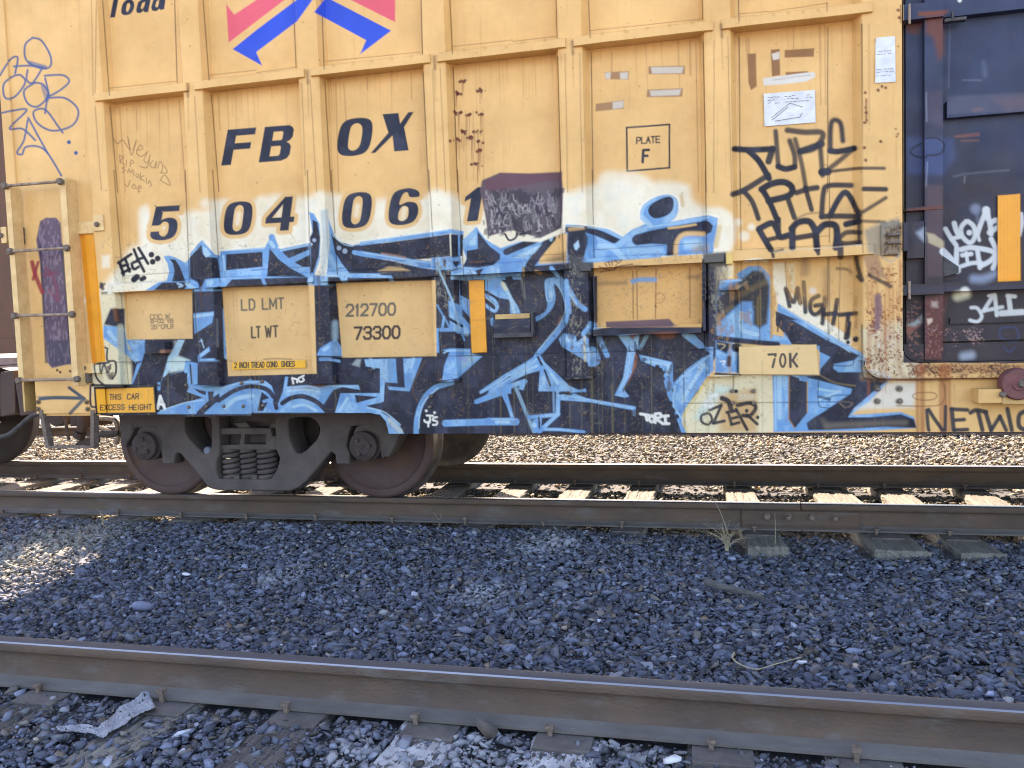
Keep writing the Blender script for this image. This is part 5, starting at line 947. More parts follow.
# ================================================================== ground, track, ballast
def plane(name, x0, x1, y0, y1, z, m, kind):
    o = link(name, mesh_np([(x0, y0, z), (x1, y0, z), (x1, y1, z), (x0, y1, z)], [(0, 1, 2, 3)]), m); tag(o, kind=kind); return o
plane('ground', -900, 900, -900, 900, -.42, 'earth', 'structure')
CAR_TIES = [-6.6, -6.05, -5.5, -4.95, -4.38, -3.82, -3.27, -2.7, -2.14, -1.57, -1.03, -.50, .31, 1.02, 1.47, 2.03, 2.6, 3.1]
NT = [G(38, 700, -.21)[0], G(170, 705, -.21)[0], G(292, 722, -.21)[0], G(428, 732, -.21)[0], G(566, 742, -.21)[0], G(722, 756, -.21)[0], G(868, 768, -.21)[0]]
RAIL_N = -1.915     # centre line of the rail nearest the camera
rs = np.random.RandomState(3)
def sm01(a, b, x): t = np.clip((x-a)/(b-a), 0, 1); return t*t*(3-2*t)
_nn = fbm(400, 400, 40, 40, 91, 4)
def bed_z(X, Y):
    X = np.asarray(X, float); Y = np.asarray(Y, float)
    n = _nn[np.clip(((Y+6)/16*399), 0, 399).astype(int), np.clip(((X+10)/20*399), 0, 399).astype(int)]-.5
    z = np.full(X.shape, -.205)
    end = sm01(.55, .05, Y)*sm01(.15, .4, X)      # open tie ends on the right
    mid = np.where(Y < .8, 1, 0)*sm01(-1.95, -1.0, Y)
    z = z-.05*mid*sm01(.75, -.2, Y)+n*.05*np.where((Y < .7) & (Y > -1.8), 1, .35)
    z = z+.062*sm01(.70, .56, Y)*sm01(-.9, .1, Y)*(1-sm01(.0, .22, X))*(.8+n*.9)
    z = z-.015*end*sm01(-.6, .2, Y)
    z = np.where(Y < -2.0, -.204+n*.03, z)
    z = np.where((Y > .85) & (Y < 2.3), -.215+n*.03, z)
    z = np.where(Y >= 2.3, -.20+.05*sm01(2.4, 3.4, Y)+n*.06-.10*sm01(4.6, 6.2, Y)-.14*sm01(7.5, 11, Y), z)
    return z
# bed under the loose stones
gx = np.linspace(-14, 9, 380); gy = np.linspace(-5.2, 12, 300)
XX, YY = np.meshgrid(gx, gy); ZZ = bed_z(XX, YY)-.035
tag(link('ballast_bed', mesh_np(np.stack([XX, YY, ZZ], -1).reshape(-1, 3), gridfaces(300, 380, True), True), 'bed'), kind='structure')

def rock_template(seed, flat):
    r = random.Random(seed); bm = bmesh.new()
    n = r.randint(8, 12)
    sx0 = r.uniform(.85, 1.25)
    for i in range(n):
        d = Vector((r.gauss(0, 1), r.gauss(0, 1), r.gauss(0, 1))).normalized()*r.uniform(.82, 1.08)
        bm.verts.new((d.x*sx0, d.y*.74, d.z*flat))
    bmesh.ops.convex_hull(bm, input=bm.verts[:])
    for v in [v for v in bm.verts if not v.link_faces]: bm.verts.remove(v)
    bmesh.ops.triangulate(bm, faces=bm.faces[:]); bm.verts.ensure_lookup_table()
    V = np.array([v.co[:] for v in bm.verts]); idx = {v: i for i, v in enumerate(bm.verts)}
    Fc = np.array([[idx[v] for v in f.verts] for f in bm.faces]); bm.free()
    return V, Fc
TPL = [rock_template(100+i, [.30, .42, .58, .36][i % 4]) for i in range(36)]
LIME = [(G(u, v, -.2)[0], G(u, v, -.2)[1], rd) for u, v, rd in ((355, 745, .10), (345, 765, .1), (465, 735, .15), (470, 765, .16), (525, 755, .1), (405, 755, .1), (610, 740, .06), (640, 766, .10), (880, 768, .14), (960, 768, .1))]+[(-2.4, -.35, .16), (-.95, .35, .22), (-1.15, -.5, .18)]
def stones(name, X, Y, Z, size, seed, warm=(1, 1, 1), tone=1.0):
    r = np.random.RandomState(seed); n = len(X); k = r.randint(0, len(TPL), n)
    a = r.rand(n)*6.283; tx = r.normal(0, .34, n); ty = r.normal(0, .34, n)
    g = np.exp(r.normal(0, .34, n)); base = .112*g
    tint = np.stack([base*1.0, base*1.12, base*1.5], 1)  # bluish cast of skylight in the shade, put into the stone colour
    w = r.rand(n); tint[w > .965] *= np.array([1.9, 1.75, 1.5]); tint[(w > .93) & (w < .965)] *= np.array([1.5, 1.25, 1.05]); tint[w < .06] *= .65
    h_ = r.rand(n); tint[h_ < .13] *= np.array([1.25, .98, .66]); tint[(h_ > .13) & (h_ < .30)] *= np.array([1.06, 1.0, .86])
    nr_ = np.minimum(np.abs(Y-RAIL_N), np.abs(Y-.845)); k_ = (np.exp(-(nr_/.16)**2)*r.uniform(0, .75, n))[:, None]; tint = tint*(1-k_)+np.array([.105, .078, .058])*k_*np.exp(r.normal(0, .3, n))[:, None]   # rust dust beside the rails
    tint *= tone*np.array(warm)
    for px_, py_, rad_ in LIME:
        d_ = np.hypot(X-px_, (Y-py_)*.8)/rad_; k_ = (np.clip(1.15-d_, 0, 1)*(r.rand(n) < .85)*r.uniform(.4, 1.1, n))[:, None]; tint = tint*(1-k_)+np.array([.36, .365, .39])*k_
    d_ = np.hypot((X+4.35)/.42, (Y+.15)/.75); k_ = (np.clip(1.3-d_, 0, 1)*r.uniform(.35, 1, n))[:, None]; tint = tint*(1-k_)+np.array([.34, .31, .25])*k_   # sun patch at the car's corner, painted as a cream stone tint
    VV, FF, CC = [], [], []; off = 0
    for t in range(len(TPL)):
        s = np.where(k == t)[0]
        if not len(s): continue
        V, Fc = TPL[t]; m = len(V)
        P = V[None]*size[s][:, None, None]
        cx, sx = np.cos(tx[s])[:, None], np.sin(tx[s])[:, None]; y = P[..., 1]*cx-P[..., 2]*sx; z = P[..., 1]*sx+P[..., 2]*cx; x = P[..., 0]
        cy, sy = np.cos(ty[s])[:, None], np.sin(ty[s])[:, None]; x, z = x*cy+z*sy, -x*sy+z*cy
        ca, sa = np.cos(a[s])[:, None], np.sin(a[s])[:, None]; x, y = x*ca-y*sa, x*sa+y*ca
        VV.append(np.stack([x+X[s][:, None], y+Y[s][:, None], z+Z[s][:, None]], -1).reshape(-1, 3))
        FF.append((Fc[None]+(np.arange(len(s))*m)[:, None, None]).reshape(-1, 3)+off); CC.append(np.repeat(tint[s], m, 0)); off += len(s)*m
    o = link(name, mesh_np(np.concatenate(VV), np.concatenate(FF), col=np.concatenate(CC), attr='tint'), 'stone')
    tag(o, kind='stuff'); return o
def scatter(n, x0, x1, y0, y1, smin, smax, seed, keep=None, lift=.012, wedge=True):
    r = np.random.RandomState(seed); X = r.uniform(x0, x1, n); Y = r.uniform(y0, y1, n)
    size = smin+(smax-smin)*r.beta(1.6, 3.2, n)
    ok = np.ones(n, bool)
    if wedge:      # only what can be seen from near the camera
        d = Y+CAM_D; c = X+.2*d*0; ok &= (X > -d*1.08-1.5) & (X < d*.56+1.3)
    if keep is not None: ok &= keep(X, Y, r)
    X, Y, size = X[ok], Y[ok], size[ok]
    Z = bed_z(X, Y)-.012+r.uniform(-1, 1, len(X))*lift
    return X, Y, Z, size
def off_ties(ties, w, y0, y1, p):
    def f(X, Y, r):
        d = np.min(np.abs(X[:, None]-np.array(ties)[None]), 1)
        return ~((d < w) & (Y > y0) & (Y < y1) & (r.rand(len(X)) > p))
    return f
def off_rail(yc, h, f=None):
    def g(X, Y, r):
        k = np.abs(Y-yc) > h
        return k & (f(X, Y, r) if f else True)
    return g
open_end = [t for t in CAR_TIES if t > .2]
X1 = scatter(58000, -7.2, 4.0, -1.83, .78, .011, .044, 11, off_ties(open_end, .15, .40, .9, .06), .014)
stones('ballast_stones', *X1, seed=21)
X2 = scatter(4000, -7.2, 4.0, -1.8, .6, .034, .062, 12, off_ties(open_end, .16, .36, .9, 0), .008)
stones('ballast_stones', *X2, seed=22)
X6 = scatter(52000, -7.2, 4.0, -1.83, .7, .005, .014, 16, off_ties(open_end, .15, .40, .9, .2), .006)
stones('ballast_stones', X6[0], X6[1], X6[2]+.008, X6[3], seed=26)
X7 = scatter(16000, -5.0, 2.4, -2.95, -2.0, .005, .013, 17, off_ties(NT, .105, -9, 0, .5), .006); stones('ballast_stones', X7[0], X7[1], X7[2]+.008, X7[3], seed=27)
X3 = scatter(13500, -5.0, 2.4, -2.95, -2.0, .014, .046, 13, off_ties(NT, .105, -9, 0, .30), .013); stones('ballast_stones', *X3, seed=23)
X4 = scatter(17500, -9.2, 5.0, .88, 2.26, .014, .036, 14, off_ties(CAR_TIES, .125, .3, 2.9, .28), .012); stones('ballast_stones', *X4, seed=24, tone=1.35, warm=(1.18, .98, .62))  # tone and warm put sunlight into the colour of these stones
X5 = scatter(60000, -12.5, 7.6, 2.42, 9.6, .018, .046, 15, None, .022); stones('ballast_stones', *X5, seed=25, tone=1.85, warm=(1.2, .98, .60))  # sunlit look of the far ballast, also put into the stone colour

# ---- rails
def rail(name, yc, ztop, x0, x1, label, shine=('railtop', 'railshine'), rust='rust', foot='railfoot', step=.25):
    hw = .0345; h = .168
    half = [(.070, -h), (.070, -h+.010), (.050, -h+.017), (.020, -h+.028), (.0095, -h+.05), (.0085, -.075), (.0095, -.055), (.016, -.047), (hw-.002, -.039), (hw, -.034), (hw, -.013), (hw-.0025, -.006), (hw-.0075, -.0018), (.020, -.0004), (.010, 0)]
    P = [(-y, z) for y, z in half]+[(y, z) for y, z in half[::-1]]
    n = len(P); xs = np.linspace(x0, x1, int((x1-x0)/step)+2); V = np.array([[(x, yc+y, ztop+z) for y, z in P] for x in xs]).reshape(-1, 3)
    Fq = []; mi = []
    for i in range(len(xs)-1):
        for k in range(n):
            k2 = (k+1) % n; Fq.append((i*n+k, (i+1)*n+k, (i+1)*n+k2, i*n+k2))
            za = max(P[k][1], P[k2][1]); zb = min(P[k][1], P[k2][1])
            mi.append(2 if (abs(za+.0018) < 1e-5 and abs(zb+.006) < 1e-5) else (1 if zb > -.0045 else (3 if za < -h+.03 else 0)))
    me = mesh_np(V, Fq); me.polygons.foreach_set('material_index', np.array(mi, np.int32)); me.polygons.foreach_set('use_smooth', np.ones(len(Fq), bool)); me.set_sharp_from_angle(angle=math.radians(50))
    o = link(name, me, [rust, shine[0], shine[1], foot]); tag(o, label, 'rail', 'steel rails'); return o
rail('rail', RAIL_N, -.030, -7, 5, 'brown rail in the foreground with its web facing the camera', shine=('rail_rusty_head', 'railshine'))
ra = rail('rail', .845, 0, -12, .60, 'shaded rail carrying the near wheels of the yellow boxcar')
rb = rail('rail', .845, 0.0015, .607, 8, 'shaded rail going on to the right of the bolted joint')
rail('rail', 2.35, 0, -14, 9, 'far rail of the boxcar track with sunlit stones behind it')
rail('rail', 6.3, -.10, -16, 10, 'rusty rail of the next track seen beneath the boxcar corner', shine=('rail_rusty_head', 'rail_rusty_head'))
# joint bar over the gap, held with four bolts
jx0, jx1 = S(742, 515, .79)[0], S(860, 517, .79)[0]
jb = MB(); jb.prism([(0, 0)], 0, 0) if False else None
prof = [(-.012, -.045), (-.030, -.052), (-.028, -.075), (-.030, -.112), (-.045, -.135), (-.066, -.150), (-.066, -.156), (-.020, -.140), (-.009, -.11), (-.0088, -.06)]
V = np.array([[(x, .845+y, z) for y, z in prof] for x in (jx0, jx1)]).reshape(-1, 3).tolist(); n = len(prof)
jb = MB(); jb.v = [tuple(v) for v in V]; jb.f = [[k, (k+1) % n, n+(k+1) % n, n+k] for k in range(n)]+[list(range(n)), list(range(2*n-1, n-1, -1))]
J = jb.build('joint_bar', 'rust', ra, bevel=.003)
for k, px in enumerate((767, 788, 812, 835)):
    bx = S(px, 508+.3*k, .81)[0]; b = MB()
    b.tube([(bx, .818, -.083), (bx, .806, -.083)], .023, 14); b.tube([(bx, .808, -.083), (bx, .790-.012*(k % 2), -.083)], .016 if k % 2 else .019, 6 if k % 2 else 12); b.build('bolt', 'bolt', J, bevel=.002)

# ---- ties with plates and spikes
def make_tie(xc, y0, y1, ztop, w, m, seed, rot=0.0):
    r = random.Random(seed); n = fbm(60, 300, 4, 70, seed, 4)
    ys = np.linspace(y0, y1, 66); prof = []
    k = 22
    xs = np.linspace(-w/2, w/2, k)
    V = []; 
    for i, y in enumerate(ys):
        ring = [(-w/2-.002, -.16)]
        for j, x in enumerate(xs):
            e = 1-abs(x)/(w/2); dz = (n[int(j/k*59), int(i/66*299)]-.5)*.020-.012*max(0, .10-e)/.10*(1+.8*math.sin(i*.9+seed))
            ring.append((x+.002*math.sin(i*1.3+j), dz))
        ring.append((w/2+.002, -.16))
        for x, z in ring: V.append((xc+x+rot*(y-(y0+y1)/2), y+r.uniform(-.004, .004)*(i in (0, 65)), ztop+z))
    m_ = k+2; F = gridfaces(66, m_).tolist()
    F += [[i for i in range(m_)]+[]]; 
    F = [list(f) for f in F]; F.append([65*m_+i for i in range(m_)][::-1])
    me = bpy.data.meshes.new('tie'); me.from_pydata(V, [], F); me.update()
    bm = bmesh.new(); bm.from_mesh(me); bmesh.ops.recalc_face_normals(bm, faces=bm.faces); bm.to_mesh(me); bm.free()
    return me
def spike(x, y, z, dy, parent, m='bolt', h=.03):
    b = MB(); b.box(x-.008, x+.008, y-.008, y+.008, z-.03, z+h*.6)
    b.v += []; b.box(x-.014, x+.014, y-.012 if dy < 0 else y-.016, y+.016 if dy < 0 else y+.012, z+h*.6, z+h); return b.build('spike', m, parent, bevel=.003)
def tie_with_plates(xc, y0, y1, ztop, w, m, seed, label, group, plates, rot=0.0, spikes=True):
    t = link('railroad_tie', make_tie(xc, y0, y1, ztop, w, m, seed, rot), m); tag(t, label, 'railroad tie', group)
    r = random.Random(seed*7)
    for yr, zb in plates:
        p = MB(); px = xc+r.uniform(-.01, .01)+rot*(yr-(y0+y1)/2); p.box(px-.095, px+.095, yr-.165, yr+.15, zb-.022, zb-.004)
        p = p.build('tie_plate', 'plate', t, bevel=.004)
        if spikes:
            for sx, sy in ((-.045, -1), (.05, 1)):
                yy = yr+sy*.080; spike(px+sx+r.uniform(-.02, .02), yy, zb+.004, -sy, p, h=r.uniform(.022, .045))
    return t
near_lab = ['dark old tie at the lower left corner beneath the foreground rail', 'grey tie with shredded white plastic lying on it', 'bare dark brown tie between two heaps of stones in the foreground', 'tie crusted with white residue and stones, left of a leaning flat stone',
            'split whitish tie right of the leaning flat stone', 'half buried dark tie, second from the right in the foreground', 'white crusted tie almost hidden at the lower right under the foreground rail']
for i, x in enumerate(NT):
    tie_with_plates(x, -4.0, -1.5, -.214, .225, ['wood_dark', 'wood', 'wood_dark', 'wood_white', 'wood_white', 'wood_dark', 'wood_white'][i], 300+i, near_lab[i], 'ties of the foreground track', [(RAIL_N, -.198)], rot=0.0)
ordw = ['first', 'second', 'third', 'fourth', 'fifth', 'sixth', 'seventh', 'eighth', 'ninth', 'tenth', 'eleventh', 'twelfth']
nr = 0
for i, x in enumerate(CAR_TIES):
    if x > .2:
        lab = {.31: 'grey tie whose open end lies right under the bolted rail joint', 1.02: 'wide split grey tie just right of the rail joint', 1.47: 'smooth pale grey tie end, last open one at the right', 2.03: 'buried tie beyond the last open tie end at the right'}.get(x, None)
        if lab is None: lab = 'sunlit tie farthest to the right under the boxcar' if x > 3 else 'sunlit tie second from the right frame edge under the boxcar'
    elif x > -2.0:
        lab = {-1.57: 'sunlit tie closest to the right wheel, on its right', -1.03: 'sunlit tie second to the right of the right wheel', -.50: 'short sunlit block-like tie left of the wide gap between ties'}[x]
    else:
        lab = ['tie in the shade below the right wheel', 'tie under the truck frame between the springs and the right wheel', 'tie below the spring group of the wheel truck', 'tie below the left wheel of the truck', 'sunlit tie next to the left wheel, on its left', 'sunlit tie second to the left of the left wheel', 'sunlit tie third to the left of the left wheel', 'sunlit tie fourth to the left of the left wheel', 'sunlit tie at the far left below the dark neighbouring wheel'][8-i]
    ws = .235 if x not in (1.02,) else .30
    tie_with_plates(x, .43, 2.88, -.183, ws, 'wood', 400+i, lab, 'ties of the boxcar track', [(.845, -.168), (2.35, -.168)], rot={.31: -.05, 1.02: -.08, 1.47: -.06}.get(x, 0.0))
# ================================================================== the yellow boxcar
car = thing('boxcar', (0, 1.6, 0), 'yellow steel boxcar covered in blue graffiti standing on the shaded track', 'boxcar')
PXC = [-3.80, -3.075, -2.280, -1.481, -.685, .112]       # post centres
ZT, ZPB = 5.0, .887
YP, YS = .084, .050                                      # panel and sill faces; post faces at 0
STEP = .0046
_dn = fbm(300, 400, 50, 34, 77, 3)
def dent(X, Z):
    return (_dn[np.clip((Z/5.2*299), 0, 299).astype(int), np.clip(((X+6)/9*399), 0, 399).astype(int)]-.5)*.010
def sheet(name, xs, zs, yf, parent, m='paint'):
    XX, ZZ = np.meshgrid(xs, zs); V = np.stack([XX, yf(XX, ZZ), ZZ], -1).reshape(-1, 3)
    return link(name, mesh_np(V, gridfaces(len(zs), len(xs), True), True, side_paint(V)), m, parent)
def arange(a, b, s): return np.linspace(a, b, max(2, int(math.ceil((b-a)/s))+1))
def zcol(z0, z1):
    return np.concatenate([arange(z0, min(z1, 3.5), STEP), arange(3.55, z1, .2)]) if z1 > 3.6 else arange(z0, z1, STEP)
# --- panels between the posts
edges = [(PXC[i]+.10, PXC[i+1]-.10) for i in range(5)]+[(PXC[5]+.10, .80)]
for a, b in edges:
    sheet('side_panel', arange(a-.02, b+.02, STEP), zcol(.98, ZT), lambda X, Z: YP+dent(X, Z)*np.clip(np.minimum(X-a, b-X)/.10, 0, 1), car)
# corner sheet left of the first post
XL = -4.535; XS = -4.43
sheet('corner_panel', arange(XL, -3.876, STEP), zcol(.945, ZT), lambda X, Z: .030+dent(X, Z)*.4, car)
# --- side posts: pressed hat sections running down over the sill
def post_profile(hw=.056, bw=.108, yf=0.0, yb=YP+.004): return [(-bw, yb), (-bw+.012, yb-.006), (-hw-.012, yf+.006), (-hw, yf), (hw, yf), (hw+.012, yf+.006), (bw-.012, yb-.006), (bw, yb)]
def sweep_post(name, xc, prof, z0, z1, parent):
    P = np.array(resample(prof, .0055)); zs = zcol(z0, z1)
    XX = np.repeat((xc+P[:, 0])[None], len(zs), 0); YY = np.repeat(P[:, 1][None], len(zs), 0); ZZ = np.repeat(zs[:, None], len(P), 1)
    V = np.stack([XX, YY, ZZ], -1).reshape(-1, 3); me = mesh_np(V, gridfaces(len(zs), len(P), True), True, side_paint(V)); me.set_sharp_from_angle(angle=math.radians(28))
    return link(name, me, 'paint', parent)
for i, x in enumerate(PXC):
    po = sweep_post('side_post', x, post_profile(), ZPB, ZT, car)
    ft = MB(); ft.box(x-.085, x+.085, -.006, YS+.01, ZPB-.014, ZPB+.002); ft.build('post_foot', 'paint', po, bevel=.003, paint=True, sub=6)
# --- belt rails (two rows)
def belt(x0, x1, z0, h, parent):
    prof = [(YP+.004, z0+h+.012), (-.004, z0+h), (-.020, z0+h-.009), (-.020, z0+.002), (-.016, z0), (.004, z0), (YP+.004, z0+.004)]
    P = np.array(resample(prof, .006)); xs = arange(x0, x1, STEP*1.1)
    ch = np.clip(np.minimum(xs-x0, x1-xs)/.012, 0, 1)
    V = np.stack([np.repeat(xs[:, None], len(P), 1), np.where(P[None, :, 0] < .0, P[None, :, 0]+(1-ch[:, None])*.006, P[None, :, 0]), np.repeat(P[:, 1][None], len(xs), 0)], -1)
    nz_ = (fbm(len(xs), 8, 60, 4, int(x0*100)+400, 2)[:, :1]-.5)*.004; V[..., 2] += nz_
    V = V.reshape(-1, 3); F = gridfaces(len(xs), len(P), False).tolist()
    n = len(P); F2 = [list(range(n))[::-1], [(len(xs)-1)*n+k for k in range(n)]]
    me = bpy.data.meshes.new('belt'); me.from_pydata(V.tolist(), [], F+F2); me.polygons.foreach_set('use_smooth', np.ones(len(me.polygons), bool)); me.update()
    bm = bmesh.new(); bm.from_mesh(me); bmesh.ops.recalc_face_normals(bm, faces=bm.faces); bm.to_mesh(me); bm.free()
    me.set_sharp_from_angle(angle=math.radians(30)); paint_mesh(me)
    return link('belt_rail', me, 'paint', parent)
bx = PXC+[.905]
for row, (z0, h) in enumerate(((2.728, .056), (1.497, .060))):
    for i in range(6):
        x0 = bx[i]+.022 if i else bx[0]+(.02 if row == 0 else .06); x1 = bx[i+1]-.022
        if row == 1 and i == 5: x1 = .885
        belt(x0, x1, z0, h, car)
# --- door post and the plate below the door opening, one rounded frame
fr = MB()
XD0, XD1 = .835, 1.028
def frame_sheet():
    zb = S(905, 379)[1]; zo = S(905, 362.5)[1]
    zs = zcol(zb, ZT); xs = arange(XD0-.035, 3.2, STEP*1.25)
    V = []
    XX, ZZ = np.meshgrid(xs, zs)
    YY = np.where(XX < XD0, YP-(YP)*np.clip((XX-(XD0-.035))/.035, 0, 1), 0.0)
    rr = .08
    cxx, czz = XD1+rr, zo+rr
    # keep mask: outside the opening, which has a rounded lower corner
    inside = (XX > XD1) & (ZZ > zo) & ~((XX < cxx) & (ZZ < czz) & (np.hypot(XX-cxx, ZZ-czz) > rr))
    r2 = .10; cut = (XX < XD0+r2) & (ZZ < zb+r2) & (np.hypot(XX-XD0-r2, ZZ-zb-r2) > r2)
    V = np.stack([XX, YY, ZZ], -1).reshape(-1, 3); F = gridfaces(len(zs), len(xs), True)
    drop = (inside | cut).reshape(-1); F = F[~drop[F].any(1)]
    return V, F
V, F = frame_sheet()
link('door_frame', mesh_np(V, F, True, side_paint(V)), 'paint', car)
zo = S(905, 362.5)[1]; zb = S(905, 379)[1]
# returns of the opening edge and the frame's lower lip
e = MB(); rr = .08
path = [(XD1, ZT)]+[(XD1, zo+rr+.6*k) for k in (4, 3, 2, 1, 0)]+[(XD1+rr-rr*math.cos(a), zo+rr-rr*math.sin(a)) for a in np.linspace(0, math.pi/2, 9)[1:]]+[(3.2, zo)]
for (x0, z0), (x1, z1) in zip(path[:-1], path[1:]):
    b = len(e.v); e.v += [(x0, -.001, z0), (x1, -.001, z1), (x1, .13, z1), (x0, .13, z0)]; e.f.append([b, b+1, b+2, b+3])
e.build('door_jamb', 'shell', car)
e = MB(); r2 = .10
path = [(XD0, zb+.9), (XD0, zb+r2)]+[(XD0+r2-r2*math.cos(a), zb+r2-r2*math.sin(a)) for a in np.linspace(0, math.pi/2, 9)[1:]]+[(3.2, zb)]
for (x0, z0), (x1, z1) in zip(path[1:-1], path[2:]):
    b = len(e.v); e.v += [(x0, -.0005, z0), (x1, -.0005, z1), (x1, YP, z1), (x0, YP, z0)]; e.f.append([b, b+1, b+2, b+3])
e.build('frame_lip', 'paint', car, paint=True, sub=2)
# --- side sill: deep between the trucks, cut up over the wheels
zlo, zhi = S(700, 432.8, YS)[1], S(250, 414, YS)[1]; xa, xb = S(368, 420, YS)[0], S(388, 420, YS)[0]
def sill_bottom(x):
    t = np.clip((x-xa)/(xb-xa), 0, 1); return zhi+(zlo-zhi)*(1-np.sqrt(np.clip(1-t*t, 0, 1)))*np.where(t < 1, 1, 1) if False else np.where(t >= 1, zlo, zhi+(zlo-zhi)*(1-np.sqrt(np.maximum(1-t**2.2, 0))))
zst = 1.022
xs = np.concatenate([arange(XS, xa-.02, STEP), arange(xa-.015, xb+.01, .0018), arange(xb+.015, 1.9, STEP), arange(1.95, 11, .3)])
ts = np.linspace(0, 1, 104); zb_ = sill_bottom(xs)
XX = np.repeat(xs[None], len(ts), 0); ZZ = zb_[None]+(zst-zb_)[None]*ts[:, None]; YY = YS+dent(XX, ZZ)*.5
row0 = np.stack([XX[0], YY[0]+.07, ZZ[0]+.001], -1)[None]; V = np.concatenate([row0, np.stack([XX, YY, ZZ], -1), np.stack([XX[-1], YY[-1]+.03, ZZ[-1]], -1)[None]], 0)
n, m_ = V.shape[:2]; V = V.reshape(-1, 3)
me = mesh_np(V, gridfaces(n, m_, True), True, side_paint(V)); me.set_sharp_from_angle(angle=math.radians(40))
sill = link('side_sill', me, 'paint', car)
# bolster plate on the sill with its rivets
x0, x1 = S(183, 400, YS)[0], S(252, 400, YS)[0]; z0, z1 = S(220, 416.2, YS)[1], S(220, 384, YS)[1]
xs = arange(x0, x1, STEP); zs = arange(z0, z1, STEP)
bp = sheet('bolster_plate', xs, zs, lambda X, Z: YS-.006+0*X, sill)
for px, py in ((189.5, 407), (207, 406.5), (224.5, 406), (244, 406), (263.5, 405.5), (187, 385), (242, 383), (262.5, 381.5), (431, 396), (430, 407), (585, 413)):
    x, z = S(px, py, YS); b = MB(); b.lathe_y(x, z, [(0.0001, YS-.020), (.007, YS-.018), (.011, YS-.012), (.012, YS+.002)], 14); b.build('rivet', 'bolt', sill, smooth=True)
for px, py in ((38.5, 402), (38.5, 409), (87, 402), (88, 409), (732, 391), (753, 391), (733, 403), (753.5, 403), (899, 388.5), (877, 401), (899, 401), (877, 389)):
    x, z = S(px, py, .03 if px < 100 else YS); yb_ = .03 if px < 100 else YS
    b = MB(); b.lathe_y(x, z, [(.017, yb_-.004), (.017, yb_+.004)], 18); b.hexbolt(x, yb_-.003, z, .011, .014); b.build('bolt', 'bolt', sill, bevel=.0015)
# strap joining corner plate and sill below the warning plate
# --- signs and stickers
def plate_on(name, q, y, t, m='sticker', parent=None, bevel=.0006, sub=24):
    P = [S(u, v, y) for u, v in q]; n = sub; V = []; F = []
    (a, b, c, d) = [np.array(p) for p in P]
    for j in range(n+1):
        for i in range(n+1):
            s, w = i/n, j/n; p = (a*(1-s)+b*s)*(1-w)+(d*(1-s)+c*s)*w; V.append((p[0], y, p[1]))
    F = gridfaces(n+1, n+1).tolist(); base = len(V); cor = [0, n, (n+1)*(n+1)-1, (n+1)*n]
    ring = list(range(0, n+1))+[k*(n+1)+n for k in range(1, n+1)]+[n*(n+1)+k for k in range(n-1, -1, -1)]+[k*(n+1) for k in range(n-1, 0, -1)]
    for k in ring: V.append((V[k][0], y+t, V[k][2]))
    L = len(ring)
    for k in range(L): F.append([ring[k], base+k, base+(k+1) % L, ring[(k+1) % L]])
    me = bpy.data.meshes.new('plate'); me.from_pydata(V, [], F); me.update()
    bm = bmesh.new(); bm.from_mesh(me); bmesh.ops.recalc_face_normals(bm, faces=bm.faces); bm.to_mesh(me); bm.free(); paint_mesh(me)
    return link(name, me, m, parent or car)
plate_on('warning_sign', [(94, 386.8), (154.6, 384.8), (156.5, 413.2), (96, 413.8)], YS-.008, .008, sub=130)
plate_on('load_plate', [(739, 346.8), (816, 344.6), (819, 374.6), (739.5, 374.2)], .020, .03, sub=110)
plate_on('shoe_label', [(231.7, 361.9), (305.2, 360), (305.6, 367.6), (232.2, 369.7)], YS-.004 if False else .038, .008, sub=190)
for q in ([(79.8, 233.3), (93.3, 233.2), (105.2, 361.3), (92.3, 362.2)],):
    tp = plate_on('reflective_strip', q, .027, .004, sub=40)
plate_on('reflective_strip', [(468.8, 280.8), (483.8, 280.3), (486.7, 351.8), (471.8, 352.7)], YP-.012, .008, sub=40)
def paper(q, y, seed, marks):
    n = 26; r = random.Random(seed); P = [np.array(S(u, v, y)) for u, v in q]; V = []
    nn = fbm(n+1, n+1, 9, 9, seed, 3)
    for j in range(n+1):
        for i in range(n+1):
            s, w = i/n, j/n; p = (P[0]*(1-s)+P[1]*s)*(1-w)+(P[3]*(1-s)+P[2]*s)*w
            V.append((p[0], y-.002-(nn[j, i]-.3)*.008-(.008 if i in (0,) and j < 3 else 0), p[1]))
    o = link('paper_notice', mesh_np(V, gridfaces(n+1, n+1), True), 'paper', car)
    return o
paper([(763.5, 94), (815, 90), (815.5, 122.5), (764.5, 126.5)], YP-.004, 5, 0); paper([(875.5, 38), (895, 36.2), (895.5, 82), (875, 83.2)], -.002, 9, 0)
def ink_lines(q, y, rows, seed):
    r = random.Random(seed); b = MB(); P = [np.array(S(u, v, y)) for u, v in q]
    for w in rows:
        s = .08
        while s < .9:
            L = r.uniform(.02, .07)
            if r.random() < .75:
                a = (P[0]*(1-s)+P[1]*s)*(1-w)+(P[3]*(1-s)+P[2]*s)*w; c = (P[0]*(1-s-L)+P[1]*(s+L))*(1-w)+(P[3]*(1-s-L)+P[2]*(s+L))*w
                b.tube([(a[0], y, a[1]+r.uniform(-.002, .002)), (c[0], y, c[1]+r.uniform(-.003, .003))], .0010, 5)
            s += L+.02
    return b
b = ink_lines([(763.5, 94), (815, 90), (815.5, 122.5), (764.5, 126.5)], YP-.0105, (.12, .2, .3), 3)
for q in (((771, 118), (790, 103), (803, 107)), ((772, 120), (788, 107)), ((775, 121), (800, 117), (802, 113))):
    b.tube([(S(u, v, YP-.0105)[0], YP-.0105, S(u, v, YP-.0105)[1]) for u, v in q], .0011, 5)
b.build('ink_marks', 'stick', car)
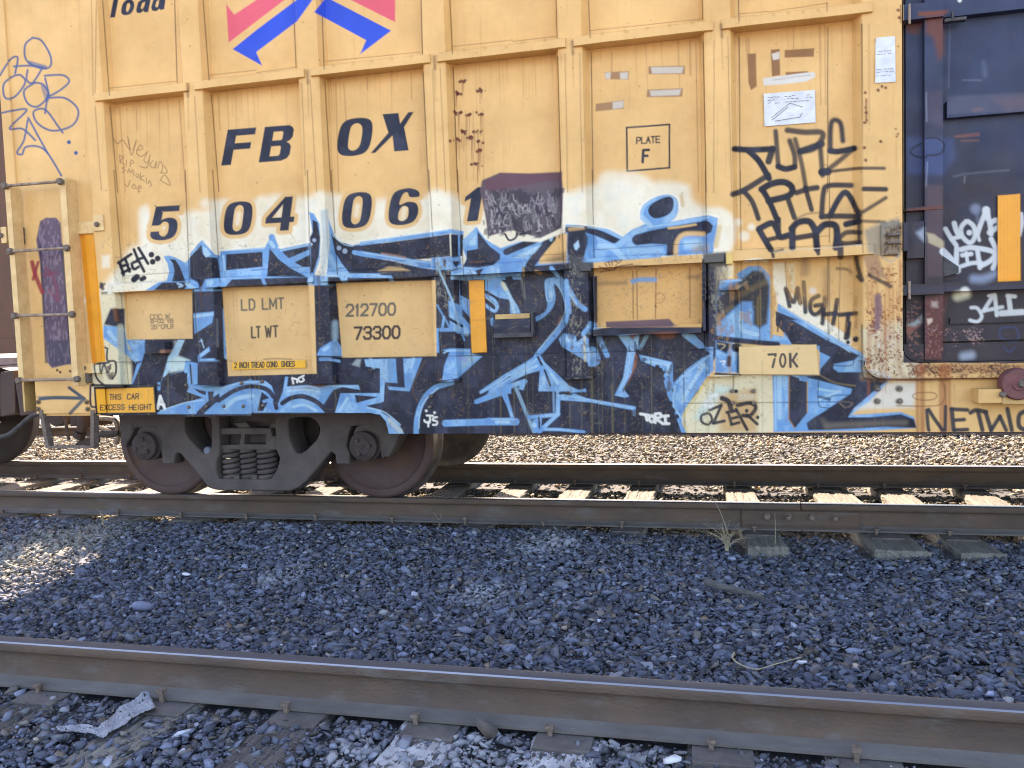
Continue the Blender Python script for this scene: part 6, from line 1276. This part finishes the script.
ink_lines([(875.5, 38), (895, 36.2), (895.5, 82), (875, 83.2)], -.0085, (.3, .36, .7, .76, .84), 8).build('ink_marks', 'pebble', car)
# --- framed board on the fifth panel, small holders and latches
def pbox(name, u0, v0, u1, v1, y0, y1, m='paint', parent=None, bevel=.003, sub=10):
    (xa_, za_), (xb_, zb2) = S(u0, v0, y0), S(u1, v1, y0)
    b = MB(); b.box(min(xa_, xb_), max(xa_, xb_), y0, y1, min(za_, zb2), max(za_, zb2))
    return b.build(name, m, parent or car, bevel=bevel, paint=(m in ('paint', 'sticker')), sub=sub, seg=1)
fb = pbox('board_frame', 593, 327.5, 702, 333, .004, YP+.004)
pbox('frame_side', 592.5, 276, 595.5, 331, .020, YP+.004, parent=fb); pbox('frame_side', 701.5, 258, 706, 331, -.004, YP+.004, parent=fb)
ch = MB(); 
for k in range(7): 
    x, z = S(704, 262+k*6, -.012); ch.tube([(x+.010*math.cos(a), -.012+.004*math.sin(a*2+k), z+.020*math.sin(a)) for a in np.linspace(0, 6.283, 13)], .0028, 6, False)
ch.build('chain', 'dark', fb)
pbox('latch', 704, 255, 724, 262, -.030, .0); pbox('latch', 725.5, 251.5, 733, 264, -.026, -.004, m='paint')
pbox('bracket_arm', 719, 279.5, 742, 290, -.022, .02); pbox('latch', 580, 263.5, 591, 271, -.028, 0)
chd = pbox('card_holder', 493, 319.5, 531, 336, .020, YP+.004); pbox('holder_lip', 493, 333.5, 533, 337, .004, YP+.002, m='dark', parent=chd); pbox('card', 495, 314.5, 530, 318.6, .046, YP+.003, m='yellow', parent=chd); pbox('holder_end', 530.5, 312, 533.5, 334, .010, YP+.004, m='dark', parent=chd)
pbox('tag_box', 143, 343, 165, 353.5, .018, YP+.004)
hk = pbox('lock_bracket', 881.5, 224.5, 899, 254.5, -.022, .0)
for v in (233, 241): pbox('prong', 888, v, 901, v+2.2, -.046, -.014, m='bolt', parent=hk, bevel=.002, sub=0)
pbox('bracket_arm', 978.5, 389.5, 1002, 403.2, -.055, YS); pb = pbox('bracket_arm', 1002, 392, 1050, 404, -.05, YS, m='yellow')
rl = MB(); x, z = S(1017.5, 384, -.05); rl.lathe_y(x, z, [(.0001, -.078), (.03, -.078), (.034, -.072), (.074, -.072), (.080, -.064), (.080, -.01), (.0001, -.01)], 40); rl.build('door_roller', 'maroon', car, smooth=True)
b = MB(); b.lathe_y(x+.012, z+.005, [(.0001, -.098), (.018, -.096), (.022, -.076)], 16); b.hexbolt(x-.072, -.062, z-.05, .016, .02); b.build('roller_bolt', 'bolt', car, smooth=True)
# --- ladder at the corner
LY = -.075
lad = link('ladder', MB().box(0, 0, 0, 0, 0, 0).mesh() if False else bpy.data.meshes.new('ladder'), 'ladder', car)
def stile(pts, w, deep):
    b = MB(); (xa_, za_), (xb_, zb2) = [S(u, v, LY) for u, v in pts]
    for (x0, x1, y0, y1) in ((0, w, LY, LY+.008), (w-.008, w, LY+.004, LY+deep)):
        q = len(b.v); b.v += [(xa_+x0, y0, za_), (xa_+x1, y0, za_), (xa_+x1, y1, za_), (xa_+x0, y1, za_), (xb_+x0, y0, zb2), (xb_+x1, y0, zb2), (xb_+x1, y1, zb2), (xb_+x0, y1, zb2)]
        b.f += [[q+i for i in f] for f in ((0, 1, 2, 3), (7, 6, 5, 4), (0, 4, 5, 1), (1, 5, 6, 2), (2, 6, 7, 3), (3, 7, 4, 0))]
    return b.build('ladder_stile', 'ladder', car, bevel=.0015, seg=1)
bpy.data.objects.remove(lad)
sL = stile(((4.5, 187), (18.5, 380)), .042, .085); sR = stile(((59, 178), (72.5, 386)), .046, .095)
for (a, b_) in (((5, 186), (60.5, 181.5)), ((10.5, 251.5), (67, 248)), ((15, 315.8), (72.5, 314.3)), ((19, 380.5), (77.5, 379))):
    (xa_, za_), (xb_, zb2) = S(*a, LY-.02), S(*b_, LY-.02); b = MB(); b.tube([(xa_, LY-.02, za_), (xb_, LY-.02, zb2)], .0095, 12); b.build('rung', 'rod', car, smooth=True)
    for xx, zz in ((xa_, za_), (xb_, zb2)):
        b = MB(); b.hexbolt(xx, LY-.012, zz, .023, .028); b.build('rung_bolt', 'bolt', car, bevel=.002)
x, z = S(21, 300, -.01)
sheet('corner_angle', np.concatenate([[XL-.0041], arange(XL-.004, XL+.070, STEP), [XL+.0701]]), zcol(.95, ZT), lambda X, Z: np.where((X < XL-.00405) | (X > XL+.07005), .034, .018), car)
sheet('corner_plate', arange(XS, -3.876, STEP), zcol(.705, .95), lambda X, Z: .030+0*X, car)
cb = pbox('strap', 70, 222.5, 95, 233, .004, .03, m='ladder', sub=0); pbox('strap', 92, 215, 103.5, 230.5, -.014, .02, m='ladder', parent=cb, sub=0)
b = MB(); x, z = S(97.5, 224.5, -.014); b.hexbolt(x, -.014, z, .017, .018); x, z = S(74, 228, .004); b.hexbolt(x, .004, z, .015, .014); b.build('strap_bolt', 'bolt', cb, bevel=.002)
cb = pbox('strap', 81, 363.5, 115, 372.8, -.007, .03, m='paint', sub=24); b = MB(); x, z = S(85.5, 368, .0); b.hexbolt(x, 0, z, .015, .014); x, z = S(110, 367.5, .0); b.hexbolt(x, 0, z, .015, .014); b.build('strap_bolt', 'bolt', cb, bevel=.002)
cb = pbox('strap', 0, 227, 6.5, 243, -.07, .0, m='ladder', sub=0); b = MB(); x, z = S(1.8, 235.5, -.07); b.hexbolt(x, -.07, z, .016, .016); b.build('strap_bolt', 'bolt', cb, bevel=.002)
pbox('strap', 14.5, 226.5, 18.5, 243, -.03, .03, m='bolt', sub=0); pbox('stile_foot', 82.5, 373, 88.5, 383, -.01, .03, m='bolt', sub=0)
# --- sill step hanging from the corner
st = MB(); SY = .02
a, b_ = S(40, 410, SY), S(47, 446.5, SY); c, d = S(92, 446, SY), S(92, 410, SY)
def flat(p, q, w, y0, y1, B):
    dx, dz = q[0]-p[0], q[1]-p[1]; L = math.hypot(dx, dz); nx, nz = -dz/L*w, dx/L*w; k = len(B.v)
    B.v += [(p[0]-nx, y0, p[1]-nz), (p[0]+nx, y0, p[1]+nz), (q[0]+nx, y0, q[1]+nz), (q[0]-nx, y0, q[1]-nz), (p[0]-nx, y1, p[1]-nz), (p[0]+nx, y1, p[1]+nz), (q[0]+nx, y1, q[1]+nz), (q[0]-nx, y1, q[1]-nz)]
    B.f += [[k+i for i in f] for f in ((0, 1, 2, 3), (7, 6, 5, 4), (0, 4, 5, 1), (1, 5, 6, 2), (2, 6, 7, 3), (3, 7, 4, 0))]
flat(a, b_, .014, SY, SY+.05, st); flat(d, c, .014, SY, SY+.05, st); st.box(b_[0]-.01, c[0]+.01, SY-.005, SY+.055, b_[1]-.012, b_[1]+.004); st.build('sill_step', 'bolt', car, bevel=.003)
# --- dark sliding door
DY = .10
dn_ = arange(XD1-.005, 1.9, STEP)
door = sheet('door', dn_, zcol(zo-.02, ZT), lambda X, Z: DY+dent(X, Z)*.5, car)
def dpart(name, u0, v0, u1, v1, y0, slope=0.0, parent=door, m='paint'):
    (x0, za), (x1, _), (_, zb2) = S(u0, v0, y0), S(u1, v0, y0), S(u0, v1, y0)
    x1 = max(x1, x0+.01); xs = arange(x0, x1, STEP); zs = arange(zb2, za, STEP)
    # box with front, both sides, top and underside
    ring = [(DY, 0)]+[(y0, t) for t in np.linspace(0, 1, len(zs))]+[(DY, 1)]
    P = np.array([(y, zb2+(za-zb2)*t) for y, t in ring]); V = np.stack([np.repeat(xs[None], len(P), 0), np.repeat(P[:, :1], len(xs), 1), np.repeat(P[:, 1:], len(xs), 1)], -1)
    V[..., 2] += slope*(V[..., 0]-x0)
    sh = V.shape; V = V.reshape(-1, 3); F = gridfaces(sh[0], sh[1], True).tolist()
    n0 = len(V); Lf = [i*sh[1] for i in range(sh[0])]; Rt = [i*sh[1]+sh[1]-1 for i in range(sh[0])]
    F.append(Lf); F.append(Rt[::-1])
    me = bpy.data.meshes.new('d'); me.from_pydata(V.tolist(), [], F); me.update()
    bm = bmesh.new(); bm.from_mesh(me); bmesh.ops.recalc_face_normals(bm, faces=bm.faces); bm.to_mesh(me); bm.free(); paint_mesh(me)
    return link(name, me, m, parent)
dpart('door_post', 924.5, -40, 943, 360, .035); dpart('door_edge', 905.5, -40, 923, 361, .075)
dpart('door_beam', 943, -40, 1100, 17.5, .045); dpart('door_beam', 947, 101, 1100, 118, .055); dpart('door_beam', 943, 326.5, 1100, 341.5, .050); dpart('door_bar', 925, 283.5, 1100, 292.5, .022); dpart('door_rail', 943, 356, 1100, 361.5, .07); dpart('door_beam', 950, 318, 1100, 324, .085)
dpart('hasp', 907, 222, 924, 258.5, .030); dpart('hasp', 903.5, 222.5, 908, 251, -.012); dpart('hasp', 906, 207.5, 943, 211, .03)
h1 = dpart('hasp', 903, 5, 944, 20.5, .01); h2 = dpart('hasp', 902, 285, 944, 295.5, .005)
for h_, u, v0, v1 in ((h1, 909.5, 4, 24), (h2, 909.5, 281, 299)):
    (x, za), (_, zb2) = S(u, v0, -.012), S(u, v1, -.012); b = MB(); b.tube([(x, -.012, za), (x, -.012, zb2)], .006, 8); b.build('pin', 'rod', h_, smooth=True)
b = MB(); x0, z0 = S(945, 16, .02); b.box(x0, x0+.10, .02, .06, z0-.028, z0-.012); b.box(x0+.03, x0+.04, .015, .03, z0-.02, z0+.02); b.build('hasp', 'dark', door, bevel=.003)
b = MB(); x0, z0 = S(943, 277, .06); b.v += [(x0, .06, z0), (x0+.075, .06, z0+.018), (x0+.075, .06, z0+.05), (x0, .06, z0+.11), (x0, .1, z0), (x0+.075, .1, z0+.018), (x0+.075, .1, z0+.05), (x0, .1, z0+.11)]; b.f += [[0, 1, 2, 3], [7, 6, 5, 4], [0, 4, 5, 1], [1, 5, 6, 2], [2, 6, 7, 3], [3, 7, 4, 0]]; b.build('door_stop', 'dark', door, bevel=.003)
P_ = [S(u, v, .085) for u, v in ((997.8, 195.8), (1019.7, 193.8), (1020.2, 280.2), (997.8, 281.2))]
plate_on('reflective_strip', [(997.8, 195.8), (1019.7, 193.8), (1020.2, 280.2), (997.8, 281.2)], .086, .012, parent=door, sub=60)
# --- body shell behind the sheets: roof, floor, far side, ends
b = MB(); b.box(XL+.01, 11, YP+.06, 3.2, 1.06, 5.05); b.build('body_shell', 'shell', car)
b = MB(); b.box(XL, 11, .02, 3.25, 5.05, 5.12); b.build('roof', 'yellow', car)
b = MB(); b.box(XL-.002, XL+.012, .032, 3.2, .72, 5.05); b.build('car_end', 'yellow', car)
b = MB(); b.box(XL+.1, 11, 1.38, 1.82, .80, 1.06); b.box(XL+.02, XL+.1, .12, 3.1, .78, 1.06); b.box(1.0, 1.2, .12, 3.1, .86, 1.06); b.box(-3.3, -2.9, .2, 3.0, .82, 1.06); b.box(XL+.1, 11, .115, .22, .74, 1.06); b.box(XL+.1, 11, 3.0, 3.1, .90, 1.06); b.build('underframe', 'shell', car, bevel=.01)

# ================================================================== wheel truck
XT = -3.119; AX = (XT-.8635, XT+.8635); TZ = .419; TY0, TY1 = .50, .63
def tp(*p): return [S(u, v, TY0) for u, v in p]
c5 = T(110, 400, 8); c6 = T(210, 400, 8); c7 = T(320, 400, 8)
outer = tp((119, 395), *c5((75, 110), (100, 330), (118, 355), (150, 300), (185, 210), (365, 205), (400, 250), (415, 330), (425, 490), (432, 500), (498, 500), (506, 440), (530, 408), (570, 420), (610, 470), (700, 570), (790, 690), (835, 706)),
           *c6((100, 712), (640, 716), (700, 690), (760, 640), (880, 500), (960, 405)), *c7((90, 402), (130, 430), (140, 500), (220, 500), (226, 430), (200, 370), (215, 270), (240, 200), (390, 185), (480, 260), (495, 440), (540, 445), (600, 340), (640, 230)), (402, 395))
win1 = tp(*c5((580, 160), (600, 130), (760, 122), (810, 140), (822, 200), (820, 380), (800, 430), (765, 448), (730, 435), (620, 320), (590, 260))); win1 = win1
win2 = tp(*c6((610, 180), (625, 140), (700, 122), (800, 126), (862, 165), (888, 220), (885, 280), (860, 330), (780, 410), (730, 445), (690, 440), (655, 400), (620, 300)))
mid = tp(*c6((60, 100), (530, 100), (535, 380), (570, 470), (545, 560), (500, 640), (460, 650), (60, 645), (35, 560), (40, 480), (66, 420)))
trk = thing('wheel_truck', (XT, 1.55, 0), '', '') if False else None
tf = link('truck_frame', curve_plate([outer, win1, win2, mid], TY0, TY1, .012), 'truck', car)
# second, inner web of the casting gives the openings their depth
inner1 = tp(*c5((640, 170), (700, 150), (780, 150), (800, 210), (800, 380), (770, 420), (700, 400), (650, 300)))
for W in (win1, win2):
    b = MB(); n = len(W)
    for (x, z) in W: b.v += [(x, TY0+.015, z), (x, TY0+.24, z)]
    for k in range(n): q = (k+1) % n; b.f.append([2*k, 2*q, 2*q+1, 2*k+1])
    b.build('window_flange', 'truck', tf, smooth=True)
b = MB(); W = outer; n = len(W)
for (x, z) in W: b.v += [(x, TY1-.02, z), (x, TY0+.22, z)]
for k in range(n): q = (k+1) % n; b.f.append([2*k, 2*q, 2*q+1, 2*k+1])
b.build('frame_flange', 'truck', tf)
# bolster end with two pockets
bo = MB(); x0, x1 = tp(*c6((50, 270), (465, 270)))[0][0], tp(*c6((465, 270),))[0][0]
L_ = tp(*c6((22, 235), (465, 235), (480, 300), (530, 300), (530, 395), (20, 395))); h_a = tp(*c6((60, 275), (238, 270), (240, 300), (225, 365), (45, 375))); h_b = tp(*c6((262, 272), (440, 272), (438, 365), (250, 365)))
link('bolster', curve_plate([L_, h_a, h_b], TY0+.02, TY0+.10, .006), 'truck', car)
b = MB(); b.box(L_[0][0]+.01, L_[2][0], TY0+.16, 2.6, L_[5][1]+.01, L_[0][1]-.005); b.box(L_[0][0]-.06, L_[2][0]+.1, TY0+.2, 2.6, L_[0][1]-.01, L_[0][1]+.10); b.build('bolster_beam', 'truck', car, bevel=.01)
for q in (c6((150, 195), (250, 185), (290, 235), (200, 240)), c6((430, 230), (470, 190), (520, 195), (500, 240))):
    b = MB(); b.prism(tp(*q), TY0+.06, TY0+.14); b.build('gib', 'truck', tf, bevel=.004)
# coil springs: three in front, three behind
for row, yy in enumerate((TY0+.085, TY0+.24)):
    for cx, rad in ((132, 68), (272, 62), (420, 76)):
        xc, zt_ = S(210+cx/8, 400+402/8, TY0+.02); _, zb2 = S(210+cx/8, 400+636/8, TY0+.02); R_ = rad/8*.0064
        b = MB(); turns = 6.2; b.tube([(xc+R_*math.cos(a), yy+R_*math.sin(a), zb2+(zt_-zb2)*min(1, max(0, (a/(2*math.pi)-.3)/(turns-.6)))) for a in np.linspace(0, turns*2*math.pi, 150)], .0165, 8)
        b.build('spring', 'truck', tf, smooth=True)
(xa_, za_), (xb_, zb2) = tp(*c6((40, 640), (470, 600)))
b = MB(); b.box(xa_, xb_, TY0+.01, TY0+.3, za_-.02, za_+.006)
for cx in (205, 345): x, z = tp(*c6((cx, 640)))[0] if False else tp(*c6((cx, 620)))[0]; b.box(x-.024, x+.022, TY0+.008, TY0+.03, z-.014, z+.016)
b.build('spring_seat', 'truck', tf, bevel=.004)
b = MB(); x, z = tp(*c5((765, 410)))[0]; b.lathe_y(x, z, [(.0001, TY0+.01), (.022, TY0+.012), (.030, TY0+.02), (.032, TY0+.06)], 20); b.build('friction_pin', 'pebble', tf, smooth=True)
b = MB(); q = tp(*c5((180, 175), (192, 180), (175, 235), (155, 250))); b.prism(q, TY0-.004, TY0+.02); b.build('cast_mark', 'dark', tf)
# wheels, axles, bearing caps
def wheel_prof(y0, s=1):
    return [(.10, y0-.02*s), (.13, y0+.0*s), (.14, y0+.035*s), (.19, y0+.050*s), (.26, y0+.040*s), (.335, y0+.018*s), (.352, y0+.004*s), (.357, y0-.004*s), (.392, y0-.006*s), (.403, y0-.002*s), (.412, y0+.006*s)]
def tread_prof(y0, s=1): return [(.412, y0+.006*s), (.418, y0+.020*s), (.420, y0+.09*s), (.424, y0+.100*s), (.436, y0+.108*s), (.4445, y0+.118*s), (.4445, y0+.130*s), (.436, y0+.138*s), (.37, y0+.138*s), (.345, y0+.120*s), (.25, y0+.115*s), (.1, y0+.12*s)]
for ai, ax in enumerate(AX):
    for yy, s in ((.775, 1), (2.42, -1)):
        b = MB(); b.lathe_y(ax, TZ, wheel_prof(yy, s), 96); w = b.build('wheel', 'wheel', car, smooth=True)
        b = MB(); b.lathe_y(ax, TZ, tread_prof(yy, s), 96); b.build('wheel_rim', 'rimm', w, smooth=True)
    b = MB(); b.tube([(ax, .6, TZ), (ax, 2.55, TZ)], .075, 24); b.build('axle', 'wheel', car, smooth=True)
    cxp = (142.7, 446.5) if ai == 0 else (362.3, 446.5); xc, zc = S(*cxp, TY0-.05)
    b = MB(); b.lathe_y(xc, zc, [(.0001, TY0-.062), (.055, TY0-.062), (.060, TY0-.056), (.088, TY0-.050), (.098, TY0-.042), (.100, TY0-.02), (.100, TY0+.0), (.112, TY0+.004), (.112, TY0+.2), (.08, TY0+.2)], 48); cp = b.build('bearing_cap', 'cap', car, smooth=True)
    for k in range(3):
        a = 2*math.pi*k/3+(1.4 if ai == 0 else .1); b = MB(); b.hexbolt(xc+.052*math.cos(a), TY0-.056, zc+.052*math.sin(a), .017, .018); b.build('cap_bolt', 'cap', cp, bevel=.002)
    b = MB(); b.lathe_y(xc, zc, [(.0001, TY0-.070), (.012, TY0-.068), (.016, TY0-.058)], 12); b.build('cap_plug', 'cap', cp, smooth=True)
    b = MB(); q = [(xc-.09, zc+.075), (xc-.065, zc+.125), (xc-.01, zc+.145), (xc+.06, zc+.14), (xc+.115, zc+.10), (xc+.135, zc+.02), (xc+.13, zc-.09), (xc+.115, zc-.09), (xc+.10, zc+.0), (xc+.075, zc+.07), (xc, zc+.108), (xc-.06, zc+.09)]; b.prism(q, TY0+.005, TY0+.15); b.build('bearing_adapter', 'truck', cp, bevel=.005)
b = MB(); b.box(AX[0]+.42, AX[0]+.50, .9, 2.3, .30, .40); b.box(AX[1]-.50, AX[1]-.42, .9, 2.3, .30, .40); b.build('brake_beam', 'shell', car, bevel=.01)
b = MB(); b.box(AX[0]+.16, AX[1]-.16, 1.15, 1.25, .24, .95); b.box(XT-.36, XT+.36, TY0+.36, TY0+.42, .1, .62); b.build('light_stop_plates', 'shell', car, bevel=.01)  # added plates that keep light from showing through springs and frame windows
# things hung under the corner: pipes, hose, coupler
b = MB(); b.box(-4.9, -4.3, 1.38, 1.82, .62, .92); b.box(-5.3, -4.85, 1.46, 1.74, .64, .90); b.build('coupler', 'shell', car, bevel=.03)
tub = lambda q, y, r, nm, m: MB().tube([(S(u, v, y)[0], y, S(u, v, y)[1]) for u, v in _sm(q)], r, 8).build(nm, m, car, smooth=True)
tub([(96, 418), (112, 419), (117, 424), (118, 436), (116, 444)], .9, .020, 'air_pipe', 'rod'); tub([(96, 426), (110, 431), (120, 436)], .9, .016, 'air_pipe', 'rod'); tub([(97, 434), (108, 434), (120, 433)], .9, .030, 'air_pipe', 'shell')
tub([(63, 410), (66, 424), (69, 440)], .8, .012, 'uncoupling_rod', 'shell'); tub([(82, 408), (83, 425), (79, 438)], 1.0, .045, 'air_hose', 'shell')
b = MB()
for q in (((45, 414), (60, 414), (63, 424), (55, 427), (47, 422)), ((70, 414), (88, 414), (87, 428), (77, 426), (70, 427))): b.prism([S(u, v, 1.0) for u, v in q], 1.0, 1.3)
b.prism([S(u, v, 1.0) for u, v in ((74, 445), (80, 439), (92, 437), (92, 444), (84, 446))], 1.0, 1.1); b.build('brake_rigging', 'shell', car, bevel=.01)
# ================================================================== dark car coupled at the left
nb = thing('freight_car', (-6.5, 1.6, 0), 'dark brown freight car coupled behind the yellow boxcar at the left edge', 'freight car')
XN = -6.9
b = MB(); b.box(-16, XN, .05, 3.15, 1.12, 5.0); b.build('car_body', 'brown', nb, bevel=.01)
b = MB(); b.box(XN-.01, XN+.06, .05, 3.15, 1.115, 1.26); b.box(XN, XN+.05, .3, .42, 1.1, 4.9); b.box(XN, XN+.05, 1.5, 1.7, 1.1, 4.9); b.build('end_sill', 'brown', nb, bevel=.008)
b = MB(); b.box(XN+.06, XN+.6, .3, 2.9, .985, 1.02); b.box(XN+.56, XN+.6, .3, 2.9, 1.0, 1.08); b.build('glare_cover_slab', 'pebble', nb, bevel=.006)  # added grey slab that covers the overbright gap below the dark car
b = MB(); b.box(-11, XN+.9, 1.4, 1.8, .62, .90); b.box(XN+.85, XN+1.75, 1.45, 1.75, .64, .88); b.build('coupler', 'shell', nb, bevel=.03)
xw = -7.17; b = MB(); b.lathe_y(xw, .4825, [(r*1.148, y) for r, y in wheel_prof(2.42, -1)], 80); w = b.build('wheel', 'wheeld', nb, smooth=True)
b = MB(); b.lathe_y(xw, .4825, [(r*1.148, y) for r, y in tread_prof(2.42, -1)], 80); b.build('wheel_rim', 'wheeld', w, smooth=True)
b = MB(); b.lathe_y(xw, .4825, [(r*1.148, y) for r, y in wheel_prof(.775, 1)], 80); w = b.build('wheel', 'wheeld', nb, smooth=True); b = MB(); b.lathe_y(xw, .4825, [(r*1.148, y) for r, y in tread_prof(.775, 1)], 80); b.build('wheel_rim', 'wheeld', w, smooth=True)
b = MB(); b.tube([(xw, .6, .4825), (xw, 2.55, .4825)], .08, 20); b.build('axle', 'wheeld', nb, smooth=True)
b = MB(); b.tube([(S(u, v, .7)[0], .7, S(u, v, .7)[1]) for u, v in _sm([(-25, 425), (-5, 436), (8, 435), (20, 426), (32, 416), (42, 413)])], .020, 10); b.build('air_hose', 'dark', nb, smooth=True)
b = MB()
for q in (((0, 372), (14, 370), (15, 414), (0, 417)), ((14, 378), (33, 376), (33, 414), (20, 416))): b.prism([S(u, v, .9) for u, v in q], .9, 1.25)
b.build('brake_rigging', 'brown', nb, bevel=.01)
# ================================================================== loose things on the ground
def ground_obj(u, v, lift=0.0):
    x, y = G(u, v, -.2)
    for _ in range(4): z = float(bed_z(np.array([x]), np.array([y]))[0]); x, y = G(u, v, z+lift)
    return x, y, z
def pebble(u, v, r, flat, m, label, name='pebble', cat='stone'):
    x, y, z = ground_obj(u, v); rr = random.Random(int(u)); bm = bmesh.new(); bmesh.ops.create_icosphere(bm, subdivisions=3, radius=1)
    for q in bm.verts: q.co = Vector((q.co.x*r*1.25, q.co.y*r*.9, q.co.z*r*flat))*(1+.06*math.sin(q.co.x*3+u)+.05*math.cos(q.co.y*4))
    me = bpy.data.meshes.new('p'); bm.to_mesh(me); bm.free(); me.polygons.foreach_set('use_smooth', np.ones(len(me.polygons), bool))
    o = link(name, me, m); o.location = (x, y, z+r*flat*.55+.012); o.rotation_euler = (.1, .15, rr.uniform(0, .5)); return tag(o, label, cat)
def angular(u, v, r, m, label, seed, tilt=(0, 0, 0), lift=.01):
    x, y, z = ground_obj(u, v); V, Fc = rock_template(seed, .5); o = link('stone', mesh_np(V*r, Fc), m); o.location = (x, y, z+lift); o.rotation_euler = tilt; return tag(o, label, 'stone')
pebble(142.5, 611, .040, .62, 'pebble', 'smooth rounded bluish pebble lying among the dark stones at left')
pebble(186.5, 577, .018, .5, 'paper', 'small whitish pebble above the smooth bluish pebble'); pebble(465, 634, .026, .5, 'pebble', 'oval pale grey pebble just above the foreground rail at mid picture')
angular(487, 738, .046, 'plate', 'flat brownish stone leaning between two whitish ties under the foreground rail', 11, (.8, .9, .4), .03)
angular(672, 763, .032, 'paper', 'broken white lump beside the upright spike in the foreground', 9); angular(728, 580, .026, 'pebble', 'pale pointed stone behind the grey stick', 12); angular(800, 665, .030, 'paper', 'light grey stone at the right end of the thin white twig', 14)
# grey stick
def stick(name, pts, r, r2, m, label, cat, n=9):
    P = [ground_obj(u, v) for u, v in pts]; b = MB(); b.tube([(x, y, z+.028+r) for x, y, z in P], r, n, r2=r2); o = b.build(name, m, None, smooth=True); return tag(o, label, cat)
stick('stick', [(706, 591), (722, 596), (742, 601), (763, 607)], .021, .014, 'stick', 'weathered grey stick lying on the ballast below the dry grass', 'stick')
stick('twig', [(u, v) for u, v in _sm([(734, 660), (733, 666), (742, 673), (757, 677), (775, 672), (800, 665)])], .0035, .002, 'straw', 'thin white curved twig just above the foreground rail', 'twig', 6)
stick('twig', [(519, 552), (530, 546), (534, 545)], .008, .005, 'straw', 'short pale wood splinter lying left of the picture middle near the track', 'twig', 6) if False else None
# white shredded plastic on a tie
r = random.Random(8); pth = _sm([(152, 699), (138, 706), (122, 716), (108, 725), (98, 730), (84, 727), (70, 728), (57, 726)], False, 9); V = []; F = []; NR = 9
for i, (u, v) in enumerate(pth):
    t = i/(len(pth)-1); w = (14*(1-t)**.8+2.2)*(1+.10*math.sin(i*.45)+r.uniform(-.05, .05))
    for j in range(NR):
        s = j/(NR-1)-.5; uu = u+s*w*.5+r.uniform(-.3, .3); vv = v+s*w*1.0+r.uniform(-.25, .25); x, y = G(uu, vv, -.185)
        V.append((x, y, -.192+.004*math.sin(j*1.6+i*.15)+.003*math.sin(i*.5)+r.uniform(0, .003)+.006*(1-t)))
for i in range(len(pth)-1):
    for j in range(NR-1):
        if r.random() < .03: continue
        F.append((i*NR+j, (i+1)*NR+j, (i+1)*NR+j+1, i*NR+j+1))
me = bpy.data.meshes.new('plastic'); me.from_pydata(V, [], F); me.update()
o = link('plastic_strip', me, 'plastic'); md = o.modifiers.new('thick', 'SOLIDIFY'); md.thickness = .002
tag(o, 'shredded white plastic strip lying across a tie at lower left', 'plastic scrap')
# dry grass beside the joint and a few stalks
def tuft(u, v, n, h, seed, label, spread=.09):
    x, y, z = ground_obj(u, v); r = random.Random(seed); b = MB()
    for k in range(n):
        a = r.uniform(0, 6.283); L = h*r.uniform(.4, 1.1); lean = r.uniform(.2, 1.1); P = []
        for j in range(6):
            t = j/5; P.append((x+r.uniform(-.01, .01)+math.cos(a)*lean*L*t*t, y+math.sin(a)*lean*L*t*t*.6, z+.0+L*(t-.35*lean*t*t)))
        b.tube(P, .0016, 5, r2=.0006)
    return tag(b.build('dry_grass', 'straw', None, smooth=True), label, 'grass')
tuft(727, 551, 44, .20, 3, 'tuft of dry pale grass growing left of the rail joint'); tuft(103, 525, 8, .15, 6, 'few thin dry stalks in front of the left wheel')
tuft(440, 527, 4, .12, 8, 'single dry stalks standing in front of the rail right of the right wheel')
b = MB(); x, y, z = ground_obj(731, 548); b.tube([(x, y, z), (x-.02, y+.02, z+.10), (x-.06, y+.03, z+.22), (x-.12, y+.05, z+.33)], .0022, 5, r2=.001); x, y, z = ground_obj(775, 552); b.tube([(x, y, z), (x+.005, y+.01, z+.12), (x+.002, y, z+.24)], .002, 5, r2=.001)
tag(b.build('grass_stalk', 'straw', None, smooth=True), 'long thin straw stalks rising in front of the rail joint', 'grass')
